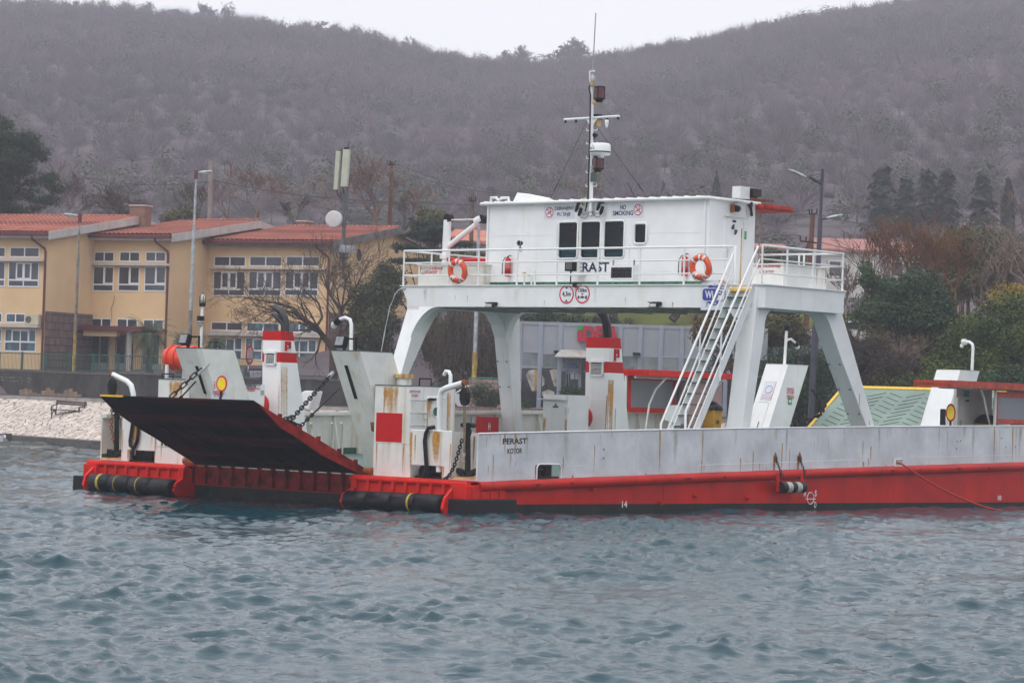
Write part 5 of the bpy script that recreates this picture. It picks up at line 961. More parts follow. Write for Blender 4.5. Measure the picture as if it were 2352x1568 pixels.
a = Vector((.3,9.3,0)); a = S(px('z1',1090,245),9.28); b_ = E(px('z1',800,495),-1.6); t = sthing('ramp_chain','heavy chain from the far ramp tower crossing its black slot','chain',a,'ramp lifting gear'); mb = MB(); b_ = Vector((-1.7,9.75,2.0)); b2 = E(px('z1',800,497),-1.35); mb.chain([a+Vector((-.15,0,-.05)),b2],.19,.021,.05); mb.build('links', steelblk, t); mb = MB(); d = (b2-a).normalized(); mb.tube([a-d*.15,a+d*.32],[.03,.055],8); mb.build('turnbuckle', galv, t)
a = E(px('z1',1010,365),-.2); b_ = E(px('z1',890,495),-1.0); t = sthing('ramp_rod','thin tie rod beside the far ramp chain','tie rod',a,'ramp lifting gear'); mb = MB(); mb.tube([a,b_],.022,6); mb.tube([b_,b_+(b_-a)*.06],.05,8); mb.build('rod', steelblk, t)
c = S(px('z8',1640,1160),9.9); t = sthing('ramp_chain','tangled black chain lying on the yellow edge of the pale green ramp','chain',c,'ramp lifting gear'); mb = MB()
mb.chain([S(px('z8',*p),9.85) for p in ((1690,1125),(1660,1180),(1640,1130),(1650,1220),(1610,1240),(1580,1245))],.13,.03,.055); mb.chain([S(px('z8',*p),9.85) for p in ((1560,980),(1610,1040),(1660,1100))],.12,.02,.045); mb.box(c.x-.15,c.x+.15,9.80,9.88,c.z-.15,c.z+.25); mb.build('links', steelblk, t)
# fender rollers
def roller(mir, label):
    U = (lambda u: B-u) if mir else (lambda u: u)
    v = -.66; t = sthing('fender_roller', label, 'fender', (v,U(2.0),.05), 'rubber fender rollers under the end ledges'); m_ = MB(); a, b_ = Vector((v,U(.48),.26)), Vector((v,U(3.70),.22)); d = (b_-a); n = 4
    for i in range(n):
        p, q = a+d*(i/n+.006), a+d*((i+1)/n-.006); m_.lathe(p, [(.17,0),(.235,.03),(.235,(q-p).length-.03),(.17,(q-p).length)], d, 22)
    m_.cyl(a-d*.03,b_+d*.03,.06,None,10); m_.build('roller', rubber, t); m_ = MB()
    for k, w_ in (((.30,.06),) if not mir else ((.11,.10),(.33,.03),(.60,.03))): p = a+d*k; m_.lathe(p, [(.238,0),(.238,w_)], d, 22)
    m_.build('paint_bands', M('worn_yellow',(.42,.30,.03),.6,var=.4,vs=8), t)
roller(False,'black rubber fender roller under the near red ledge'); roller(True,'black rubber fender roller with a yellow band under the far red ledge')
a, b_ = S(px('r2',1300,825),-.32), S(px('r2',1555,825),-.32); t = sthing('striped_fender','black and white striped fender hanging on two chains from the red hull side','fender',(a.x,-.3,a.z)); mb = MB(); d = b_-a
for i in range(5): mb.m = i % 2; mb.lathe(a+d*(i/5), [(.155,0),(.155,d.length/5)], d, 20)
mb.m = 0; mb.lathe(a, [(.02,-.002),(.155,0)], d, 20); mb.build('roller', [rubber, M('worn_white_band',(.42,.40,.36),.7,var=.3,vs=6)], t)
for p in (a+d*-.04, b_+d*.02): mb = MB(); mb.prism([(p.x-.03,-.30,p.z-.12),(p.x+.10,-.30,p.z-.12),(p.x+.08,-.30,p.z+.18),(p.x+.02,-.28,p.z+.38),(p.x-.03,-.30,p.z+.15)], (0,.06,0)); mb.build('bracket', hullred, t)
for p, h in ((a,(1250,500)),(b_,(1512,495))):
    mb = MB(); q = S(px('r2',*h),-.03); mb.chain([q, Vector((q.x+.04,-.20,zr(q.x)-.05)), Vector((p.x+(.02 if p is a else .05),-.32,p.z+.30))], .06, .012, .026); mb.build('chain', steelblk, t)
for h in ((1240,490),(1508,485)): mb = MB(); q = S(px('r2',*h),0); mb.prism([(q.x-.05,-.001,q.z-.15),(q.x+.02,-.07,q.z-.16),(q.x+.06,-.05,q.z-.03),(q.x,-.02,q.z+.13)], (.03,0,0)); mb.build('hook', rust, t)
# mooring rope out of the hawse hole into the water
pts = [S(px('r1',525,1105),.02), S(px('r1',560,1112),-.10)] + [S(px('r1',x,y),-.35-k*.25) for k, (x, y) in enumerate(((640,1165),(760,1243),(900,1320),(1050,1388),(1200,1440),(1330,1470),(1468,1488)))]
t = sthing('mooring_rope','red mooring rope running from the hawse hole down the red hull','rope',pts[0]); mb = MB(); e = pts[-1]+(pts[-1]-pts[-2])*1.2; mb.tube(pts+[e, e+Vector((3,-.5,-.6))], .028, 8); mb.build('rope', M('red_rope',(.42,.02,.012),.7,var=.3,vs=20), t)
# yellow bins and stop paddles
def bin_(c, label):
    t = sthing('waste_bin', label, 'waste bin', c, 'yellow waste bins on the car deck'); m_ = MB(); x, y, z = c; m_.hexa([(x-.20,y-.2,z),(x+.20,y-.2,z),(x+.2,y+.2,z),(x-.2,y+.2,z),(x-.26,y-.26,z+.95),(x+.26,y-.26,z+.95),(x+.26,y+.26,z+.95),(x-.26,y+.26,z+.95)]); m_.m = 1; m_.torus((x+.0,y-.25,z+.55),(0,1,0),.06,.015,14,5); m_.build('body', [binyel, black], t, bevel=.02); m_ = MB()
    m_.lathe((x,y,z+.95), [(.36,0),(.37,.04),(.33,.16),(.2,.26),(.03,.30)], n=20); m_.build('lid', blackgloss, t)
q = S(px('z7',1562,1200),12.55); bin_(Vector((q.x+.02,12.55,1.72)),'yellow waste bin with a black domed lid beside the foot of the staircase'); q = S(px('r1',1192,800),1.0); bin_(Vector((q.x,1.0,q.z-1.02)),'yellow waste bin mostly hidden behind the bulwark by the near shelter')
def paddle(c, top, v, label, rx, rz, tiltv=0):
    t = sthing('stop_paddle', label, 'paddle sign', c, 'yellow and red hand paddle signs'); m_ = MB(); m_.tube([c, top-Vector((0,0,rz*.9))], .035, 8); m_.build('handle', black, t); m_ = MB(); nrm = Vector((-1,-.35,0)).normalized()
    m_.m = 0; m_.disc(top, nrm, rz, n=28, rx=rx); m_.disc(top-nrm*.02, -nrm, rz, n=28, rx=rx); m_.m = 1; m_.disc(top+nrm*.003, nrm, rz*.78, n=28, rx=rx*.76); m_.build('disc', [signred if rx < .152 else pinkred, M('paddle_yellow',(.85,.62,.01),.4)], t, recalc=False)
c = E(px('z1',1225,385),-1.2); b_ = E(px('z1',1190,520),-1.3); b_.z = 1.62; paddle(b_, c, -1.2, 'large yellow and red paddle sign standing on the raised ramp by the far tower', .155, .21)
c = S(px('r1',927,738),.5); b_ = S(px('r1',935,845),.5); b_.z = 1.3; paddle(b_, c, 0, 'slim yellow and red paddle sign leaning at the near shelter by the bulwark', .15, .28)
mb = None
t = sthing('wall_phone','small black box with a bracket on the slanted tower beside the slim paddle','box',S(px('r1',880,770),1.2)); c = S(px('r1',880,770),1.2); mb = MB(); mb.box(c.x-.10,c.x+.10,1.2,1.3,c.z-.25,c.z+.25); mb.build('casing', blackgloss, t, bevel=.02); mb = MB(); mb.box(c.x-.3,c.x+.3,1.3,1.34,c.z-.4,c.z-.34); mb.build('bracket', white2, t)
# red hose reels half hidden behind the hatches
for v, u, z, lab in ((18.22,11.52,2.32,'red hose reel behind the hatch by the striped funnel near the staircase'),(4.95,12.62,2.42,'red hose reel behind the hatch by the funnel near the raised ramp')):
    c = Vector((v,u,z)); t = sthing('hose_reel', lab, 'hose reel', c, 'red hose reels'); m_ = MB(); m_.torus(c,(1,0,0),.30,.07,24,8); m_.cyl(c+Vector((-.04,0,0)),c+Vector((.04,0,0)),.29,None,20); m_.build('drum', signred, t); m_ = MB(); m_.box(v+.05,v+.09,u-.05,u+.05,1.1,c.z); m_.build('stand', white2, t)
# water running off the bridge deck
pts = [E(px('s2',*p),V0-.1) for p in ((498,458),(470,478),(445,510),(425,560),(405,620),(385,700),(365,790),(350,880),(335,980),(318,1060),(308,1105))]
t = sthing('water_spout','thin stream of rainwater spilling from the far corner of the bridge','water stream',pts[0]); mb = MB(); mb.tube([pts[0]+Vector((.25,-.25,.02)),pts[0]], .03, 6); mb.build('spout', galv, t); mb = MB(); P_ = [p + Vector((0,random.uniform(-.02,.02),0)) for p in pts]; mb.tube(P_, [random.uniform(.012,.026) for _ in P_], 5); wm = glassy('falling_water',(.75,.78,.8),.5,.45,.1); mb.build('stream', wm, t)
# ================================================================== WATER
def interp(x, P): return float(np.interp(x, [p[0] for p in P], [p[1] for p in P]))
QUAY = [(-90,176),(-24,136.5),(-19,129),(-12,124.5),(0,121),(40,121),(90,127),(300,150)]
PATH = [(-90,178),(-27,144.5),(-19.6,136.5),(-12,131),(0,126.5),(40,126),(90,132),(300,155)]
def yq(x): return interp(x, QUAY)
def yp(x): return interp(x, PATH)
def water_mesh():
    wr = np.random.default_rng(5); W = []
    for lam, amp, n in ((7.0,.028,3),(3.6,.021,5),(1.9,.017,8),(1.0,.0225,13),(.55,.021,16),(.32,.0135,20),(.19,.007,18)):
        for _ in range(n):
            l_ = lam*wr.uniform(.72,1.35); th = R(-74) + wr.normal(0, .50 if lam > 1 else .8); W.append((2*math.pi/l_*math.cos(th), 2*math.pi/l_*math.sin(th), amp*wr.uniform(.5,1.1)/math.sqrt(n)*1.5, wr.uniform(0,6.28), l_))
    def height(X, Y, cell):
        H = np.zeros_like(X); DX = np.zeros_like(X); DY = np.zeros_like(X)
        for kx, ky, a, ph, l_ in W:
            f = np.clip((l_/cell-1.6)/2.0, 0, 1); k = math.hypot(kx,ky); t = kx*X+ky*Y+ph; s_ = np.sin(t); c_ = np.cos(t)
            H += a*f*c_; DX -= a*f*.9*kx/k*s_; DY -= a*f*.9*ky/k*s_
        patch = .85+.35*np.sin(X*.31+np.sin(Y*.17)*1.7)*np.cos(Y*.23+X*.09)+.22*np.sin(X*1.1+Y*.35)*np.sin(Y*.8-X*.4)
        return H*patch, DX*patch, DY*patch
    rows = [6.0]
    while rows[-1] < 190: rows.append(rows[-1]*(1.0024 if rows[-1] > 25 else 1.012) + .008)
    rows = np.array(rows); nc = 620; tt = np.linspace(-1,1,nc); tt = tt*(.80+.20*tt*tt*np.abs(tt))
    Y = np.repeat(rows[:,None], nc, 1); X = tt[None,:]*(6+Y*.36); cell = np.maximum(Y*.0024+.008, (6+Y*.36)*1.6/nc)*.75
    H, DX, DY = height(X, Y, cell); fade = np.clip((188-Y)/20,0,1)*np.clip((1-np.abs(tt[None,:]))*8,0,1); P = np.stack([X+DX*fade, Y+DY*fade, H*fade], -1).reshape(-1,3)
    nr = len(rows); idx = np.arange(nr*nc).reshape(nr,nc); q = np.stack([idx[:-1,:-1],idx[:-1,1:],idx[1:,1:],idx[1:,:-1]],-1).reshape(-1,4)
    # far rim so that the sheet reaches well past the view
    n0 = len(P); ring = np.concatenate([idx[0,:], idx[1:,-1], idx[-1,-2::-1], idx[-2:0:-1,0]]); C0 = np.array([0,70.]); out = []
    for i in ring: d = P[i,:2]-C0; d = d/np.linalg.norm(d); out.append([C0[0]+d[0]*870, C0[1]+d[1]*870, 0])
    P = np.concatenate([P, np.array(out)]); m_ = len(ring); q2 = np.array([[ring[i], n0+i, n0+(i+1)%m_, ring[(i+1)%m_]] for i in range(m_)])
    F = np.concatenate([q, q2]).astype(np.int32); me = bpy.data.meshes.new('water'); me.vertices.add(len(P)); me.vertices.foreach_set('co', P.astype(np.float32).reshape(-1))
    me.loops.add(len(F)*4); me.loops.foreach_set('vertex_index', F.reshape(-1)); me.polygons.add(len(F)); me.polygons.foreach_set('loop_start', np.arange(0,len(F)*4,4,dtype=np.int32)); me.polygons.foreach_set('use_smooth', np.ones(len(F),dtype=bool)); me.update(calc_edges=True)
    return me
wm_ = bpy.data.materials.new('sea_water'); wm_.use_nodes = True; t_ = wm_.node_tree; N = t_.nodes; Lk = t_.links.new
b = N['Principled BSDF']; b.inputs['Base Color'].default_value = (.006,.044,.058,1); b.inputs['Roughness'].default_value = .07; b.inputs['IOR'].default_value = 1.333
tc = N.new('ShaderNodeTexCoord'); mp = N.new('ShaderNodeMapping'); mp.inputs['Scale'].default_value = (1,1.5,1); Lk(tc.outputs['Object'], mp.inputs[0])
n1 = N.new('ShaderNodeTexNoise'); n1.inputs['Scale'].default_value = 5.0; n1.inputs['Detail'].default_value = 5; n1.inputs['Roughness'].default_value = .62; Lk(mp.outputs[0], n1.inputs['Vector'])
v1 = N.new('ShaderNodeTexVoronoi'); v1.feature = 'F1'; v1.inputs['Scale'].default_value = 2.6; Lk(tc.outputs['Object'], v1.inputs['Vector'])     # raindrop dimples
mr = N.new('ShaderNodeMapRange'); mr.inputs[1].default_value = .0; mr.inputs[2].default_value = .085; mr.inputs[3].default_value = 1; mr.inputs[4].default_value = 0; Lk(v1.outputs['Distance'], mr.inputs[0])
ad = N.new('ShaderNodeMath'); ad.operation = 'MULTIPLY_ADD'; ad.inputs[1].default_value = .55; Lk(mr.outputs[0], ad.inputs[0]); Lk(n1.outputs[0], ad.inputs[2])
bp = N.new('ShaderNodeBump'); bp.inputs['Strength'].default_value = .35; bp.inputs['Distance'].default_value = .04; Lk(ad.outputs[0], bp.inputs['Height']); Lk(bp.outputs[0], b.inputs['Normal'])
me = water_mesh(); me.materials.append(wm_); wo = bpy.data.objects.new('water', me); COL.objects.link(wo); tag(wo, 'grey blue choppy sea pitted by rain', 'water', kind='structure')

# ================================================================== GROUND, QUAY, PATH
GL = [(-90,3.0),(-14,3.3),(-8,2.5),(200,2.4)]
def ridge_px(x):
    return 9 + interp(x, [(-900,40),(0,14),(100,16),(240,24),(330,38),(440,46),(545,56),(640,68),(700,76),(790,82),(850,100),(930,120),(1000,133),(1060,146),(1130,150),(1200,155),(1280,155),(1340,146),(1400,134),(1450,124),(1520,112),(1600,102),(1640,92),(1700,75),(1800,55),(1900,38),(2000,22),(2080,8),(2200,-6),(2352,-22),(3300,-90)])
RIDGE_Y = 900.0
def ridge_z(X): 
    x = 1176 + FPX*X/RIDGE_Y; x = 1176 + FPX*(X/RIDGE_Y); y = ridge_px(x); p_ = WY(x, y, RIDGE_Y); return p_.z
def gz(X, Y):
    t = Y - yp(X)
    if X < -8: base = interp(t, [(0,2.15),(3.4,2.2),(3.9,3.35),(12,3.4),(30,4.5)])
    else: base = interp(t, [(0,2.3),(14,2.5),(16,2.9),(34,8.2),(50,8.6)])
    k = max(0.0, min(1.0, (X+14)/10)); lft = interp(t, [(0,1.85),(3.4,1.85),(3.9,3.35),(14,3.4),(40,5.0)]); rgt = interp(t, [(0,1.85),(3.4,1.9),(4.5,2.4),(10,2.5),(16,3.1),(34,8.2),(50,8.8)]); near = lft*(1-k)+rgt*k
    if Y < 200: return near
    s_ = (Y-200)/(RIDGE_Y-200); hz = interp(s_, [(0,0),(.06,.06),(.2,.17),(.5,.48),(.8,.82),(1,1),(1.3,.85)])
    z0 = near; XR = X*RIDGE_Y/Y if s_ < 1 else X
    XR = max(-700, min(900, XR)); return z0 + (ridge_z(XR)-z0)*hz
soil = M('grass_and_soil', (.065,.06,.02), .95, var=.3, vs=.35, col2=(.115,.13,.025), bump=.5, bs=3, spec=.1)
def ground():
    xs = np.concatenate([np.arange(-700,-120,40), np.arange(-120,-40,8), np.arange(-40,60,2.0), np.arange(60,160,8), np.arange(160,901,40)])
    ts = np.array([0,1,2,3.4,3.9,5,7,9,11,14,16,18,21,25,30,34,40,46,54,64,78,95,115,140,170,210,260,320,390,470,560,650,720,760,785,810])
    V = []
    for t in ts:
        for x in xs:
            f = 1 + t/300*0; Y = yp(x)+t; V.append((x*(1+t*.0), Y, gz(x, Y) if t < 780 else gz(x, Y)))
    nx = len(xs); F = [(i*nx+j, i*nx+j+1, (i+1)*nx+j+1, (i+1)*nx+j) for i in range(len(ts)-1) for j in range(nx-1)]
    mb = MB(); mb.smooth = True; mb.add(V, F); mb.mi = [1 if V[f[0]][1] > 186 or V[f[0]][0] < 1 else 0 for f in mb.f]; return mb.build('ground', [soil, M('forest_floor',(.10,.083,.088),.95,vs=.15,col2=(.15,.125,.13),spec=.05)], recalc=False)
tag(ground(), 'grassy shore rising into the hillside', 'ground', kind='structure')
# paved stone slope between quay and path
def stones(name):
    m = bpy.data.materials.new(name); m.use_nodes = True; t = m.node_tree; N = t.nodes; Lk = t.links.new; b = N['Principled BSDF']; b.inputs['Roughness'].default_value = .6
    tc = N.new('ShaderNodeTexCoord'); mp = N.new('ShaderNodeMapping'); mp.inputs['Rotation'].default_value = (0,0,R(62)); mp.inputs['Scale'].default_value = (1.0,1.7,1.0); Lk(tc.outputs['Object'], mp.inputs[0])
    v = N.new('ShaderNodeTexVoronoi'); v.feature = 'DISTANCE_TO_EDGE'; v.inputs['Scale'].default_value = 2.4; Lk(mp.outputs[0], v.inputs['Vector'])
    c = N.new('ShaderNodeTexVoronoi'); c.inputs['Scale'].default_value = 2.4; Lk(mp.outputs[0], c.inputs['Vector'])
    rp = N.new('ShaderNodeValToRGB'); e = rp.color_ramp.elements; e[0].position = .0; e[0].color = (.50,.40,.33,1); e[1].position = 1; e[1].color = (.80,.70,.61,1); Lk(c.outputs['Color'], rp.inputs[0])
    mr = N.new('ShaderNodeMapRange'); mr.inputs[1].default_value = .015; mr.inputs[2].default_value = .06; Lk(v.outputs[0], mr.inputs[0])
    nz = N.new('ShaderNodeTexNoise'); nz.inputs['Scale'].default_value = 1.2; nz.inputs['Detail'].default_value = 5; Lk(tc.outputs['Object'], nz.inputs['Vector'])
    m0 = N.new('ShaderNodeMix'); m0.data_type = 'RGBA'; m0.blend_type = 'MULTIPLY'; m0.inputs[0].default_value = .5; Lk(rp.outputs[0], m0.inputs[6]); Lk(nz.outputs['Color'], m0.inputs[7])
    mx = N.new('ShaderNodeMix'); mx.data_type = 'RGBA'; Lk(mr.outputs[0], mx.inputs[0]); mx.inputs[6].default_value = (.10,.075,.055,1); Lk(rp.outputs[0], mx.inputs[7]); Lk(mx.outputs[2], b.inputs['Base Color'])
    bp = N.new('ShaderNodeBump'); bp.inputs['Strength'].default_value = .8; bp.inputs['Distance'].default_value = .05; Lk(mr.outputs[0], bp.inputs['Height']); Lk(bp.outputs[0], b.inputs['Normal']); return m
wetstone = M('wet_quay_stone', (.05,.045,.038), .5, var=.5, vs=2, col2=(.13,.11,.09))
mb = MB(); xs = list(np.arange(-70,60,1.5)); nr = 9; V = []; F = []
for i in range(nr):
    for x in xs:
        k = i/(nr-1); y = yq(x)*(1-k)+yp(x)*k; V.append((x, y, .34+(2.13-.34)*(k**.95) + (mnoise.noise((x*.35,y*.35,0))*.06 if 0 < i < nr-1 else 0)))
n_ = len(xs)
for i in range(nr-1):
    for j in range(n_-1): F.append((i*n_+j,i*n_+j+1,(i+1)*n_+j+1,(i+1)*n_+j))
mb.smooth = True; mb.add(V, F); tag(mb.build('ground_paving', stones('pale_crazy_paving'), recalc=False), 'slope of pale crazy paving stones rising from the water to the path', 'slope', kind='structure')
mb = MB()
for a, b_ in zip(xs, xs[1:]): mb.hexa([(a,yq(a)-.5,-1.5),(b_,yq(b_)-.5,-1.5),(b_,yq(b_)+.15,-1.5),(a,yq(a)+.15,-1.5),(a,yq(a)-.5,.32),(b_,yq(b_)-.5,.32),(b_,yq(b_)+.15,.36),(a,yq(a)+.15,.36)])
tag(mb.build('pavement_edge', wetstone), 'dark wet stone edge of the quay', 'quay', kind='structure')
mb = MB()
for a, b_ in zip(xs, xs[1:]):
    if b_ < -9 or True:
        mb.m = 0; mb.hexa([(a,yp(a)-.02,1.9),(b_,yp(b_)-.02,1.9),(b_,yp(b_)+3.3,1.9),(a,yp(a)+3.3,1.9),(a,yp(a)-.02,2.17),(b_,yp(b_)-.02,2.17),(b_,yp(b_)+3.3,2.26),(a,yp(a)+3.3,2.26)]); mb.m = 1
        mb.hexa([(a,yp(a)-.25,1.9),(b_,yp(b_)-.25,1.9),(b_,yp(b_)-.03,1.9),(a,yp(a)-.03,1.9),(a,yp(a)-.25,2.22),(b_,yp(b_)-.25,2.22),(b_,yp(b_)-.03,2.22),(a,yp(a)-.03,2.22)])
tag(mb.build('path', [M('wet_asphalt',(.055,.055,.058),.45,var=.2,vs=1.5), M('kerb_stone',(.30,.27,.25),.6,var=.2,vs=2)]), 'wet asphalt promenade with a stone kerb', 'path', kind='structure')

# ================================================================== SCHOOL (three stepped blocks)
SC = Frame(WY(756, 700, 160.0)[:2], 22); SE, SS = SC.E, SC.S
school = thing('school', 'tan two storey school of three stepped blocks under red tiled roofs', 'building', SC, (0,0,0))
plaster = M('tan_plaster', (.74,.515,.29), .85, var=.06, vs=.5, streak=.35, scol=(.62,.43,.25), sth=.56, sscale=(.9,.9,.12), spec=.2)
wframe = M('white_window_frame', (.74,.74,.75), .45, var=.04); sglass = glassy('window_glass', (.05,.055,.065), .40, .22); curtain = M('blue_curtain', (.07,.17,.22), .8, var=.35, vs=2, sscale=(8,8,.2), streak=.5, scol=(.02,.05,.07)); roomdark = M('dark_room', (.035,.03,.03), .9, var=.4, vs=.8)
pipe = M('dark_red_metal', (.115,.018,.022), .45, var=.15, vs=3); fascia = M('pale_fascia', (.50,.46,.43), .6, var=.12, vs=1.5, streak=.4, scol=(.25,.2,.17))
def tiles():
    m = bpy.data.materials.new('roof_tiles'); m.use_nodes = True; t = m.node_tree; N = t.nodes; Lk = t.links.new; b = N['Principled BSDF']; b.inputs['Roughness'].default_value = .55
    tc = N.new('ShaderNodeTexCoord'); sp = N.new('ShaderNodeSeparateXYZ'); Lk(tc.outputs['Object'], sp.inputs[0]); cb = N.new('ShaderNodeCombineXYZ'); Lk(sp.outputs['Y'], cb.inputs[0]); Lk(sp.outputs['X'], cb.inputs[1])
    br = N.new('ShaderNodeTexBrick'); br.offset = .0; br.inputs['Scale'].default_value = 1; br.inputs['Brick Width'].default_value = .30; br.inputs['Row Height'].default_value = .42; br.inputs['Mortar Size'].default_value = .055; br.inputs['Mortar Smooth'].default_value = .6
    br.inputs['Color1'].default_value = (.46,.145,.08,1); br.inputs['Color2'].default_value = (.34,.092,.055,1); br.inputs['Mortar'].default_value = (.13,.022,.018,1); Lk(cb.outputs[0], br.inputs['Vector'])
    nz = N.new('ShaderNodeTexNoise'); nz.inputs['Scale'].default_value = .7; nz.inputs['Detail'].default_value = 5; Lk(tc.outputs['Object'], nz.inputs['Vector']); rp = N.new('ShaderNodeValToRGB'); rp.color_ramp.elements[0].position = .35; rp.color_ramp.elements[0].color = (.75,.72,.7,1); rp.color_ramp.elements[1].position = .65; rp.color_ramp.elements[1].color = (1.15,1.1,1.1,1); Lk(nz.outputs[0], rp.inputs[0])
    mx = N.new('ShaderNodeMix'); mx.data_type = 'RGBA'; mx.blend_type = 'MULTIPLY'; mx.inputs[0].default_value = 1; Lk(br.outputs[0], mx.inputs[6]); Lk(rp.outputs[0], mx.inputs[7]); Lk(mx.outputs[2], b.inputs['Base Color']); return m
tile = tiles()
def stonewall(name, c1, c2, mort, sc=1.0, w_=.9, h=.42):
    m = bpy.data.materials.new(name); m.use_nodes = True; t = m.node_tree; N = t.nodes; Lk = t.links.new; b = N['Principled BSDF']; b.inputs['Roughness'].default_value = .85
    tc = N.new('ShaderNodeTexCoord'); sp = N.new('ShaderNodeSeparateXYZ'); Lk(tc.outputs['Object'], sp.inputs[0]); ad = N.new('ShaderNodeMath'); Lk(sp.outputs['Y'], ad.inputs[0]); Lk(sp.outputs['X'], ad.inputs[1]); cb = N.new('ShaderNodeCombineXYZ'); Lk(ad.outputs[0], cb.inputs[0]); Lk(sp.outputs['Z'], cb.inputs[1])
    br = N.new('ShaderNodeTexBrick'); br.offset = .42; br.squash = .7; br.squash_frequency = 3; br.inputs['Scale'].default_value = sc; br.inputs['Brick Width'].default_value = w_; br.inputs['Row Height'].default_value = h; br.inputs['Mortar Size'].default_value = .03; br.inputs['Color1'].default_value = (*c1,1); br.inputs['Color2'].default_value = (*c2,1); br.inputs['Mortar'].default_value = (*mort,1); Lk(cb.outputs[0], br.inputs['Vector'])
    nz = N.new('ShaderNodeTexNoise'); nz.inputs['Scale'].default_value = 3; nz.inputs['Detail'].default_value = 6; Lk(tc.outputs['Object'], nz.inputs['Vector']); mx = N.new('ShaderNodeMix'); mx.data_type = 'RGBA'; mx.blend_type = 'OVERLAY'; mx.inputs[0].default_value = .6; Lk(br.outputs[0], mx.inputs[6]); Lk(nz.outputs[0], mx.inputs[7]); Lk(mx.outputs[2], b.inputs['Base Color']); return m
stone_pur = stonewall('purple_stone', (.20,.12,.105), (.14,.095,.085), (.06,.045,.04))
a3 = SE((476,650),0).y; b2 = SS((388,650),a3).x; a2 = SE((214,650),b2).y; b1 = SS((106,650),a2).x; a1 = a2 + 14
G0 = 3.2
ze3 = SE((600,551),0).z; ze2 = SE((290,538),b2).z; ze1 = SE((60,532),b1).z
print('school', a3, b2, a2, b1, 'eaves', ze3, ze2, ze1)
def sblock(aR, aL, bf, ze, ridge_px_, aG, fasc, cut=False):
    """walls and roof of one block; ridge_px_ is where the ridge meets the right verge"""
    rr = SS(ridge_px_, aR-.45); br_, zr_ = rr.x, rr.z; print(' ridge', br_-bf, zr_)
    back = bf + 2*(br_-bf); m_ = MB(); zw = ze-.22
    m_.box(bf, bf+.3, aR, aL, G0-.6, zw); m_.box(bf+.3, back, aR, aR+.3, G0-.6, zw); m_.box(back-.3, back, aR+.3, aL, G0-.6, zw); m_.box(bf+.3,back-.3,aL-.3,aL,G0-.6,zw)
    m_.prism([(bf,aR+.001,zw),(back,aR+.001,zw),(br_,aR+.001,zr_-.28)], (0,.28,0))
    wl = m_.build('wall', plaster, school)
    m_ = MB(); th = .16
    def sl(b, z): return z
    e0 = bf-.65; k = (zr_-ze)/(br_-bf); z0 = ze-.65*k+.05; bb = back+.65
    for (p, q, zp_, zq_) in ((e0, br_, z0, zr_), (br_, bb, zr_, z0)):
        m_.m = 0; m_.hexa([(p,aR-.45,zp_-th),(q,aR-.45,zq_-th),(q,aL+.1,zq_-th),(p,aL+.1,zp_-th),(p,aR-.45,zp_),(q,aR-.45,zq_),(q,aL+.1,zq_),(p,aL+.1,zp_)])
    n1, n2 = int((aL-aR+.5)/.05), int((br_-e0)/.40); V = []                             # courses of rounded tiles on the front slope
    for j in range(n2):
        for q in (0, 1):
            f = (j+q*.98)/n2; b0 = e0+(br_-e0)*f; zz = z0+(zr_-z0)*f+.012+(.035 if q == 0 else 0)
            V += [(b0, aR-.45+i*.05, zz+.035*abs(math.sin(i*.05/.30*math.pi))) for i in range(n1)]
    m_.m = 0; m_.add(V, [(k*n1+i, k*n1+i+1, (k+1)*n1+i+1, (k+1)*n1+i) for k in range(2*n2-1) for i in range(n1-1)], True)
    m_.m = 2
    for i in range(int((aL-aR)/.42)): a = aR-.45+i*.42; m_.tube([(br_,a,zr_+.02),(br_,a+.40,zr_+.05)],[.12,.10],6)
    m_.m = 1
    for (p, q, zp_, zq_) in ((e0-.02, br_, z0, zr_), (br_, bb, zr_, z0)): m_.hexa([(p,aR-.50,zp_-.42),(q,aR-.50,zq_-.42),(q,aR-.452,zq_-.42),(p,aR-.452,zp_-.42),(p,aR-.50,zp_+.03),(q,aR-.50,zq_+.03),(q,aR-.452,zq_+.03),(p,aR-.452,zp_+.03)])
    m_.m = 3; m_.box(e0-.13, e0, aR-.42, aL+.1, z0-.20, z0-.03); m_.m = 1; m_.box(e0+.02, bf, aR-.40, aL, z0-.32, z0-.21)
    rf = m_.build('roof', [tile, fasc, tile, pipe], school)
    return wl, rf, br_, zr_
w3, r3, br3, zr3 = sblock(0, a3, 0, ze3, (916,523), 0, M('dark_verge',(.16,.13,.12),.6,var=.4,vs=1.5))
w2, r2, br2, zr2 = sblock(a3, a2, b2, ze2, (598,508), a3, fascia)
w1, r1, br1, zr1 = sblock(a2, a1, b1, ze1, (322,498), a2, fascia)
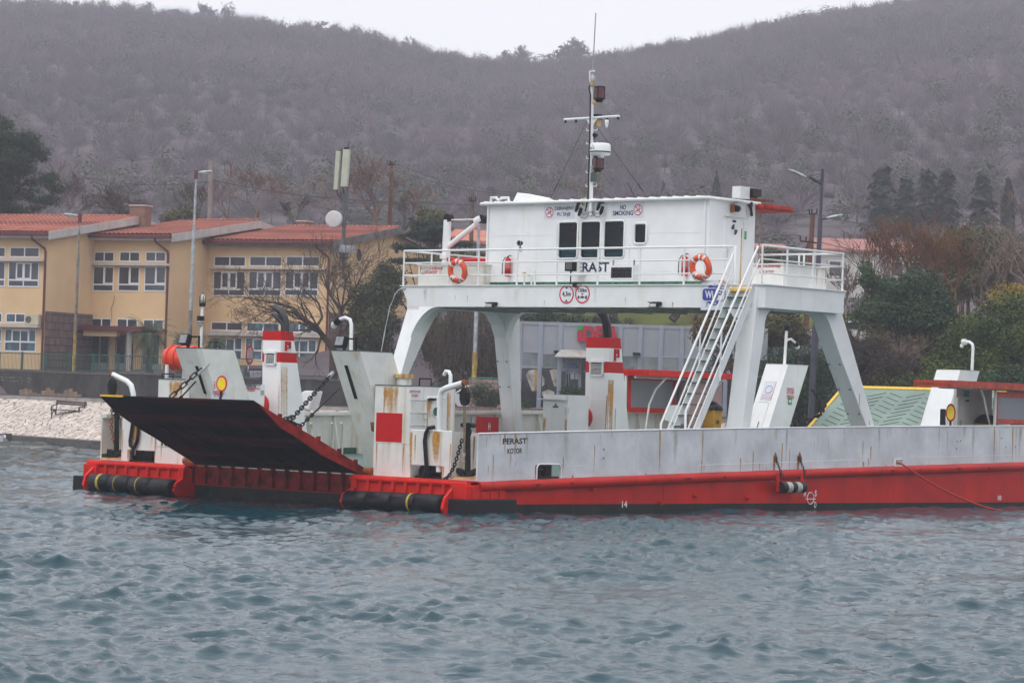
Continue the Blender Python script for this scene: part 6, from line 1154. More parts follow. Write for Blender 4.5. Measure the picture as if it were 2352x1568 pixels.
def swin(n, x0, y0, x1, y1, bf, kind, cur=None):
    a, c = SE(px(n,x0,y0),bf), SE(px(n,x1,y1),bf); L0, L1, Z0, Z1 = c.y, a.y, c.z, a.z; W_ = L1-L0; H_ = Z1-Z0; m_ = MB(); f = .055
    d = .0; x = bf-.012
    def bar(y0_, y1_, z0_, z1_, dd=.0): m_.box(x-.02-dd, bf+.02, y0_, y1_, z0_, z1_)
    m_.m = 0; bar(L0,L0+f,Z0,Z1); bar(L1-f,L1,Z0,Z1); bar(L0+f,L1-f,Z0,Z0+f*1.3); bar(L0+f,L1-f,Z1-f,Z1)
    if kind == 't': bar((L0+L1)/2-.035,(L0+L1)/2+.035,Z0+f,Z1-f)
    if kind == 'm4':
        zs = Z0+H_*.28; bar(L0+f,L1-f,zs-.045,zs+.045,.002); bar((L0+L1)/2-.035,(L0+L1)/2+.035,Z0+f,Z1-f)
        for y in (.27,.73): bar(L0+W_*y-.045,L0+W_*y+.045,zs+.045,Z1-f,.012)
        bar((L0+L1)/2-.075,(L0+L1)/2+.075,zs+.05,Z1-f,.012); bar(L0+W_*.27,L0+W_*.73,Z1-f-.07,Z1-f,.010); bar(L0+W_*.27,L0+W_*.73,zs+.045,zs+.12,.010)
    if kind == 'm4b':
        zs = Z0+H_*.44; bar(L0+f,L1-f,zs-.045,zs+.045,.002); bar((L0+L1)/2-.035,(L0+L1)/2+.035,Z0+f,Z1-f)
        for y in (.24,.76): bar(L0+W_*y-.045,L0+W_*y+.045,zs+.045,Z1-f,.012)
        bar(L0+W_*.24,L0+W_*.76,Z1-f-.07,Z1-f,.010)
    if kind == 'm2':
        zs = Z0+H_*.28; bar(L0+f,L1-f,zs-.04,zs+.04,.002); y = L0+W_*.46; bar(y-.06,y+.06,zs+.04,Z1-f,.012); bar(L0+f,y,zs+.04,zs+.11,.010)
    m_.m = 1; m_.box(bf-.006, bf-.002, L0+f*.5, L1-f*.5, Z0+f*.5, Z1-f*.5); m_.m = 2
    m_.build('window', [wframe, sglass if cur is None else cur], school)
ctn = M('curtained_glass', (.06,.13,.17), .12, var=.5, vs=1.6, streak=.7, scol=(.02,.03,.04), sth=.45, sscale=(3,3,.1), spec=.6); dkg = M('dark_pane', (.045,.05,.06), .08, var=.45, vs=.9, spec=.75)
for x0, x1 in ((225,487),(522,790),(828,1103)): swin('r6',x0,992,x1,1082,0,'t',dkg)
for x0, x1 in ((218,478),(515,783),(820,1093)): swin('r6',x0,1115,x1,1330,0,'m4',dkg)
swin('s7',413,388,772,498,0,'t',dkg); swin('s7',820,395,1192,512,0,'t',ctn); swin('s7',1236,405,1600,520,0,'t',ctn); swin('s7',408,562,762,825,0,'m4b',ctn); swin('s7',806,570,1180,838,0,'m4b',ctn); swin('s7',1232,585,1608,855,0,'m4b',ctn)
for x0, x1 in ((698,843),(884,1033),(1077,1224)): swin('r4',x0,1026,x1,1103,b2,'t',dkg)
for x0, x1 in ((690,837),(877,1027),(1069,1221)): swin('r4',x0,1135,x1,1322,b2,'m2',dkg)
for x0, x1, y in ((888,1074,172),(1130,1328,177),(1384,1580,184)): swin('r5',x0,y,x1,y+103,b2,'t',dkg)
swin('r4',75,992,292,1071,b1,'t',dkg); swin('r4',-160,990,41,1070,b1,'t',dkg); swin('r4',66,1100,286,1290,b1,'m4',dkg); swin('r4',-165,1095,36,1285,b1,'m4',dkg)
swin('r5',60,126,244,222,b1,'t',ctn); swin('r5',-180,120,22,220,b1,'t',ctn); swin('r5',50,275,346,503,b1,'m4b',ctn); swin('r5',-330,270,12,497,b1,'m4b',ctn)
swin('s7',-60,540,128,775,b2+.01,'m2',ctn) if False else None
lgm = M('ledge_concrete',(.50,.47,.44),.8,var=.12,vs=2,streak=.4,scol=(.25,.22,.2))
def ledge(n, x0, x1, y0, y1, bf, out=.35):
    a, c = SE(px(n,x0,y0),bf-out), SE(px(n,x1,y1),bf-out); m_ = MB(); m_.box(bf-out, bf-.001, c.y, a.y, c.z, a.z); m_.build('window_ledge', lgm, school)
ledge('r6',183,1146,1086,1108,0); ledge('s7',348,1658,500,570,0,.4); ledge('r4',668,1247,1108,1131,b2); ledge('r4',-200,312,1075,1098,b1); ledge('r5',-200,360,228,266,b1,.45)
for bf, aR, x, yt, yb, n in ((0,0,0,0,0,0),(b2,a3,0,0,0,0),(b1,a2,0,0,0,0)):                 # downpipes
    zE = {0:ze3,b2:ze2,b1:ze1}[bf]; m_ = MB(); m_.tube([(bf-.68,aR+.65,zE-.15),(bf-.60,aR+.62,zE-.45),(bf-.10,aR+.10,zE-.95),(bf-.09,aR+.06,zE-1.1),(bf-.09,aR+.06,G0)], .065, 8); m_.build('downpipe', pipe, school)
mb = MB(); q0, q1 = SS(px('r5',425,105),a2), SS(px('r5',865,270),a2); mb.box(b1+.02, b2-.02, a2-.06, a2-.001, G0, q0.z); mb.build('stone_cladding', stone_pur, school)
mb = MB(); q0 = SE(px('s7',1660,380),0); mb.box(.02, 14, -.05, -.001, G0-.5, q0.z+.5); mb.build('stone_cladding', stone_pur, school)
zc0 = SE(px('r5',1000,275),b2-1.6).z; cL = a2-.05; cR = a3+.2                                     # entrance canopy, doors and pillar
mb = MB(); mb.m = 0; mb.box(b2-1.7,b2-.02,cR,cL,zc0-.02,zc0+.12); mb.m = 1; mb.box(b2-1.76,b2-1.70,cR,cL,zc0-.12,zc0+.16); mb.m = 2; mb.box(b2-1.5,b2-1.2,cR+2.2,cL-.3,zc0-.42,zc0-.03); mb.m = 3
a_ = SE(px('r5',1240,500),b2-1.4).y; mb.cyl((b2-1.35,a_,G0-.2),(b2-1.35,a_,zc0),.16,None,14); mb.build('entrance_canopy', [fascia, pipe, plaster, M('pillar_concrete',(.36,.33,.30),.8,var=.2,vs=3)], school)
mb = MB(); mb.m = 1; mb.box(b2-.012,b2-.004,cR+.3,cL,G0,zc0-.3); mb.m = 0
for x in (880,965,1052,1120,1215,1380,1470): y = SE(px('r5',x,500),b2).y; mb.box(b2-.05,b2-.013,y-.05,y+.05,G0,zc0-.35)
mb.m = 2
for x0, x1 in ((1060,1112),(1290,1372)): y0, y1 = SE(px('r5',x1,500),b2).y, SE(px('r5',x0,500),b2).y; mb.box(b2-.06,b2-.014,y0,y1,G0,zc0-.2)
mb.m = 3; y0 = SE(px('r5',870,500),b2).y; mb.box(b2-.2,b2-.014,y0,cL-.02,G0,zc0-.1); mb.m = 4
for x0, x1 in ((885,960),(970,1050),(1122,1210),(1385,1465),(1475,1560)): y0, y1 = SE(px('r5',x1,500),b2).y, SE(px('r5',x0,500),b2).y; mb.box(b2-.03,b2-.0125,y0,y1,G0,SE(px('r5',900,600),b2).z)
mb.build('entrance_doors', [M('door_frame',(.30,.28,.26),.6), M('dark_door_glass',(.02,.045,.03),.1,var=.6,vs=.8,spec=.7), plaster, stone_pur, M('pale_door_panel',(.22,.26,.25),.5,var=.2)], school)
def ac(n, x0, y0, x1, y1, bf, rusty):
    a, c = SE(px(n,x0,y0),bf-.4), SE(px(n,x1,y1),bf-.4); m_ = MB(); m_.box(bf-.42,bf-.08,c.y,a.y,c.z,a.z); m_.m = 1; cc = Vector((bf-.425,a.y-(a.z-c.z)*.42,(a.z+c.z)/2)); m_.disc(cc,(-1,0,0),(a.z-c.z)*.34,n=20); m_.m = 2; m_.disc(cc+Vector((-.004,0,0)),(-1,0,0),.06,n=12); m_.box(bf-.08,bf-.0,c.y+.1,c.y+.14,c.z-.1,a.z); m_.build('air_conditioner', [M('ac_cream',(.55,.50,.36) if rusty else (.5,.48,.44),.6,streak=.8 if rusty else .1,scol=(.28,.10,.03),var=.1), M('fan_grille',(.10,.085,.07),.6,var=.4,vs=20), rust], school)
ac('r5',242,137,368,238,b1,True); ac('s7',1492,430,1622,536,0,False)
def chim(x0, y0, x1, y1, n, bf, cap=True):
    a, c = SE(px(n,x0,y0),bf), SE(px(n,x1,y1),bf); m_ = MB(); m_.box(bf,bf+.8,c.y,a.y,c.z-.8,a.z-.06); m_.m = 1; m_.box(bf-.06,bf+.86,c.y-.06,a.y+.06,a.z-.06,a.z+.02); m_.build('chimney', [stonewall('brick_red',(.30,.075,.035),(.20,.05,.03),(.22,.14,.10),1,.24,.085), fascia], r1 if n == 'r4' else r3)
chim(958,682,1065,790,'r4',br1-.2); chim(915,695,992,752,'r6',br3+.6)
vbm = M('vent_brown',(.07,.045,.035),.8,var=.4,vs=9)
for x, y, r_ in ((1435,985,.36),(1750,922,.36),(1723,884,.1)): mb = MB(); c = SS(px('r6',x,y),-.01); mb.disc(c,(0,-1,0),r_,n=20); mb.build('gable_vent', vbm, school)
mb = MB(); c = SE(px('s7',1636,820),-.01); mb.box(-.02,-.003,c.y-.16,c.y+.16,c.z-.2,c.z+.2); mb.m = 1; mb.text('83', Vector((-.02,c.y+.11,c.z-.1)), NX, UP, .22, .2); mb.build('number_plate', [blue, whiteink], school)
mb = MB(); pts = [SE(px('r4',x,y),b2-.02) for x, y in ((845,1350),(838,1400),(818,1450),(825,1500),(818,1560))]; mb.tube(pts,.018,5); mb.build('loose_cable', M('pale_cable',(.30,.22,.13),.7), school)
# cell antenna on the gable
c = SS(px('r6',1310,1090),-.55); ant = thing('antenna_mast','tall steel antenna mast with two long panels and a dish on the school gable','antenna',SC,c); mb = MB(); bb = c.x
def AG(x, y): return SE(px('r6',x,y),bb)
mb.tube([c, AG(1305,890), AG(1318,470)],.11,10); mb.tube([AG(1300,540),AG(1292,92)],.07,8); mb.tube([AG(1325,700),AG(1335,420)],.08,8); mb.box(bb-.1,bb+.1,AG(1318,540).y-.12,AG(1318,540).y+.28,AG(1318,540).z-.06,AG(1318,540).z+.06); mb.build('pole', M('mast_steel',(.10,.105,.11),.5,metal=.3,var=.3,vs=5), ant)
for x0, y0, x1, y1 in ((1241,118,1273,440),(1300,105,1352,415)):
    a, q = AG(x0+8,y0), AG(x1,y1); m_ = MB(); dy = AG(x0,y1).y-AG(x0+8,y0).y; m_.hexa([(bb-.32,q.y,q.z),(bb-.10,q.y,q.z),(bb-.10,q.y+(a.y-q.y),q.z),(bb-.32,q.y+(a.y-q.y),q.z)]+[(bb-.32,q.y-.1,a.z),(bb-.10,q.y-.1,a.z),(bb-.10,a.y-.08,a.z),(bb-.32,a.y-.08,a.z)]); m_.build('antenna_panel', M('panel_beige',(.50,.52,.40),.55,var=.06,vs=2), ant, bevel=.03)
mb = MB(); mb.tube([AG(1340,110),AG(1347,35)],[.05,.015],6); mb.box(bb-.25,bb-.05,AG(1338,95).y-.14,AG(1338,95).y+.1,AG(1338,110).z,AG(1338,85).z); mb.build('whip_aerial', steelblk, ant)
mb = MB(); q = AG(1282,130); mb.box(bb-.1,bb+.1,q.y-.12,q.y+.12,q.z-.15,q.z+.15); mb.build('bracket', steelblk, ant)
mb = MB()
for x, y in ((1250,430),(1280,450),(1308,430),(1325,440)): q = AG(x,y); mb.tube([q,AG(x+4,y+40),AG(1310,560)],.03,5)
mb.build('feeder_cables', steelblk, ant)
mb = MB(); q = AG(1243,687); q.x = bb-.35; mb.lathe(q,[(.02,.05),(.40,.02),(.50,-.0),(.50,-.22),(.35,-.3),(.05,-.32)],(-1,-.1,.05),24); mb.m = 1; mb.tube([q+Vector((.25,0,0)),AG(1318,690)],.05,6); mb.build('dish', [M('dish_white',(.60,.57,.57),.5,var=.04), steelblk], ant)
mb = MB()
for x0, x1, y0, y1 in ((1240,1285,900,962),(1288,1330,900,965),(1332,1375,906,968),(1378,1408,908,972)): a, q = AG(x0,y0), AG(x1,y1); mb.box(bb-.55,bb-.15,q.y,a.y,q.z,a.z)
mb.m = 1
for i in range(5): mb.tube([AG(1245+i*30,962),AG(1255+i*28,1000),AG(1310,1025)],.025,5)
mb.build('radio_unit', [M('radio_grey',(.40,.43,.47),.5,var=.1), steelblk], ant)
# palms in front of the school
palmleaf = M('palm_leaf', (.045,.075,.025), .6, var=.4, vs=3)
def palm(n, x, y, xb, yb, Y, sz, label):
    top = WY(*px(n,x,y),Y); base = WY(*px(n,xb,yb),Y); base.z = gz(base.x, base.y); t = thing('palm_tree', label, 'palm', None, base, 'palms by the school'); m_ = MB(); n_ = 9; m_.tube([base.lerp(top,i/n_)+Vector((.03*math.sin(i*2),0,0)) for i in range(n_+1)], [.17+.04*(i%2) for i in range(n_+1)], 9); m_.build('trunk', M('palm_trunk',(.06,.045,.03),.9,var=.4,vs=6), t)
    V = []
    for k in range(34):
        az = random.uniform(0,6.28); el = random.uniform(-.5,1.2); p = top.copy(); d = Vector((math.cos(az)*math.cos(el),math.sin(az)*math.cos(el),math.sin(el))); L_ = sz*random.uniform(.8,1.1)
        for s_ in range(7):
            q = p + d*(L_/7); d = (d+Vector((0,0,-.20))).normalized(); sd = d.cross(Vector((0,0,1))).normalized(); up = sd.cross(d)
            for sg in (-1,1):
                for h in (0,.5):
                    o = p.lerp(q,h); tip = o + sd*sg*sz*.28*(1-s_/9) + d*sz*.16 - up*.05; V.append([o, o+d*.05, tip+d*.01, tip])
            p = q
    quads('crown', V, palmleaf, t, base); return t
palm('r5',1440,330,1440,740,149,1.5,'dark palm tree under the right end of the school entrance canopy'); palm('r5',1745,415,1745,740,147,1.0,'small palm tree behind the orange liferaft canister'); palm('s7',440,640,440,900,147,1.0,'small palm tree between the ferry lamp post and the striped funnel')

# ================================================================== RETAINING WALL, FENCES, LAMPS, BENCH
mb = MB(); wxs = [-60,-34,-27,-19.6,-12,-6]
def ww(x): return yp(x)+3.45
for a, b_ in zip(wxs, wxs[1:]):
    mb.m = 0; mb.hexa([(a,ww(a),1.8),(b_,ww(b_),1.8),(b_,ww(b_)+.35,1.8),(a,ww(a)+.35,1.8),(a,ww(a),3.48),(b_,ww(b_),3.40),(b_,ww(b_)+.35,3.40),(a,ww(a)+.35,3.48)])
    mb.m = 1; mb.hexa([(a,ww(a)-.05,3.48),(b_,ww(b_)-.05,3.40),(b_,ww(b_)+.40,3.40),(a,ww(a)+.40,3.48),(a,ww(a)-.05,3.56),(b_,ww(b_)-.05,3.48),(b_,ww(b_)+.40,3.48),(a,ww(a)+.40,3.56)])
mb.m = 2
x0 = WY(*px('s8',390,680),ww(-24)).x
for i in range(14): a = -25.6+i*.28; hh = .22+.14*math.sin(i*1.3)+random.uniform(-.04,.05); mb.hexa([(a,ww(a)-.03,2.15),(a+.28,ww(a+.28)-.03,2.15),(a+.28,ww(a)+.1,2.15),(a,ww(a)+.1,2.15),(a,ww(a)-.03,2.25+hh),(a+.28,ww(a+.28)-.03,2.25+hh+.03),(a+.28,ww(a)+.1,2.2+hh),(a,ww(a)+.1,2.2+hh)])
rw = mb.build('retaining_wall', [M('dark_wet_concrete',(.045,.04,.036),.8,var=.4,vs=1.2,streak=.5,scol=(.10,.09,.075),sth=.55,sscale=(1.5,1.5,.3)), M('wall_coping',(.13,.115,.10),.8,var=.3,vs=3), M('bare_sandy_render',(.24,.165,.11),.9,var=.3,vs=3)]); tag(rw, 'dark wet retaining wall with faded graffiti below the green fence', 'wall')
mb = MB()
for pts in (((0,500),(30,490),(40,520),(10,530),(60,540),(75,490),(95,500),(85,560)),((115,500),(190,498),),((118,548),(245,543)),((235,500),(260,490),(265,540),(230,580),(275,575),(285,520)),((335,515),(370,505),(390,530),(375,570),(360,540))):
    q = []
    for x, y in pts:
        dd = px('s8',x,y); Y = 150.0
        for _ in range(4): p_ = WY(*dd, Y); Y = ww(p_.x)-.012
        q.append(WY(*dd, Y))
    mb.tube(q, .022, 4)
g_ = mb.build('graffiti', M('chalky_paint',(.20,.20,.19),.9,var=.3), rw)
fgreen = M('green_fence_paint', (.012,.085,.062), .5, var=.2, vs=3)
def fence(name, label, pts, mat, post=2.4, bar=.13, group=None, skip=()):
    """pts: (x, y, zbottom, ztop) along the fence"""
    t = thing(name, label, 'fence', None, (pts[0][0],pts[0][1],pts[0][2]), group)
    for (x0,y0,z0,h0), (x1,y1,z1,h1) in zip(pts, pts[1:]):
        a, b_ = Vector((x0,y0,0)), Vector((x1,y1,0)); n = max(1, round((b_-a).length/post))
        for i in range(n):
            p, q = a.lerp(b_,i/n), a.lerp(b_,(i+1)/n); zp_, zq_ = z0+(z1-z0)*i/n, z0+(z1-z0)*(i+1)/n; hp, hq = h0+(h1-h0)*i/n, h0+(h1-h0)*(i+1)/n
            m_ = MB(); m_.box(p.x-.045,p.x+.045,p.y-.045,p.y+.045,zp_,hp+.03); m_.build('post', mat, t); m_ = MB()
            for f in (.06,.94): m_.tube([p+Vector((0,0,zp_+(hp-zp_)*f)), q+Vector((0,0,zq_+(hq-zq_)*f))], .022, 4)
            k = int((q-p).length/bar)
            for j in range(1,k+1): s_ = p.lerp(q,j/(k+1)); zz = zp_+(zq_-zp_)*j/(k+1); hh = hp+(hq-hp)*j/(k+1); m_.cyl(s_+Vector((0,0,zz+.05)), s_+Vector((0,0,hh-.03)), .014, None, 4)
            m_.build('bar_panel', mat, t)
    return t
fence('railing_fence','green bar fence standing on the dark retaining wall',[(x,ww(x)+.18,3.54-.08*i/3,4.50-.08*i/3) for i, x in enumerate((-42,-27,-19.6,-12.5))], fgreen)
olv = M('olive_fence_paint', (.045,.07,.035), .5, var=.2, vs=3)
p0, p1, p2, p3, p4 = WY(*px('s7',592,845),140), WY(*px('s7',700,835),140), WY(*px('s7',706,938),140.2), WY(*px('s7',1395,985),139), WY(*px('s7',1990,1000),138)
fence('railing_fence','taller olive bar fence section behind the far ramp tower',[(p0.x-2.5,140,2.6,p0.z),(p1.x,140,2.6,p1.z)], olv); fence('railing_fence','long low olive bar fence in front of the right school block',[(p2.x,140.2,2.4,p2.z),(p3.x,139,2.3,p3.z),(p4.x,138,2.3,p4.z)], olv)
def lamp_head(m_, p, d, s_=1.0, up=.1):
    d = Vector(d).normalized(); r_ = []
    for k, (t, w_, h) in enumerate(((0,.06,.05),(.18,.10,.08),(.45,.15,.10),(.75,.14,.08),(.92,.05,.03))):
        c = p + d*t*s_ + Vector((0,0,up*t)); sd = d.cross(Vector((0,0,1))).normalized(); r_.append([c+sd*math.cos(a)*w_*s_+Vector((0,0,math.sin(a)*h*s_)) for a in [2*math.pi*i/10 for i in range(10)]])
    m_.loft(r_, True, True, True)
lampglass = M('lamp_bowl',(.45,.46,.42),.2,var=.1)
def street_lamp(label, base, mid, top, Yb, mats, head, rb=.085, rt=.05):
    B_ = WY(*base,Yb); M_ = WY(*mid,Yb); T_ = WY(*top,Yb); B_.z = min(B_.z, gz(B_.x,B_.y)) ; t = thing('street_lamp', label, 'street lamp', None, B_, 'old street lamps by the school'); m_ = MB(); m_.m = 1; m_.tube([B_, B_.lerp(M_,.45)],[rb*1.15,rb*1.05],10); m_.m = 0; m_.tube([B_.lerp(M_,.44), M_],[rb,rb*.9],10); m_.tube([M_,T_],[rt,rt*.8],10); m_.build('post', mats, t); m_ = MB(); m_.m = 1; m_.box(T_.x-.09,T_.x+.09,T_.y-.09,T_.y+.09,T_.z-.32,T_.z+.12); m_.m = 0; lamp_head(m_, T_+Vector((head*.06,0,0)), (head,-.12,0), .85); m_.m = 2; m_.ball(T_+Vector((head*.48,-.05,-.03)),.12,10,(1.9,.8,.6)); m_.build('lamp_head', [galv, pipe, lampglass], t)
rp_ = M('peeling_post', (.20,.19,.17), .7, var=.5, vs=3, streak=.8, scol=(.26,.13,.05), sth=.5, sscale=(4,4,.6)); ylp = M('yellow_peeling_post', (.40,.27,.06), .7, var=.5, vs=4, streak=.9, scol=(.10,.05,.03), sth=.5, sscale=(4,4,.8))
street_lamp('shorter old street lamp with peeling yellow base against the left school block', (167,906), px('r4',578,1040), px('r4',590,765), 149.5, [rp_, ylp], -1); street_lamp('taller old street lamp with a grey head leaning over the middle school block', (432,870), px('r4',1432,840), px('r4',1448,445), 143, [galv, rp_], 1, .10, .065)
# double lamp on the right
Yl = 118; Bp, Tp = WY(1862,985,Yl), WY(1889.5,389,Yl); Bp.z = 2.3; Bp = WY(1863,960,Yl); t = thing('street_lamp','dark double armed street lamp rising behind the right legs of the ferry bridge','street lamp',None,Bp); dk = M('dark_lamp_paint',(.035,.035,.05),.4,var=.2,vs=3); mb = MB(); k_ = (WY(1884,500,Yl)-Bp).length/(Tp-Bp).length; mb.tube([Bp, Bp.lerp(Tp,.36), Bp.lerp(Tp,.37), Bp.lerp(Tp,.80), Bp.lerp(Tp,.81), Tp],[.155,.14,.115,.10,.075,.065],12); mb.build('post', dk, t); mb = MB(); a, b_ = WY(1888,422,Yl), WY(*px('r8',150,185),Yl); mb.tube([a,a.lerp(b_,.97)],[.09,.06],8); mb.tube([WY(*px('r8',242,165),Yl),WY(*px('r8',140,183),Yl)],.018,5); mb.m = 1; lamp_head(mb, WY(*px('r8',130,190),Yl), (-1,-.1,.05), .85, .28); mb.build('upper_arm', [dk, galv], t); mb = MB(); a = WY(*px('r8',240,482),Yl); mb.tube([a,WY(*px('r8',280,476),Yl)],.045,8); mb.m = 1; lamp_head(mb, WY(*px('r8',270,474),Yl), (1,-.1,.05), .75, .12); mb.build('lower_arm', [dk, galv], t)
# plain pole seen through the bridge opening
Bp, Tp = WY(1087,946,133), WY(1100.5,507,133); Bp.z = 2.3; t = thing('lamp_pole','slim grey pole with a yellow flaking lower half seen through the bridge','pole',None,Bp); mb = MB(); mb.m = 1; mb.tube([Bp, Bp.lerp(Tp,.30)],.13,10); mb.m = 0; mb.tube([Bp.lerp(Tp,.295), Bp.lerp(Tp,.9)],[.10,.085],10); mb.tube([Bp.lerp(Tp,.9),Tp],.07,8); mb.m = 2; mb.box(Tp.x-.22,Tp.x+.10,Tp.y-.1,Tp.y+.1,Tp.z-.05,Tp.z+.18); mb.build('post', [galv, ylp, rust], t)
# bench on the slope
bw = M('bench_wood',(.055,.028,.026),.6,var=.3,vs=6); bi = M('cast_iron',(.022,.016,.016),.5,var=.3)
def on_slope(x, y):
    Y = 138.0
    for _ in range(60):
        q = WY(x,y,Y); k = max(0,min(1,(q.y-yq(q.x))/(yp(q.x)-yq(q.x)))); zs = .34+1.79*k**.95; Y += (q.z-zs)*.7
    return q
def bench():
    P0 = on_slope(*px('s8',640,1015)); P1 = WY(*px('s8',985,1038), P0.y-.55); g = (.34+(2.13-.34)*.48); zb = min(P0.z,P1.z); ax = (P1-P0); ax.z = 0; Ln = ax.length; ax.normalize(); bk = Vector((-ax.y,ax.x,0)); 
    if bk.y < 0: bk = -bk
    t = thing('bench','dark wooden bench with curled iron arms on the paved slope','bench',None,P0); o = P0.copy(); s_ = Ln/1.72
    def Q(x, y, z): return o + ax*(x*s_) + bk*y + Vector((0,0,z + (P1.z-P0.z)*x/1.72))
    for x in (.0, 1.72):
        m_ = MB(); sq = lambda *pp: m_.tube([Q(x,*p) for p in pp], .026, 6)
        sq((.03,0),(.06,.20),(.02,.36),(.0,.44)); sq((.50,.02),(.44,.22),(.46,.40),(.52,.62),(.60,.92)); sq((0,.44),(.25,.41),(.46,.42)); sq((.50,.68),(.25,.66),(.05,.64),(-.04,.57),(-.01,.50),(.07,.52),(.07,.58),(.02,.60)); sq((0,.44),(-.03,.50)); sq((.06,.2),(.14,.3),(.2,.41)); sq((.44,.2),(.36,.3),(.3,.41)); m_.build('leg', bi, t)
    m_ = MB()
    for i in range(4): y = .02+i*.115; m_.hexa([Q(x,yy,z) for z in (.44,.47) for x, yy in ((-.1,y),(1.82,y),(1.82,y+.095),(-.1,y+.095))])
    m_.build('seat', bw, t); m_ = MB()
    for a, b_ in ((.70,.79),(.80,.90)): m_.hexa([Q(x,yy,z) for z, yo in ((a,.53+(a-.62)*.25),(b_,.53+(b_-.62)*.25)) for x, yy in ((-.1,yo),(1.82,yo),(1.82,yo+.03),(-.1,yo+.03))])
    m_.build('backrest', bw, t); return t
bench()
# small boat cut by the left edge
def boat():
    Y = 133; o = WY(28,1028,Y); o.z = .0; t = thing('rowing_boat','stern of a small white boat with an outboard motor at the left edge','boat',None,o); m_ = MB(); L_ = 3.6; rings = []
    for k in range(7):
        f = k/6; hw = .62*(1-.75*f**2.2); x = o.x-.35-L_*f; top = .42+.18*f; rings.append([Vector((x,o.y-hw*.75,-.15)),Vector((x,o.y-hw,.10)),Vector((x,o.y-hw*1.05,top)),Vector((x,o.y-hw*.9,top)),Vector((x,o.y,top-.22)),Vector((x,o.y+hw*.9,top)),Vector((x,o.y+hw*1.05,top)),Vector((x,o.y+hw,.10)),Vector((x,o.y+hw*.75,-.15))])
    m_.loft(rings, True, True, False); m_.m = 1; m_.tube([r_[2] for r_ in rings],.035,6); m_.tube([rings[0][2],rings[0][6]],.035,6); m_.build('hull', [M('boat_white',(.62,.62,.62),.5,var=.1,vs=3), M('boat_trim',(.05,.05,.055),.5)], t); m_ = MB(); m_.box(o.x-.3,o.x-.05,o.y-.12,o.y+.12,.20,.46); m_.tube([(o.x-.12,o.y,.22),(o.x-.06,o.y,-.2)],.05,6); m_.tube([(o.x-.12,o.y,.42),(o.x-.5,o.y-.05,.50)],.02,5); m_.build('outboard_motor', M('motor_brown',(.06,.04,.035),.5,var=.3), t, bevel=.03)
boat()
# notice board and round sign in front of the school
Yn = 136; a, b_ = WY(*px('s7',792,912),Yn), WY(*px('s7',1000,1095),Yn); t = thing('notice_board','brown notice board with nine pale papers beside the far funnel','notice board',None,((a.x+b_.x)/2,Yn,2.3)); mb = MB(); mb.box(a.x,b_.x,Yn,Yn+.12,2.2,a.z); mb.build('board', M('board_brown',(.075,.055,.05),.7,var=.2,vs=3), t); mb = MB()
for i in range(3):
    for j in range(3):
        p_, q_ = WY(*px('s7',852+i*47,948+j*47),Yn-.01), WY(*px('s7',894+i*47,988+j*47),Yn-.01); mb.m = 0; mb.box(p_.x-.03,q_.x+.03,Yn-.012,Yn-.002,q_.z-.03,p_.z+.03); mb.m = 1; mb.box(p_.x,q_.x,Yn-.016,Yn-.0125,q_.z,p_.z)
        mb.m = 2; mb.box(p_.x+.05,p_.x+.2,Yn-.019,Yn-.0165,q_.z+.08,q_.z+.10); mb.box(p_.x+.08,p_.x+.3,Yn-.019,Yn-.0165,p_.z-.12,p_.z-.10)
mb.build('papers', [navy, M('notice_paper',(.50,.50,.56),.7,var=.08), navy], t)
Ys = 135.5; c = WY(*px('s7',853,768),Ys); t = thing('road_sign','round road sign on a pole seen edge on above the notice board','road sign',None,(c.x-.1,Ys,2.2)); mb = MB(); nrm = Vector((.95,-.32,0)).normalized(); mb.disc(c,nrm,.48,n=28); mb.disc(c-nrm*.015,-nrm,.48,n=28); mb.m = 1; mb.disc(c+nrm*.004,nrm,.36,n=28); mb.build('disc', [signred, M('faded_white',(.5,.4,.38),.5)], t, recalc=False); mb = MB(); b_ = WY(*px('s7',832,960),Ys); mb.tube([c+Vector((-.03,.03,.5)),b_],.03,6); mb.m = 1; mb.tube([b_.lerp(c,.2),b_.lerp(c,.34)],.034,6); mb.build('pole', [galv, whiteink], t)

# ================================================================== MARKET BUILDING BEHIND THE FERRY
MK = Frame(WY(1700, 900, 131)[:2], 3); ME = MK.E
market = thing('market_building','grey panelled supermarket with a red lettered sign seen under the ferry bridge','building',MK,(0,0,2.3))
panelg = M('grey_cladding',(.30,.31,.34),.5,var=.06,vs=.8,streak=.25,scol=(.22,.21,.22)); mullion = M('aluminium',(.33,.36,.42),.4,metal=.2,var=.06); mglass = M('shop_glass',(.17,.20,.20),.15,var=.4,vs=.7,spec=.7); mgl2 = M('shop_glass_dark',(.03,.03,.034),.12,var=.7,vs=.8,spec=.7)
aL, aR = ME(px('s1',330,500),0).y, ME(px('z7',1790,500),0).y-1.5; zT = ME(px('z7',675,352),0).z; zP = ME(px('z7',675,648),0).z; zW = ME(px('z7',675,800),0).z
mb = MB(); mb.box(0,14,aR,aL,zP,zT); mb.m = 1; mb.box(.0,.12,aR,aL,2.2,zP); mb.box(.12,14,aR,aR+.1,2.2,zP); mb.box(.12,14,aL-.1,aL,2.2,zP); mb.m = 0; mb.box(-.03,0,aR,aL,zT-.16,zT-.03); mb.box(-.02,0,aR,aL,zP-.05,zP+.05); mb.box(-.02,0,aR,aL,zW-.12,zW-.02); mb.m = 2
for n, x in (('s1',400),('s1',662),('s1',910),('z7',675),('z7',870),('z7',1070),('z7',1272),('z7',1470),('z7',1700)): y = ME(px(n,x,600),0).y; mb.box(-.07,-.0,y-.10,y+.10,2.3,zT-.0); mb.box(-.085,-.07,y-.03,y+.03,2.3,zT)
for n, x in (('s1',975),('s1',1170),('z7',105),): pass
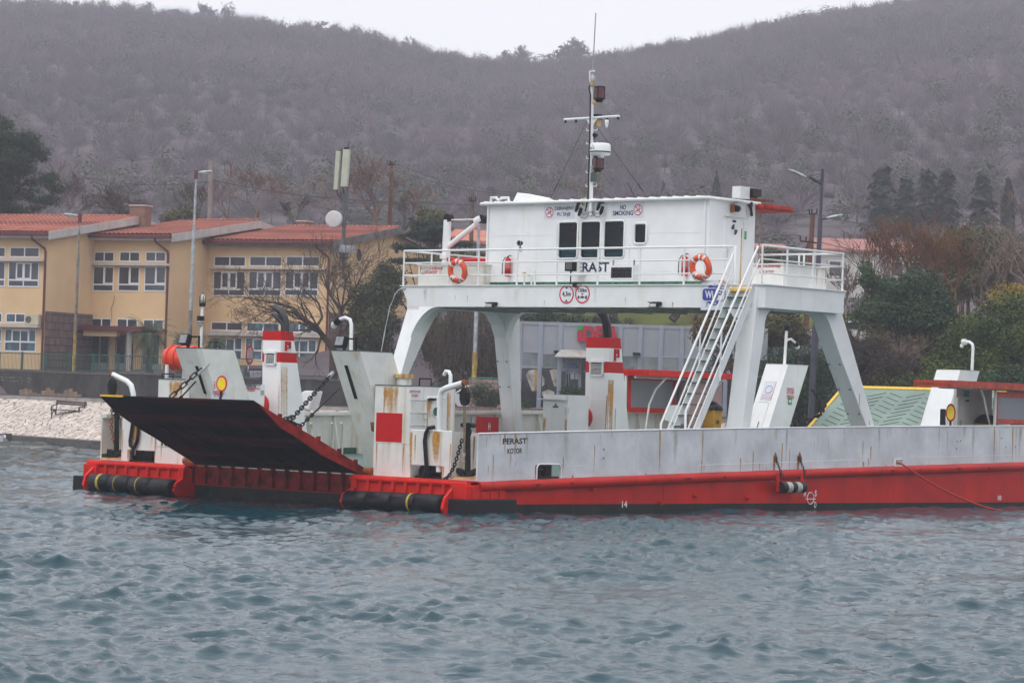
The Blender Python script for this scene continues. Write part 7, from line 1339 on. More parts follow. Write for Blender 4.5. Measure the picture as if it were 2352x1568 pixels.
market_w = mb.build('wall', [panelg, mgl2, mullion], market)
def mwin(n, x0, y0, x1, y1, mat): 
    a, b_ = ME(px(n,x0,y0),0), ME(px(n,x1,y1),0); m_ = MB(); m_.m = 0; m_.box(-.03,-.012,b_.y,a.y,b_.z,a.z); m_.m = 1
    for q in ((b_.y-.05,b_.y,b_.z-.05,a.z+.05),(a.y,a.y+.05,b_.z-.05,a.z+.05)): m_.box(-.05,-.012,*q)
    m_.box(-.05,-.012,b_.y,a.y,b_.z-.05,b_.z); m_.box(-.05,-.012,b_.y,a.y,a.z,a.z+.05); return m_
for args in (('s1',440,655,645,828,mglass),('s1',698,675,888,840,mglass),('s1',945,728,1165,862,mglass),('z7',695,660,845,790,mglass),('z7',888,668,1040,795,mglass),('z7',1088,675,1240,800,mglass),('z7',1288,682,1430,810,mglass),('z7',1490,690,1640,820,mglass)): mwin(*args).build('window', [args[-1], mullion], market)
pale = M('window_picture',(.40,.36,.32),.4,var=.5,vs=2.2); pal2 = M('window_picture_gold',(.36,.22,.07),.4,var=.5,vs=3); shelf = M('red_shelf_goods',(.28,.05,.035),.6,var=.8,vs=4)
w_ = mwin('s1',432,850,640,1350,mgl2).build('window', [mgl2, mullion], market)
def shp(w_, pts, mi): m_ = MB(); P_ = [ME(px('s1',x,y),0) for x, y in pts]; m_.prism([(-.034 if mi == 2 else -.038,p.y,p.z) for p in P_], (-.003,0,0)); m_.build('window_picture', pale if mi == 2 else pal2, w_)
shp(w_, ((520,880),(600,870),(638,900),(638,1130),(560,1140),(520,1040),(480,940)), 2); shp(w_, ((590,875),(620,872),(625,1135),(590,1140)), 3)
w_ = mwin('s1',680,850,895,1350,mgl2).build('window', [mgl2, mullion], market); shp(w_, ((682,930),(715,990),(712,1060),(682,1090)), 2); shp(w_, ((780,880),(830,862),(892,870),(892,1070),(840,1085),(800,960)), 2); shp(w_, ((680,1150),(760,1120),(840,1150),(840,1210),(760,1230),(690,1200)), 2)
for x0, x1 in ((695,845),(888,1040),(1088,1240),(1288,1430)):
    m_ = mwin('z7',x0,812,x1,1000,mgl2); a, b_ = ME(px('z7',x0,812),0), ME(px('z7',x1,850),0); m_.m = 2; m_.box(-.034,-.031,b_.y,a.y,b_.z,a.z-.05); m_.build('window', [mgl2, mullion, shelf], market)
a, b_ = ME(px('s1',985,878),-.05), ME(px('s1',1165,1330),-.05); mb = MB(); mb.box(-.06,-.05,b_.y,a.y,2.4,a.z)
for q in ((a.y-.14,a.y),(b_.y,b_.y+.14)): mb.m = 1; mb.box(-.10,-.06,q[0],q[1],2.4,a.z)
mb.box(-.10,-.06,b_.y,a.y,a.z-.14,a.z); mb.m = 2
for x in (1042,1100): p_, q_ = ME(px('s1',x,915),-.06), ME(px('s1',x+46,992),-.06); mb.box(-.075,-.062,q_.y,p_.y,q_.z,p_.z)
mb.m = 3; c = ME(px('s1',1000,950),-.1); mb.box(-.13,-.10,c.y-.03,c.y+.03,c.z-.5,c.z+.1); mb.build('entrance_door', [mgl2, mullion, M('door_paper',(.55,.56,.58),.7,var=.05), steelblk], market)
mb = MB(); a, b_, c = ME(px('s1',842,706),-2.6), ME(px('s1',1240,742),-2.6), ME(px('s1',1150,622),0); yR = b_.y-1.3; mb.hexa([(-2.6,yR,a.z-.03),(0,yR,c.z-.05),(0,a.y-.2,c.z-.05),(-2.6,a.y,a.z-.03),(-2.6,yR,a.z+.02),(0,yR,c.z),(0,a.y-.2,c.z),(-2.6,a.y,a.z+.02)]); mb.m = 1; p_ = ME(px('s1',1215,708),-2.6); mb.box(-2.62,-2.605,p_.y-.35,p_.y+.35,a.z-.05,a.z+.22) if False else None
mb.build('entrance_canopy', [M('rusty_canopy_sheet',(.40,.38,.35),.5,var=.15,vs=1.5,streak=.7,scol=(.30,.14,.06),sth=.55,sscale=(.3,3,3)), whiteink], market)
mb = MB(); c = ME(px('s1',1070,820),-.06); mb.prism([(-.07,c.y+a_,c.z+b_) for a_, b_ in ((.22,-.12),(-.22,-.12),(-.12,.05),(0,.12),(.12,.05))], (-.01,0,0)); mb.build('window_poster', M('pale_blue_poster',(.12,.17,.42),.5,var=.2,vs=4), market)
sgn = M('sign_letter_red',(.42,.012,.03),.4,var=.06)
def letter(shape, n='s1'):
    return [(-.12, ME(px(n,x,y),-.12).y, ME(px(n,x,y),-.12).z) for x, y in shape]
mb = MB()
mb.m = 1; mb.prism(letter(((1135,320),(1196,318),(1196,378),(1135,378))), (-.16,0,0)); mb.m = 0; mb.prism(letter(((1130,386),(1196,386),(1196,522),(1128,522))), (-.16,0,0))
mb.prism(letter(((1200,322),(1240,322),(1240,525),(1198,525))), (-.16,0,0)); mb.prism(letter(((1240,322),(1300,326),(1335,350),(1348,400),(1348,450),(1330,500),(1300,522),(1240,525),(1240,480),(1285,474),(1300,440),(1300,405),(1285,372),(1240,366))), (-.16,0,0))
mb.prism(letter(((1362,324),(1398,324),(1398,528),(1360,528))), (-.16,0,0))
for y in (324,404,486): mb.prism(letter(((1398,y),(1470,y),(1470,y+42),(1398,y+42))), (-.16,0,0))
mb.prism(letter(((1535,328),(1590,328),(1640,530),(1592,530),(1582,480),(1530,480),(1518,530),(1478,530))), (-.16,0,0))
mb.build('shop_sign', [sgn, M('sign_letter_green',(.02,.32,.05),.4)], market)
mb = MB(); c = ME(px('z7',1712,806),-.02); mb.box(-.02,-.003,c.y-.19,c.y+.19,c.z-.22,c.z+.22); mb.m = 1; mb.text('85', Vector((-.02,c.y+.13,c.z-.12)), NX, UP, .26, .24); mb.build('number_plate', [blue, whiteink], market)
for n, x, y in (('s1',900,648),('s1',1890,672)): mb = MB(); c = ME(px(n,x,y),-.3); mb.box(-.4,-.05,c.y-.1,c.y+.25,c.z-.05,c.z+.05); mb.build('wall_lamp', steelblk, market)
# grey panel wall to the right
pts = [WY(*px('z8',1405,452),140), WY(*px('z8',1640,460),141), WY(*px('z8',2015,492),144)]; t = thing('panel_wall','dull grey panel wall behind the right legs of the bridge','wall',None,(pts[0].x,pts[0].y,2.3)); mb = MB()
for a, b_ in ((pts[0]-Vector((4,0,-.1)),pts[0]),(pts[0],pts[1]),(pts[1],pts[2])):
    mb.m = 0; mb.hexa([(a.x,a.y,2.2),(b_.x,b_.y,2.2),(b_.x,b_.y+.15,2.2),(a.x,a.y+.15,2.2),(a.x,a.y,a.z),(b_.x,b_.y,b_.z),(b_.x,b_.y+.15,b_.z),(a.x,a.y+.15,a.z)]); mb.m = 1; n = 3
    for i in range(n): p_ = a.lerp(b_,i/n); mb.box(p_.x-.05,p_.x+.05,p_.y-.06,p_.y,2.2,p_.z+.02)
mb.build('panels', [M('dull_grey_panel',(.17,.175,.20),.6,var=.1,vs=1), mullion], t)
# low stone wall with a green rail, and hedges
a, b_ = WY(*px('s2',1170,1290),129), WY(*px('s1',180,1000),129); t = thing('garden_wall','low pinkish stone wall with a green rail beside the clipped hedge','wall',None,(a.x,129,2.3)); mb = MB(); mb.box(a.x-.3,b_.x+.8,129,129.3,2.2,b_.z); mb.build('wall', stonewall('pink_stone',(.36,.25,.21),(.28,.20,.17),(.18,.14,.12),1,.5,.3), t); mb = MB(); c = WY(*px('s1',100,982),129); mb.tube([(a.x-.3,129.1,c.z),(b_.x+.8,129.1,c.z)],.03,6)
for i in range(4): x = a.x+i*.7; mb.cyl((x,129.1,b_.z),(x,129.1,c.z),.025,None,6)
mb.build('rail', M('rail_green',(.02,.20,.12),.5), t)
mb = MB(); a, b_ = WY(*px('z3',800,575),124), WY(*px('z3',1320,620),124); mb.box(a.x-1,b_.x+1.4,124,124.3,2.2,a.z); tag(mb.build('kerb_wall', stonewall('rose_stone',(.26,.17,.15),(.20,.14,.12),(.12,.09,.08),1,.35,.2)), 'low rose coloured stone kerb below the clipped hedge', 'wall')
# houses behind
def house(label, x0, x1, ye, yr, yb, Y, ang, depth, roofm, wallm, gable_left=True):
    a, b_ = WY(x0,ye,Y), WY(x1,ye,Y); zr_ = WY((x0+x1)/2,yr,Y).z; g = min(WY(x0,yb,Y).z, gz((a.x+b_.x)/2,Y)) - 1; t = thing('house', label, 'house', None, ((a.x+b_.x)/2,Y,g), 'red roofed houses behind the trees'); m_ = MB(); z = (a.z+b_.z)/2; m_.box(a.x,b_.x,Y,Y+depth,g,z); m_.prism([(a.x,Y,z),(a.x,Y+depth,z),(a.x,Y+depth/2,zr_-.15)], (b_.x-a.x,0,0)); m_.build('wall', wallm, t); m_ = MB(); o = .4
    m_.hexa([(a.x-o,Y-o,z-.25),(b_.x+o,Y-o,z-.25),(b_.x+o,Y+depth/2,zr_-.1),(a.x-o,Y+depth/2,zr_-.1),(a.x-o,Y-o,z-.05),(b_.x+o,Y-o,z-.05),(b_.x+o,Y+depth/2,zr_+.1),(a.x-o,Y+depth/2,zr_+.1)]); m_.hexa([(a.x-o,Y+depth/2,zr_-.1),(b_.x+o,Y+depth/2,zr_-.1),(b_.x+o,Y+depth+o,z-.25),(a.x-o,Y+depth+o,z-.25),(a.x-o,Y+depth/2,zr_+.1),(b_.x+o,Y+depth/2,zr_+.1),(b_.x+o,Y+depth+o,z-.05),(a.x-o,Y+depth+o,z-.05)]); m_.build('roof', roofm, t); n = max(2,int((b_.x-a.x)/2.2))
    for i in range(n): m_ = MB(); x = a.x+(b_.x-a.x)*(i+.5)/n; m_.m = 0; m_.box(x-.5,x+.5,Y-.03,Y-.004,z-2.2,z-.9); m_.m = 1; m_.box(x-.42,x+.42,Y-.04,Y-.031,z-2.1,z-1.0); m_.build('window', [wframe, dkg], t)
    return t
hw = M('house_wall',(.55,.53,.50),.8,var=.08,vs=1); hw2 = M('house_wall_grey',(.40,.38,.37),.8,var=.1,vs=1); hroof = M('house_roof',(.36,.15,.12),.7,var=.2,vs=2.5)
house('white house with a pinkish red roof right of the dark double lamp', 1882,2030,572,543,660,215,0,9,hroof,hw)
house('low grey house with a faded red roof in the middle of the bare willows', 2040,2125,574,550,660,225,0,9,hroof,hw2); house('house with a pale red roof at the right edge behind the bare willows', 2305,2420,585,553,660,235,0,9,hroof,hw); house('terracotta roofed house half hidden behind the white davit', 1040,1130,552,522,640,190,0,9,M('near_house_roof',(.50,.17,.10),.7,var=.4,vs=5),hw2)
house('small house with an orange roof just right of the wheelhouse door', 1742,1800,568,556,640,220,0,8,hroof,hw2)
# parked cars glimpsed through the shrubs
carw = M('car_white',(.62,.63,.65),.25,var=.04); cgl = M('car_glass',(.02,.024,.03),.08,spec=.7); tyre = M('tyre',(.015,.015,.016),.8)
def car(label, x, y, Y, z=None):
    c = WY(x,y,Y); z = gz(c.x,Y) if z is None else z; t = thing('parked_car', label, 'car', None, (c.x,Y,z), 'white cars parked on the shore road'); o = Vector((c.x,Y,z)); m_ = MB(); pr = [(-2.1,.35),(-2.12,.75),(-1.9,.92),(-1.2,1.0),(-.6,1.42),(.9,1.45),(1.6,1.02),(2.1,.9),(2.15,.4)]
    m_.prism([o+Vector((a,-.82,b_)) for a, b_ in pr],(0,1.64,0)); m_.build('body', carw, t, bevel=.06); m_ = MB(); m_.prism([o+Vector((a,-.835,b_)) for a, b_ in ((-1.1,1.02),(-.58,1.36),(.85,1.38),(1.35,1.03))],(0,.01,0)); m_.prism([o+Vector((a,.825,b_)) for a, b_ in ((-1.1,1.02),(-.58,1.36),(.85,1.38),(1.35,1.03))],(0,.01,0)); m_.build('windows', cgl, t)
    for dx in (-1.3,1.3):
        for dy in (-.78,.78): m_ = MB(); m_.cyl(o+Vector((dx,dy-.1,.32)),o+Vector((dx,dy+.1,.32)),.32,None,16); m_.m = 1; m_.cyl(o+Vector((dx,dy-.11,.32)),o+Vector((dx,dy+.11,.32)),.19,None,12); m_.build('wheel', [tyre, galv], t)
car('white car parked behind the bare brush right of the bridge legs', 1940,770,150, WY(1940,800,150).z); car('white car whose roof shows just above the pale green ramp', 2010,884,124, WY(2010,882,124).z-1.45); car('white car behind the clipped hedge in the bridge opening', 1102,888,131.5, WY(1102,884,131.5).z-1.45)
# utility poles and wires
woodp = M('weathered_wood',(.14,.10,.075),.85,var=.3,vs=3); wood2 = M('brown_wood',(.13,.055,.035),.85,var=.3,vs=3); concp = M('concrete_pole',(.26,.23,.21),.85,var=.15,vs=2)
POLES = {}
def pole(key, label, x0, y0, x1, y1, Y, mat, r_=.13, arms=()):
    a, b_ = WY(x0,y0,Y), WY(x1,y1,Y); a.z = min(a.z, gz(a.x,Y)); t = thing('utility_pole', label, 'utility pole', None, a, 'utility poles behind the shore'); m_ = MB(); m_.tube([a,b_],[r_*1.15,r_*.85],8); m_.build('post', mat, t); POLES[key] = b_
    if arms:
        m_ = MB()
        for (xa, ya, xb, yb) in arms:
            p_, q_ = WY(xa,ya,Y-.1), WY(xb,yb,Y-.1); m_.tube([p_,q_],.05,5)
            for k in (0,.33,1): c = p_.lerp(q_,k); m_.cyl(c,c+Vector((0,0,.25)),.045,None,6)
        m_.build('crossarm', steelblk, t)
pole('a','pale concrete utility pole above the middle school roof',486,505,484.5,369,172,concp,.16); pole('b','brown utility pole among bare trees behind the right school roof',895,525,899.5,371,176,wood2,.15,((890,378,908,378),)); pole('c','short weathered pole left of the wheelhouse',1082,560,1086,437,165,woodp,.13,((1078,462,1092,462),)); pole('d','reddish wooden pole with two crossarms beside the dark double lamp',1848,760,1867,492,150,wood2,.16,((1859,492,1876,490),(1838,553,1878,558)))
wirem = M('wire',(.05,.05,.055),.6)
def wire(label, pts, Y0, Y1, r_=.022, sag=0.0):
    a, b_ = WY(*pts[0],Y0), WY(*pts[-1],Y1); n = 10; P_ = [a.lerp(b_,i/n)-Vector((0,0,sag*4*(i/n)*(1-i/n))) for i in range(n+1)]; m_ = MB(); m_.tube(P_,r_,4); t = m_.build('power_line', wirem, None, a); t.location = a; tag(t, label, 'power line', 'overhead power lines')
wire('power line from the left reaching the concrete pole', ((195,407),(484,416)),178,172,.022,.35); wire('power line dropping from the concrete pole to the middle roof', ((484,416),(360,500)),172,165); wire('power line from the concrete pole sloping right to the antenna mast', ((486,413),(1000,464)),172,165,.028,.4)
wire('upper power line from the brown pole towards the wheelhouse', ((899,372),(1270,447)),176,160,.02,.5); wire('lower power line from the brown pole towards the wheelhouse', ((899,388),(1260,452)),176,160,.02,.4); wire('power line from the antenna to the short weathered pole', ((800,465),(1085,470)),165,165); wire('power line from the short pole to the wheelhouse corner', ((1086,470),(1125,480)),165,160,.03)
wire('top power line running right from the wheelhouse to the reddish pole', ((1740,486),(1868,490)),165,150,.02,.1); wire('power line from the reddish pole sagging right over the willows', ((1868,490),(2200,530)),150,158,.02,.3); wire('middle power line left of the reddish pole', ((1740,536),(1840,540)),165,150); wire('lowest power line left of the reddish pole', ((1740,545),(1840,548)),165,150); wire('lower power line right of the reddish pole', ((1878,555),(2250,600)),150,158,.02,.3)
# ================================================================== TREES AND SHRUBS
def bark(name, c1, c2): return M(name, c1, .9, vs=3, col2=c2, spec=.1)
bark_g = bark('grey_bark',(.07,.055,.05),(.13,.10,.085)); bark_r = bark('reddish_twigs',(.14,.105,.088),(.25,.185,.15)); bark_d = bark('dark_bark',(.045,.035,.032),(.10,.078,.066)); bark_f = bark('wet_grey_bark',(.05,.036,.028),(.11,.08,.06)); bark_o = bark('orange_willow_twigs',(.10,.048,.026),(.22,.11,.05)); bark_p = bark('purplish_twigs',(.09,.065,.065),(.17,.125,.12))
def leafmat(name, c1, c2, vs=1.3): return M(name, c1, .6, vs=vs, col2=c2, spec=.25)
lf_pine = leafmat('pine_needles',(.008,.020,.010),(.040,.075,.028)); lf_cedar = leafmat('cedar_needles',(.012,.024,.018),(.03,.05,.032)); lf_olive = leafmat('olive_leaves',(.045,.05,.022),(.13,.135,.05)); lf_bright = leafmat('bright_green_leaves',(.012,.036,.006),(.10,.125,.012),.9); lf_ivy = leafmat('ivy_leaves',(.008,.028,.010),(.045,.092,.028)); lf_hedge = leafmat('hedge_leaves',(.016,.035,.014),(.045,.07,.028),4); lf_brown = leafmat('brown_brush_leaves',(.05,.035,.018),(.14,.10,.045)); lf_yel = leafmat('yellow_shrub_leaves',(.20,.14,.02),(.42,.30,.03)); lf_ole = leafmat('oleander_leaves',(.010,.03,.012),(.045,.09,.032),2); lf_spr = leafmat('spruce_needles',(.022,.032,.027),(.05,.062,.05)); lf_rust = leafmat('rusty_leaves',(.05,.035,.012),(.17,.11,.03))
def segs_mesh(name, S_, mat, parent, org, n=4):
    """S_: list of (p0, p1, r0, r1) -> tapered n-sided sticks"""
    A = np.array([s[0] for s in S_], dtype=np.float64); Bq = np.array([s[1] for s in S_]); r0 = np.array([s[2] for s in S_])[:,None]; r1 = np.array([s[3] for s in S_])[:,None]
    d = Bq-A; d /= np.maximum(np.linalg.norm(d,axis=1,keepdims=True),1e-9); ref = np.where(np.abs(d[:,2:3])>.9, np.array([[1.,0,0]]), np.array([[0,0,1.]])); x = np.cross(ref,d); x /= np.linalg.norm(x,axis=1,keepdims=True); y = np.cross(d,x); Q = []
    ring0 = [A+(x*math.cos(2*math.pi*k/n)+y*math.sin(2*math.pi*k/n))*r0 for k in range(n)]; ring1 = [Bq+(x*math.cos(2*math.pi*k/n)+y*math.sin(2*math.pi*k/n))*r1 for k in range(n)]
    for k in range(n): j = (k+1)%n; Q.append(np.stack([ring0[k],ring0[j],ring1[j],ring1[k]],1))
    return quads(name, np.concatenate(Q), mat, parent, org)
def grow(base, d0, L_, r_, depth, rnd, spread=.55, up=.12, nsub=4, kids=(2,4), shrink=.72, wob=.16, rmin=.010, start=.35):
    out = [[],[]]
    def rec(p, d, L_, r_, lev):
        n = nsub if lev < 2 else 3; pts = [p]; dirs = [d]
        for i in range(n):
            d = (d + Vector((rnd.gauss(0,wob),rnd.gauss(0,wob),rnd.gauss(0,wob)+up))).normalized(); q = pts[-1]+d*(L_/n); pts.append(q); dirs.append(d)
        for i in range(n):
            ra, rb = r_*(1-.45*i/n), r_*(1-.45*(i+1)/n); out[0 if lev == 0 else 1].append((tuple(pts[i]),tuple(pts[i+1]),max(ra,rmin),max(rb,rmin)))
        if lev >= depth: return
        k = rnd.randint(*kids)
        for j in range(k):
            f = rnd.uniform(start,1) if j else 1.0; i = min(n-1,int(f*n)); q = pts[i].lerp(pts[i+1], f*n-i) if f < 1 else pts[-1]; dd = dirs[min(n,i+1)]
            ax = Vector((rnd.gauss(0,1),rnd.gauss(0,1),rnd.gauss(0,.6))); ax = (ax-dd*ax.dot(dd)).normalized(); nd = (dd+ax*rnd.uniform(spread*.6,spread*1.5)).normalized(); rec(q, nd, L_*rnd.uniform(shrink-.14,shrink+.12), max(r_*(1-.45*f)*rnd.uniform(.55,.75),rmin), lev+1)
    rec(Vector(base), Vector(d0).normalized(), L_, r_, 0); return out
def fit(out, base, height, width, depthw=None):
    """scale a grown skeleton so that its crown has the wanted size"""
    P_ = np.array([s[1] for k in out for s in k]); b_ = np.array(base); h = np.percentile(P_[:,2]-b_[2],99.5); wd = np.percentile(np.abs(P_[:,0]-np.median(P_[:,0])),98)*2; sx = width/max(wd,.1); sz = height/max(h,.1); sc_ = np.array([sx,(depthw/width if depthw else 1)*sx,sz]); cx = np.median(P_[:,0])-b_[0]
    res = []
    for k in out: res.append([(tuple((np.array(s[0])-b_)*sc_+b_),tuple((np.array(s[1])-b_)*sc_+b_),s[2],s[3]) for s in k])
    return res
def bare(label, xb, yb, xt, yt, xw, Y, seed, mat=bark_g, depth=5, r_=.16, name='bare_tree', group='bare trees on the shore', trunks=1, **kw):
    """base pixel, top pixel, crown width in pixels"""
    rnd = random.Random(seed); b_ = WY(xb,yb,Y); top = WY(xt,yt,Y); H = top.z-b_.z; W_ = xw*Y/FPX; t = thing(name, label, 'tree', None, b_, group); A, Bq = [], []
    for k in range(trunks):
        depth = depth-1 if depth > 5 else depth; kw.setdefault('rmin',.017); r_ *= 1.15; d = Vector((top.x-b_.x, 0, H)).normalized() + Vector((rnd.gauss(0,.22),rnd.gauss(0,.22),0))*(trunks > 1); o = grow(b_, d, H*kw.get('tl',.30), r_, depth, rnd, **{k2: v for k2, v in kw.items() if k2 not in ('tl',)}); A += o[0]; Bq += o[1]
    A, Bq = fit((A,Bq), b_, H, W_); segs_mesh('trunk', A, mat, t, b_, 7); segs_mesh('branches', Bq, mat, t, b_, 3); return t
def leafq(lumps, n, size, asp=.45, shell=.55, droop=0.0, rng=RNG):
    """leaf quads scattered through ellipsoid lumps (cx,cy,cz,rx,ry,rz)"""
    Lm = np.array(lumps, dtype=float); vol = (Lm[:,3]*Lm[:,4]*Lm[:,5])**(.75); idx = rng.choice(len(Lm), n, p=vol/vol.sum()); d = rng.normal(size=(n,3)); d /= np.linalg.norm(d,axis=1,keepdims=True); rad = shell+(1-shell)*rng.random((n,1))**.6; rad *= (1+.16*rng.normal(size=(n,1)))
    c = Lm[idx,:3]+d*rad*Lm[idx,3:]; nr = d*.7+rng.normal(size=(n,3))*.6+np.array([0,0,.35]); nr /= np.linalg.norm(nr,axis=1,keepdims=True); t = rng.normal(size=(n,3)); t[:,2] -= droop; t -= nr*np.sum(t*nr,1,keepdims=True); t /= np.linalg.norm(t,axis=1,keepdims=True); s = np.cross(nr,t); L_ = size*(.6+.8*rng.random((n,1))); w_ = L_*asp
    return np.stack([c-t*L_*.5, c+s*w_*.5-t*L_*.05, c+t*L_*.5, c-s*w_*.5-t*L_*.05],1)
def lumps_in(x0, y0, x1, y1, Y, n, r_, depth=2.0, seed=0, shape='ell', flat=.8):
    """lumps (world) filling a pixel box at distance Y"""
    rnd = random.Random(seed); out = []
    for _ in range(n):
        for _t in range(40):
            fx, fy = rnd.uniform(-1,1), rnd.uniform(-1,1)
            if shape == 'ell' and fx*fx+fy*fy > 1: continue
            if shape == 'dome' and (fy < 0 and fx*fx+fy*fy > 1): continue
            if shape == 'cone' and abs(fx) > (fy+1)/2*1.0+.08: continue
            break
        yy = Y+rnd.uniform(-depth,depth); c = WY((x0+x1)/2+fx*(x1-x0)/2*.86, (y0+y1)/2+fy*(y1-y0)/2*.86, yy); k = rnd.uniform(.6,1.25); out.append((c.x,c.y,c.z,r_*k,r_*k,r_*k*flat))
    return out
def bush(label, lumps, mat, n, size, base, name='shrub', cat='shrub', group=None, twigs=None, trunk=None, asp=.45, shell=.5, droop=0.0, seed=1):
    b_ = Vector(base); t = thing(name, label, cat, None, b_, group); quads('crown', leafq(lumps, n, size, asp, shell, droop), mat, t, b_); rnd = random.Random(seed); S_ = []
    for l_ in lumps[:14]:
        q = Vector(l_[:3]); m_ = b_.lerp(q,.5)+Vector((rnd.gauss(0,.2),rnd.gauss(0,.2),.2)); S_ += [(tuple(b_+Vector((rnd.gauss(0,.1),rnd.gauss(0,.1),0))),tuple(m_),.06 if trunk is None else trunk,.035),(tuple(m_),tuple(q),.035,.015)]
    segs_mesh('trunk', S_, twigs or bark_d, t, b_, 5); return t
def gb(x, Y, y=None):
    c = WY(x, y or 930, Y); return (c.x, Y, gz(c.x, Y))
# --- left: pine, bare trees behind the school
Y = 172
L_ = lumps_in(-120,275,75,480,Y,26,1.15,3,1,flat=.62)+lumps_in(40,300,112,390,Y,7,.62,1.5,2,flat=.6)+lumps_in(50,400,150,470,Y,11,.6,2,3,flat=.55)+lumps_in(-60,270,45,330,Y,7,.7,2,4,flat=.7)+lumps_in(-60,440,100,500,Y,12,.75,2,5,flat=.45)
bush('big dark green pine with layered needle clumps at the left edge', L_, lf_pine, 30000, .34, (WY(-40,640,Y).x,Y,4.5), 'pine_tree', 'tree', None, bark_d, .22, asp=.13, shell=.35)
bare('bare round purplish tree just right of the big pine',168,560,165,372,150,182,3,bark_p,6,.15,kids=(3,4),spread=.42,up=.10,tl=.34)
bare('low bare tree left of the brick chimney',262,540,255,428,110,180,4,bark_p,5,.12,kids=(3,4),spread=.5); bare('bare tree rising behind the brick chimney',318,540,322,425,120,181,5,bark_g,6,.12,kids=(3,4),spread=.48)
bare('tall thin bare tree with reddish twigs right of the concrete pole',532,560,512,360,110,178,6,bark_r,6,.14,kids=(2,3),spread=.45,shrink=.76); bare('broad bare tree with reddish twigs behind the middle roof',575,540,590,382,190,177,8,bark_r,6,.20,kids=(3,4),spread=.62,up=.13,tl=.26)
bare('bare tree left of the concrete pole with sparse twigs',455,560,450,415,90,180,9,bark_g,5,.10); bare('thin bare tree between the middle roof and the antenna',690,560,690,450,100,179,10,bark_g,6,.10,kids=(2,4),spread=.5)
bare('bare tree just left of the antenna panels',800,545,755,400,150,180,12,bark_r,6,.15,kids=(2,4),spread=.6); bare('large bare tree with a forked trunk beside the brown pole',862,540,872,363,150,174,13,bark_r,7,.19,kids=(2,4),spread=.55,up=.10,tl=.25); bare('bare tree between the brown pole and the short weathered pole',972,560,980,420,110,178,14,bark_r,6,.12,kids=(2,4),spread=.5); bare('thin bare tree behind the right roof ridge',925,560,940,440,80,182,15,bark_g,5,.08)
bare('small bare reddish tree peeking over the wheelhouse roof beside the mast',1330,520,1325,402,120,175,16,bark_r,6,.12,kids=(2,4),spread=.5); bare('low bare tree below the left stay wire above the left roof',90,560,85,450,70,185,18,bark_p,5,.1)
bush('dull olive shrub between the chimney and the concrete pole', lumps_in(385,470,460,520,176,9,.6,1.5,6,'dome'), lf_olive, 3500, .20, gb(425,176)); bush('dull olive shrub left of the white davit', lumps_in(945,470,1030,560,160,12,.6,1.5,7), lf_olive, 5000, .20, gb(990,160))
# cedar and big shrub right of the school
L_ = [(*WY(x,y,150+q),rx,rx,.16) for x,y,q,rx in ((985,513,0,.9),(1010,525,-1,.8),(955,540,1,.8),(1000,548,0,1.2),(930,567,-1,.8),(970,575,.5,1.1),(1030,575,0,.9),(915,600,-1,.6),(960,600,0,1.3),(1020,610,0,1.2),(985,535,0,1.0),(885,615,-2,.45),(905,632,-2,.5),(890,650,-2,.6),(1060,560,1,.9),(1090,590,1,.9))]
bush('dark cedar with flat layered branches left of the bridge railing', L_, lf_cedar, 13000, .26, gb(985,150), 'cedar_tree', 'tree', None, bark_d, .16, asp=.14, shell=.2)
bush('green shrub with yellowish leaves behind the white locker of the far wing', lumps_in(985,560,1110,640,148,14,.65,1.5,8), lf_olive, 6500, .17, gb(1050,148))
L_ = lumps_in(815,640,925,860,138,24,.75,2.0,9)+lumps_in(840,600,915,700,138,8,.55,1.2,10)
bush('tall dense olive green shrub at the right corner of the school', L_, M('shrub_olive_dull',(.028,.036,.016),.6,vs=1.6,col2=(.085,.088,.035),spec=.2), 20000, .155, gb(870,138), group=None)
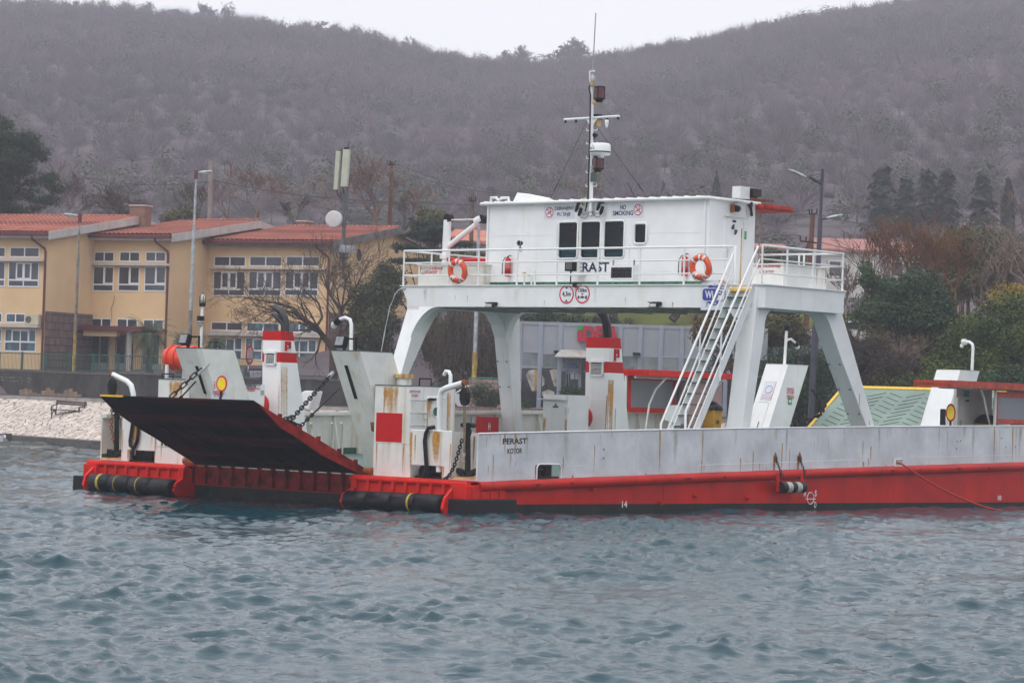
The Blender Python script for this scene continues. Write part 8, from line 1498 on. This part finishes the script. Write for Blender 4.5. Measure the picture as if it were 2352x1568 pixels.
# bare forked tree in front of the school
def forktree():
    Yt = 139; P_ = lambda x, y, q=0: Vector(WY(*px('s7',x,y),Yt+q)); base = P_(1815,950); base.z = 2.3; t = thing('bare_tree','dark forked bare tree spreading its branches across the right school block','tree',None,base,'bare trees on the shore'); A = []; Bq = []; rnd = random.Random(21)
    def limb(pts, r0, r1, store, kids=9, dep=3, L0=1.5):
        n = len(pts)-1
        for i in range(n): store.append((tuple(pts[i]),tuple(pts[i+1]),r0+(r1-r0)*i/n,r0+(r1-r0)*(i+1)/n))
        for _ in range(kids):
            f = rnd.uniform(.25,1)*n; i = min(n-1,int(f)); q = pts[i].lerp(pts[i+1],f-i); d = (pts[i+1]-pts[i]).normalized(); ax = Vector((rnd.gauss(0,1),rnd.gauss(0,.9),rnd.gauss(.2,.8))); nd = (d+ax*.6).normalized(); o = grow(q, nd, L0*rnd.uniform(.6,1.2), max(.018,(r0+(r1-r0)*f/n)*.5), dep, rnd, spread=.6, up=.04, kids=(2,4), shrink=.68, wob=.16, rmin=.008); Bq.extend(o[0]+o[1])
    limb([base,P_(1810,780),P_(1800,690)],.30,.22,A,0)
    limb([P_(1800,690),P_(1700,570),P_(1610,450,-.4),P_(1490,370,-.8),P_(1420,320,-1)],.20,.09,A,8); limb([P_(1420,320,-1),P_(1320,275,-1.3),P_(1190,270,-1.6),P_(1050,245,-1.8),P_(900,190,-2)],.09,.03,A,14,3,1.1); limb([P_(1490,370,-.8),P_(1350,230,-.6),P_(1230,190,-.6),P_(1090,170,-.5),P_(850,120,-.3),P_(700,95,0)],.075,.02,A,18,3,1.1)
    limb([P_(1610,450,-.4),P_(1680,340,0),P_(1640,180,.2),P_(1500,60,.5),P_(1430,-60,.6)],.09,.03,A,12,3,1.2); limb([P_(1800,690),P_(1860,560),P_(1885,400,.3),P_(1890,260,.5)],.19,.14,A,5); limb([P_(1890,260,.5),P_(1790,110,.6),P_(1730,0,.8),P_(1690,-160,1)],.11,.03,A,13,3,1.2); limb([P_(1890,260,.5),P_(1990,130,.7),P_(2060,0,.9),P_(2120,-110,1)],.10,.03,A,13,3,1.2); limb([P_(1860,560),P_(1960,460,.5),P_(2030,330,.8),P_(2110,190,1)],.09,.03,A,10,3,1.1); limb([P_(1610,450,-.4),P_(1480,410,.2),P_(1280,410,.4),P_(1150,395,.6)],.05,.02,A,9,3,.9); limb([P_(1050,245,-1.8),P_(930,330,-1.8),P_(830,400,-1.6),P_(730,520,-1.5)],.03,.012,A,7,2,.8)
    segs_mesh('trunk', [(a,b_,x*.85,y*.85) for a,b_,x,y in A], bark_f, t, base, 7); segs_mesh('branches', [(a,b_,x*.85,y*.85) for a,b_,x,y in Bq], bark_f, t, base, 3)
forktree()
# weeping brown bush seen through the bridge
L_ = lumps_in(990,700,1205,905,137,26,.95,2.2,11,'dome',1.1)
t = bush('large weeping shrub with brown and green foliage seen through the bridge opening', L_, M('weeping_foliage',(.030,.030,.014),.7,vs=.8,col2=(.095,.075,.04),spec=.15), 24000, .19, gb(1095,137), 'weeping_shrub', 'shrub', None, bark_d, asp=.22, shell=.45, droop=2.2)
S_ = []
rr = random.Random(5)
for _ in range(260):
    c = WY(rr.uniform(1000,1200),rr.uniform(705,800),135.2+rr.uniform(-.6,.6)); q = c+Vector((rr.gauss(0,.2),rr.gauss(0,.1),-rr.uniform(.8,2.4))); S_.append((tuple(c),tuple(q),.012,.007))
segs_mesh('hanging_twigs', S_, bark_g, t, gb(1095,137), 3)
for k, (x0, y0, x1, y1, Yh, lab) in enumerate(((1080,885,1152,936,127.5,'clipped dark hedge left of the rear bridge leg'),(1166,893,1212,940,127,'clipped dark hedge right of the rear bridge leg'),(1300,893,1330,915,127,'small round green shrub beside the supermarket door'),(1440,885,1462,945,127,'dark green shrub between the striped funnel and the red shelter'))):
    bush(lab, lumps_in(x0,y0,x1,y1,Yh,14,.36,.6,30+k,'box'), lf_hedge, 4500, .085, gb((x0+x1)/2,Yh), 'hedge' if k < 2 else 'shrub', 'hedge' if k < 2 else 'shrub')
bare('thin bare shrub climbing beside the supermarket wall left of the red shelter',1445,930,1440,845,40,128.5,40,bark_d,5,.03,'bare_shrub',None)
# sparse leafy tree behind the stairs
L_ = lumps_in(1585,715,1690,800,124,15,.45,1.2,12)+lumps_in(1610,690,1740,760,124,10,.5,1.2,13)+lumps_in(1640,790,1720,860,124,6,.4,1,14)
bush('sparse leafy tree with rusty leaves behind the staircase', L_, lf_rust, 4200, .17, WY(1697,900,124), 'leafy_tree', 'tree', None, bark_d, .13, shell=.1)
bare('bare limbs of a dark tree behind the staircase',1698,930,1665,725,130,124.5,41,bark_d,5,.10,'bare_tree',None,1,kids=(2,3),spread=.6)
L_ = lumps_in(1188,720,1210,860,133,9,.42,.6,16); bush('narrow leafy tree at the left corner of the supermarket', L_, lf_rust, 2600, .15, gb(1200,133), 'leafy_tree', 'tree', None, bark_d, .1, shell=.2)
# trunks on the lawn above the supermarket
for x, y0, y1, lab in ((1291,716,752,'dark trunk on the lawn furthest left above the supermarket'),(1411,716,735,'slanting trunk on the lawn behind the exhaust pipe'),(1543,716,740,'slanting mossy trunk on the lawn beside the sparse tree')):
    c = WY(x,y1,157); b_ = Vector((c.x,157,gz(c.x,157)-.1)); t = bare(lab, x, 735, x+6, 560, 150, 157, int(x), bark_d, 5, .22, 'lawn_tree', 'trees on the lawn above the supermarket', 1, tl=.38)
bush('low dark hedge along the lawn above the supermarket roof', lumps_in(1195,708,1275,752,150,14,.55,1,17,'box')+lumps_in(1270,727,1480,752,150,24,.4,1,18,'box'), lf_hedge, 9000, .14, gb(1300,150), 'hedge', 'hedge')
# oleanders, right thicket
bush('dense green oleander hedge behind the right legs of the bridge', lumps_in(1728,800,1965,985,120.5,46,.75,1.2,19,'box'), lf_ole, 26000, .17, gb(1840,120.5), 'oleander_hedge', 'hedge', None, bark_d, asp=.22)
bush('olive leafed tree filling the gap right of the near front leg of the bridge', lumps_in(1738,715,1845,805,134,14,.7,1.5,20), M('tree_olive_rust',(.04,.045,.015),.6,vs=1.2,col2=(.14,.12,.035),spec=.2), 9000, .17, gb(1790,134), 'leafy_tree', 'tree', None, bark_d)
bush('rounded olive bush behind the life jacket locker right of the wheelhouse', lumps_in(1738,572,1800,640,150,10,.6,1.2,21), lf_olive, 3500, .18, gb(1768,150))
bush('mass of dark ivy over a stump right of the bridge', lumps_in(1985,640,2175,800,126,26,.95,1.5,22)+lumps_in(1975,605,2010,690,126,6,.4,.5,23), lf_ivy, 30000, .16, gb(2080,126), 'ivy_mass', 'shrub', None, bark_d)
bush('dark brown tangled brush beneath the ivy mass', lumps_in(1935,755,2160,965,124,40,.85,1.5,24), lf_brown, 17000, .15, gb(2040,124), 'brush', 'shrub', None, bark_d, shell=.2, asp=.3)
bush('bright yellow green bush spreading behind the green ramp', lumps_in(2060,805,2352,985,121.5,44,.85,1.4,25)+lumps_in(2150,745,2420,850,123,30,.8,1.4,26), lf_bright, 52000, .15, gb(2220,121.5), 'broadleaf_bush', 'shrub', None, bark_d)
bush('bright green bush at the right edge above the yellow green bush', lumps_in(2250,690,2420,800,125,20,.85,1.4,27), lf_bright, 16000, .16, gb(2330,125), 'broadleaf_bush', 'shrub', None, bark_d)
bush('dark green broadleaf bush at the lower right behind the near shelter', lumps_in(2240,840,2430,985,119.5,24,.8,1,28), lf_ivy, 18000, .15, gb(2330,119.5), 'broadleaf_bush', 'shrub', None, bark_d)
for k, (xb, Yb, w_, h_, mt, lab) in enumerate(((2470,124,170,120,lf_bright,'broad yellow green bush standing beyond the right edge of the thicket'),(2620,130,180,150,lf_ivy,'dark green bush on the shore lawn'),(2780,138,170,170,lf_olive,'olive bush further along the shore lawn'),(2960,150,160,190,lf_ivy,'tall dark bush far along the shore lawn'))):
    bush(lab, lumps_in(xb-w_/2,930-h_,xb+w_/2,965,Yb,16,1.0,1.4,60+k,'dome'), mt, 7000, .2, gb(xb,Yb), 'broadleaf_bush', 'shrub', None, bark_d)
bush('olive green rounded tree among the bare willows', lumps_in(2135,515,2290,690,146,22,.95,2,29), M('willow_olive',(.05,.048,.018),.6,vs=1.0,col2=(.15,.135,.045),spec=.2), 15000, .20, gb(2210,146), 'leafy_tree', 'tree', None, bark_o)
bush('yellow flowering shrub near the right edge', lumps_in(2270,655,2370,710,128,10,.5,1,31), lf_yel, 1900, .14, gb(2320,128), shell=.1)
bush('olive thicket at the right edge under the willows', lumps_in(2230,590,2430,720,140,18,.9,1.6,32), M('thicket_brown',(.045,.036,.018),.7,vs=1.2,col2=(.12,.09,.045),spec=.15), 11000, .17, gb(2330,140), shell=.25)
for x, y, xt, yt, wd, Yw, sd, lab in ((2005,760,1950,505,190,133,51,'bare orange willow leaning left just right of the bridge'),(2090,730,2030,500,210,132,52,'bare orange willow with long upright twigs above the ivy mass'),(2150,760,2130,490,200,134,53,'bare orange willow in the middle of the right thicket'),(2190,760,2230,510,190,131,54,'bare orange willow in front of the olive tree'),(2285,760,2290,530,170,132,55,'bare reddish willow right of the olive tree'),(2380,700,2350,440,190,128,56,'bare dark red tree reaching in from the right edge'),(1960,800,1935,600,170,129,57,'low bare brown tree beside the upper leg of the bridge')):
    bare(lab, x, y, xt, yt, wd, Yw, sd, bark_o if sd < 55 else bark_r, 5, .10, 'willow_tree', 'bare willows on the right', 2, kids=(2,4), spread=.40, rmin=.013, up=.20, shrink=.74, tl=.32)
bare('tangled bare bush beside the ends of the bridge legs',1990,930,1960,770,170,122.5,58,bark_d,6,.05,'bare_shrub','bare brush on the right',3,kids=(3,4),spread=.6); bare('tangled bare brown bush below the ivy',2090,930,2090,780,170,121.8,59,bark_r,6,.05,'bare_shrub','bare brush on the right',3,kids=(3,4),spread=.6)
# --- dark conifers on the lower hillside
def conifer(label, x, yt, yb, xw, Y, n, size, mat, seed, name='spruce_tree', grp='tall dark conifers on the lower hillside', slim=False):
    rng = np.random.default_rng(seed); rnd = random.Random(seed); top, b_ = WY(x,yt,Y), WY(x,yb,Y); H = top.z-b_.z; W_ = xw*Y/FPX/2; t = thing(name, label, 'tree', None, b_, grp); segs_mesh('trunk', [(tuple(b_-Vector((0,0,3))),tuple(top),.28,.04)], bark_d, t, b_, 6); V = []
    nb = int(H*(20 if not slim else 22)); 
    for i in range(nb):
        f = rnd.random()**.8; z = H*f; rr_ = W_*((1-f)**.85*.95+.04)*rnd.uniform(.55,1.15) if not slim else W_*(min(1,(1-f)*4)*min(1,f*5+.4))*rnd.uniform(.7,1.1); az = rnd.uniform(0,6.28); d = Vector((math.cos(az),math.sin(az),-.22 if not slim else 1.6)).normalized(); p0 = b_+Vector((0,0,z)); k = max(4,int(rr_*7)) if not slim else 9
        for j in range(k):
            s_ = (j+.5)/k*rr_; c = p0+d*s_*(1 if not slim else .7)+Vector((rnd.gauss(0,.12),rnd.gauss(0,.12),rnd.gauss(0,.10))) if not slim else p0+Vector((math.cos(az)*rr_*rnd.random()**.5,math.sin(az)*rr_*rnd.random()**.5,rnd.gauss(0,.3))); sd = Vector((-d.y,d.x,rnd.gauss(0,.3))).normalized(); w_ = size*rnd.uniform(.5,1.2); dn = (d+Vector((0,0,-.35 if not slim else .8))).normalized(); V.append([c-sd*w_*.5,c+dn*w_*.2,c+sd*w_*.5,c+dn*w_*.9])
    quads('crown', V, mat, t, b_); return t
for x, yt, yb, xw, sd, lab in ((2022,380,575,124,1,'tall dark spruce leftmost of the main group'),(2078,405,575,86,2,'narrower spruce second in the main group'),(2124,390,575,94,3,'pointed spruce in the middle of the main group'),(2166,382,575,120,4,'broad spruce right of the middle of the main group'),(2252,396,575,118,5,'broad topped spruce standing apart at the right')): conifer(lab, x, yt, yb, xw, 264, 0, .9, lf_spr, sd)
conifer('slim dark cypress at the far right of the conifers',2312,428,580,36,263,0,.6,lf_spr,6,'cypress_tree',slim=True); conifer('small slim cypress just above the wheelhouse roof',1642,413,520,17,300,0,.5,lf_spr,7,'cypress_tree','small cypresses above the wheelhouse',True); conifer('tiny cypress above the middle of the wheelhouse roof',1520,432,520,18,310,0,.5,lf_spr,8,'cypress_tree','small cypresses above the wheelhouse',True)
for x, yt, yb, xw, Yc, sd, lab in ((1965,405,600,60,420,9,'faint hazy spruce left of the main group'),(1900,440,600,90,330,10,'hazy bushy conifer behind the dark double lamp'),(1735,418,560,50,380,11,'faint hazy conifer right of the wheelhouse roof'),(1124,430,560,40,330,12,'faint slim conifer left of the wheelhouse'),(1935,455,620,80,330,13,'hazy round conifer right of the dark double lamp'),(850,440,560,40,330,14,'faint conifer behind the large forked bare tree')): conifer(lab, x, yt, yb, xw, Yc, 0, .9, lf_spr, sd, 'conifer_tree', 'faint conifers in the haze')

# ================================================================== HILL FOREST AND SKYLINE TREES
fm_bare = M('bare_forest_twigs', (.125,.112,.105), .95, vs=.010, col2=(.225,.178,.205), spec=.05); fm_green = M('evergreen_forest', (.075,.088,.065), .9, vs=.02, col2=(.13,.138,.10), spec=.05)
def proto(kind, rng, n, w_=.0075):
    if kind == 'bare':
        d = rng.normal(size=(n,3)); d[:,2] = np.abs(d[:,2])*.9+.15; d /= np.linalg.norm(d,axis=1,keepdims=True); r0 = rng.random((n,1))*.6; a = d*r0*np.array([[.5,.5,.62]])+np.array([[0,0,.25]]); b_ = a+(d+rng.normal(size=(n,3))*.45+np.array([[0,0,.25]]))*.24; s = np.cross(d,rng.normal(size=(n,3))); s /= np.linalg.norm(s,axis=1,keepdims=True); 
        V = np.stack([a-s*w_,a+s*w_,b_+s*w_*.3,b_-s*w_*.3],1); tr = np.array([[[-.025,0,-.2],[.025,0,-.2],[.015,0,.45],[-.015,0,.45]],[[0,-.025,-.2],[0,.025,-.2],[0,.015,.45],[0,-.015,.45]]]); return np.concatenate([V,tr])
    d = rng.normal(size=(n,3)); d /= np.linalg.norm(d,axis=1,keepdims=True); c = d*(.55+.45*rng.random((n,1)))*np.array([[.48,.48,.42]])+np.array([[0,0,.5]]); c *= 1+.12*rng.normal(size=(n,1)); s = np.cross(d,rng.normal(size=(n,3))); s /= np.linalg.norm(s,axis=1,keepdims=True); u = np.cross(d,s); k = .045; return np.stack([c-s*k,c+u*k*.7,c+s*k,c-u*k*.7],1)
rngF = np.random.default_rng(77); PB = [proto('bare',rngF,260) for _ in range(6)]; PG = [proto('green',rngF,330) for _ in range(4)]; PBF = [proto('bare',rngF,110,.016) for _ in range(8)]; PGF = [proto('green',rngF,140) for _ in range(5)]
def forest():
    VB, VG = [], []; rows = 0
    for Yf in np.concatenate([np.linspace(226,296,14), np.linspace(300,560,40), np.linspace(566,890,66)]):
        half = Yf*.215+20; step = 4.4 if Yf > 560 else 4.8
        for x in np.arange(-half,half,step):
            X = x+rngF.normal()*2.0; Yy = Yf+rngF.normal()*4
            if Yy > 888: continue
            z = gz(X,Yy); nz_ = mnoise.noise((X*.011,Yy*.011,1.3)); pg = .10+.45*max(0,nz_)+(.12 if Yf < 430 else 0); H = rngF.uniform(3.4,6.4)*(1 if Yf > 560 else .85)*(1 if Yf < 800 else .62 if Yf < 868 else 1.0); W_ = H*rngF.uniform(.75,1.2)
            D_ = (1176+FPX*X/Yy); yy = 784-(z-CAMH)/Yy*FPX+130
            if Yf > 700 and 1590 < D_ < 1760 and Yf > 800 and Yf < 850: continue           # the small clearing near the crest
            if Yf < 298 and D_ < 1480: continue
            if D_ > 1830 and 252 < Yf < 276: continue
            if Yf < 298: H *= .78 if Yf > 262 else .58
            g = rngF.random() < pg; P_ = ((PG if g else PB)[rngF.integers(0,4 if g else 6)]) if Yf < 560 or Yf > 868 else ((PGF if g else PBF)[rngF.integers(0,5 if g else 8)]); a = rngF.uniform(0,6.28); c_, s_ = math.cos(a), math.sin(a); Q = P_*np.array([W_,W_,H]); Q = np.stack([Q[...,0]*c_-Q[...,1]*s_, Q[...,0]*s_+Q[...,1]*c_, Q[...,2]],-1)+np.array([X,Yy,z]); (VG if g else VB).append(Q)
    V = np.concatenate(VB+VG); nB = sum(len(q) for q in VB); ob = quads('hill_forest', V, fm_bare); ob.data.materials.append(fm_green); mi = np.zeros(len(V),dtype=np.int32); mi[nB:] = 1; ob.data.polygons.foreach_set('material_index', mi); tag(ob, 'bare winter woodland covering the hazy hillside', 'forest', kind='stuff')
forest()
# crest ground beyond the forest is the ground sheet; skyline trees are single things
def skyproto(kind, seed):
    rnd = random.Random(seed); rng = np.random.default_rng(seed)
    if kind == 'bare':
        o = grow((0,0,-.03),(rnd.gauss(0,.1),0,1),.30,.022,6,rnd,spread=.50,up=.06,kids=(3,4),shrink=.74,wob=.18,rmin=.0065,nsub=3,start=.15); o = fit(o,(0,0,0),1,1.05); S_ = o[0]+o[1]; A = np.array([s[0] for s in S_]); Bq = np.array([s[1] for s in S_]); r0 = np.array([s[2] for s in S_])[:,None]; Q = []
        for ax in ((1,0,0),(0,1,0)):
            d = Bq-A; s = np.cross(d,np.array(ax)); s /= np.maximum(np.linalg.norm(s,axis=1,keepdims=True),1e-6); Q.append(np.stack([A-s*r0,A+s*r0,Bq+s*r0*.7,Bq-s*r0*.7],1))
        return np.concatenate(Q)
    L_ = [(rnd.uniform(-.28,.28),rnd.uniform(-.28,.28),rnd.uniform(.42,.85),.24,.24,.18) for _ in range(9)]; V = leafq(L_, 520, .085, .6, .3, 0, rng); tr = np.array([[[-.03,0,-.1],[.03,0,-.1],[.02,0,.6],[-.02,0,.6]],[[0,-.03,-.1],[0,.03,-.1],[0,.02,.6],[0,-.02,.6]]]); return np.concatenate([V,tr])
sky_me = {}
def skytree(kind, k, x, yb, h, w_, label, group, Yk=896.0):
    key = (kind,k)
    if key not in sky_me:
        o = quads('skyline_tree', skyproto(kind,k), fm_bare if kind == 'bare' else fm_green); sky_me[key] = o.data; bpy.data.objects.remove(o)
    c = WY(x, yb, Yk); ob = bpy.data.objects.new('skyline_tree', sky_me[key]); COL.objects.link(ob); s_ = Yk/FPX; z = min(c.z, gz(c.x,Yk)); ob.location = (c.x, Yk, z-.5); ob.scale = (w_*s_*1.1, w_*s_*1.1, h*s_*1.3+max(0,c.z-z)); ob.rotation_euler = (0,0,random.uniform(0,6.28)); tag(ob, label, 'tree', group); return ob
skytree('green',1,524,46,36,36,'lone round evergreen tree standing clear on the left crest','trees on the skyline'); skytree('bare',3,474,40,26,46,'wide round bare tree just left of the lone evergreen on the crest','trees on the skyline'); skytree('green',2,340,30,26,36,'dark rounded evergreen tree on the left crest','trees on the skyline'); skytree('green',3,400,36,18,36,'low flat evergreen tree between the dark one and the bare one on the crest','trees on the skyline'); skytree('green',4,618,60,16,30,'small evergreen tree on the crest right of the lone evergreen','trees on the skyline')
for x, h, w_, k in ((715,30,44,4),(748,34,48,5),(775,28,40,6)): skytree('bare',k,x,ridge_px(x)+2,h,w_,{715:'left one of three bare trees close together on the left crest',748:'middle and tallest of three bare trees close together on the left crest',775:'right one of three bare trees close together on the left crest'}[x],'trees on the skyline')
skytree('bare',7,945,124,34,40,'tall bare tree standing alone on the descending crest','trees on the skyline'); skytree('bare',5,1152,152,30,36,'bare tree at the lowest dip of the skyline','trees on the skyline'); skytree('bare',4,1205,154,38,60,'broad bare tree left of the tall aerial on the skyline','trees on the skyline'); skytree('bare',6,1285,156,54,92,'largest spreading bare tree on the skyline beside the tall aerial','trees on the skyline')
rs = random.Random(9); WORDS = 'first second third fourth fifth sixth seventh eighth ninth tenth eleventh twelfth thirteenth fourteenth fifteenth sixteenth seventeenth eighteenth nineteenth twentieth'.split()
def crest(xs, ref, side, pgreen):
    kn = {True: 0, False: 0}
    for x in xs:
        g = rs.random() < pgreen; h = rs.uniform(14,26) if not g else rs.uniform(10,18)
        if 1000 < x < 1110: h += 8
        skytree('green' if g else 'bare', rs.choice((1,2,3,4)) if g else rs.choice((3,4,5,6,7)), x+rs.uniform(-5,5), ridge_px(x)+3, h, h*rs.uniform(1.1,1.6), WORDS[kn[g]]+(' low evergreen' if g else ' bare tree')+' on the crest '+side+' '+ref, 'low evergreens along the crest' if g else 'bare trees along the crest'); kn[g] += 1
crest([295,262,240,200,165,130,100,70,30,8], 'the dark rounded evergreen', 'left of', .55); crest([560,585,650,675,690], 'the lone evergreen', 'right of', .5); crest([810,835,870,895,920], 'the close group of three bare trees', 'right of', .4)
crest([1000,1022,1048,1070,1090,1110], 'the tall bare tree standing alone', 'right of', .0); crest([1345,1370,1395,1410,1440,1468,1490,1515,1540,1570,1595,1622,1640,1660,1685,1712,1735,1760], 'the largest spreading tree by the aerial', 'right of', .12); crest([2065,2040,2015,1990,1965,1940,1915,1890,1865,1840,1815,1790], 'the point where the crest leaves the picture', 'left of', .1)
# ================================================================== HAZE
hz = MB(); hz.box(-905, 905, -830, 990, -2.6, 205); ho = hz.build('haze', [], None); hm = bpy.data.materials.new('haze_air'); hm.use_nodes = True; t_ = hm.node_tree; t_.nodes.remove(t_.nodes['Principled BSDF']); pv_ = t_.nodes.new('ShaderNodeVolumePrincipled'); pv_.inputs['Color'].default_value = (.50,.49,.545,1); pv_.inputs['Density'].default_value = HAZE; pv_.inputs['Anisotropy'].default_value = 0.0
t_.links.new(pv_.outputs[0], t_.nodes['Material Output'].inputs['Volume']); ho.data.materials.append(hm); tag(ho, 'grey rainy haze between the shore and the hill', 'haze', kind='stuff')

# things made of one mesh are that mesh itself
for o in [o for o in COL.objects if o.type == 'EMPTY' and o.parent is None and o.get('category')]:
    ch = [c for c in COL.objects if c.parent == o]
    if len(ch) == 1 and not any(c.parent == ch[0] for c in COL.objects):
        c = ch[0]; c.parent = None; c.location = o.location; c.rotation_euler = o.rotation_euler
        for k in ('label','category','group'):
            if k in o: c[k] = o[k]
        n_ = o.name; bpy.data.objects.remove(o); c.name = n_
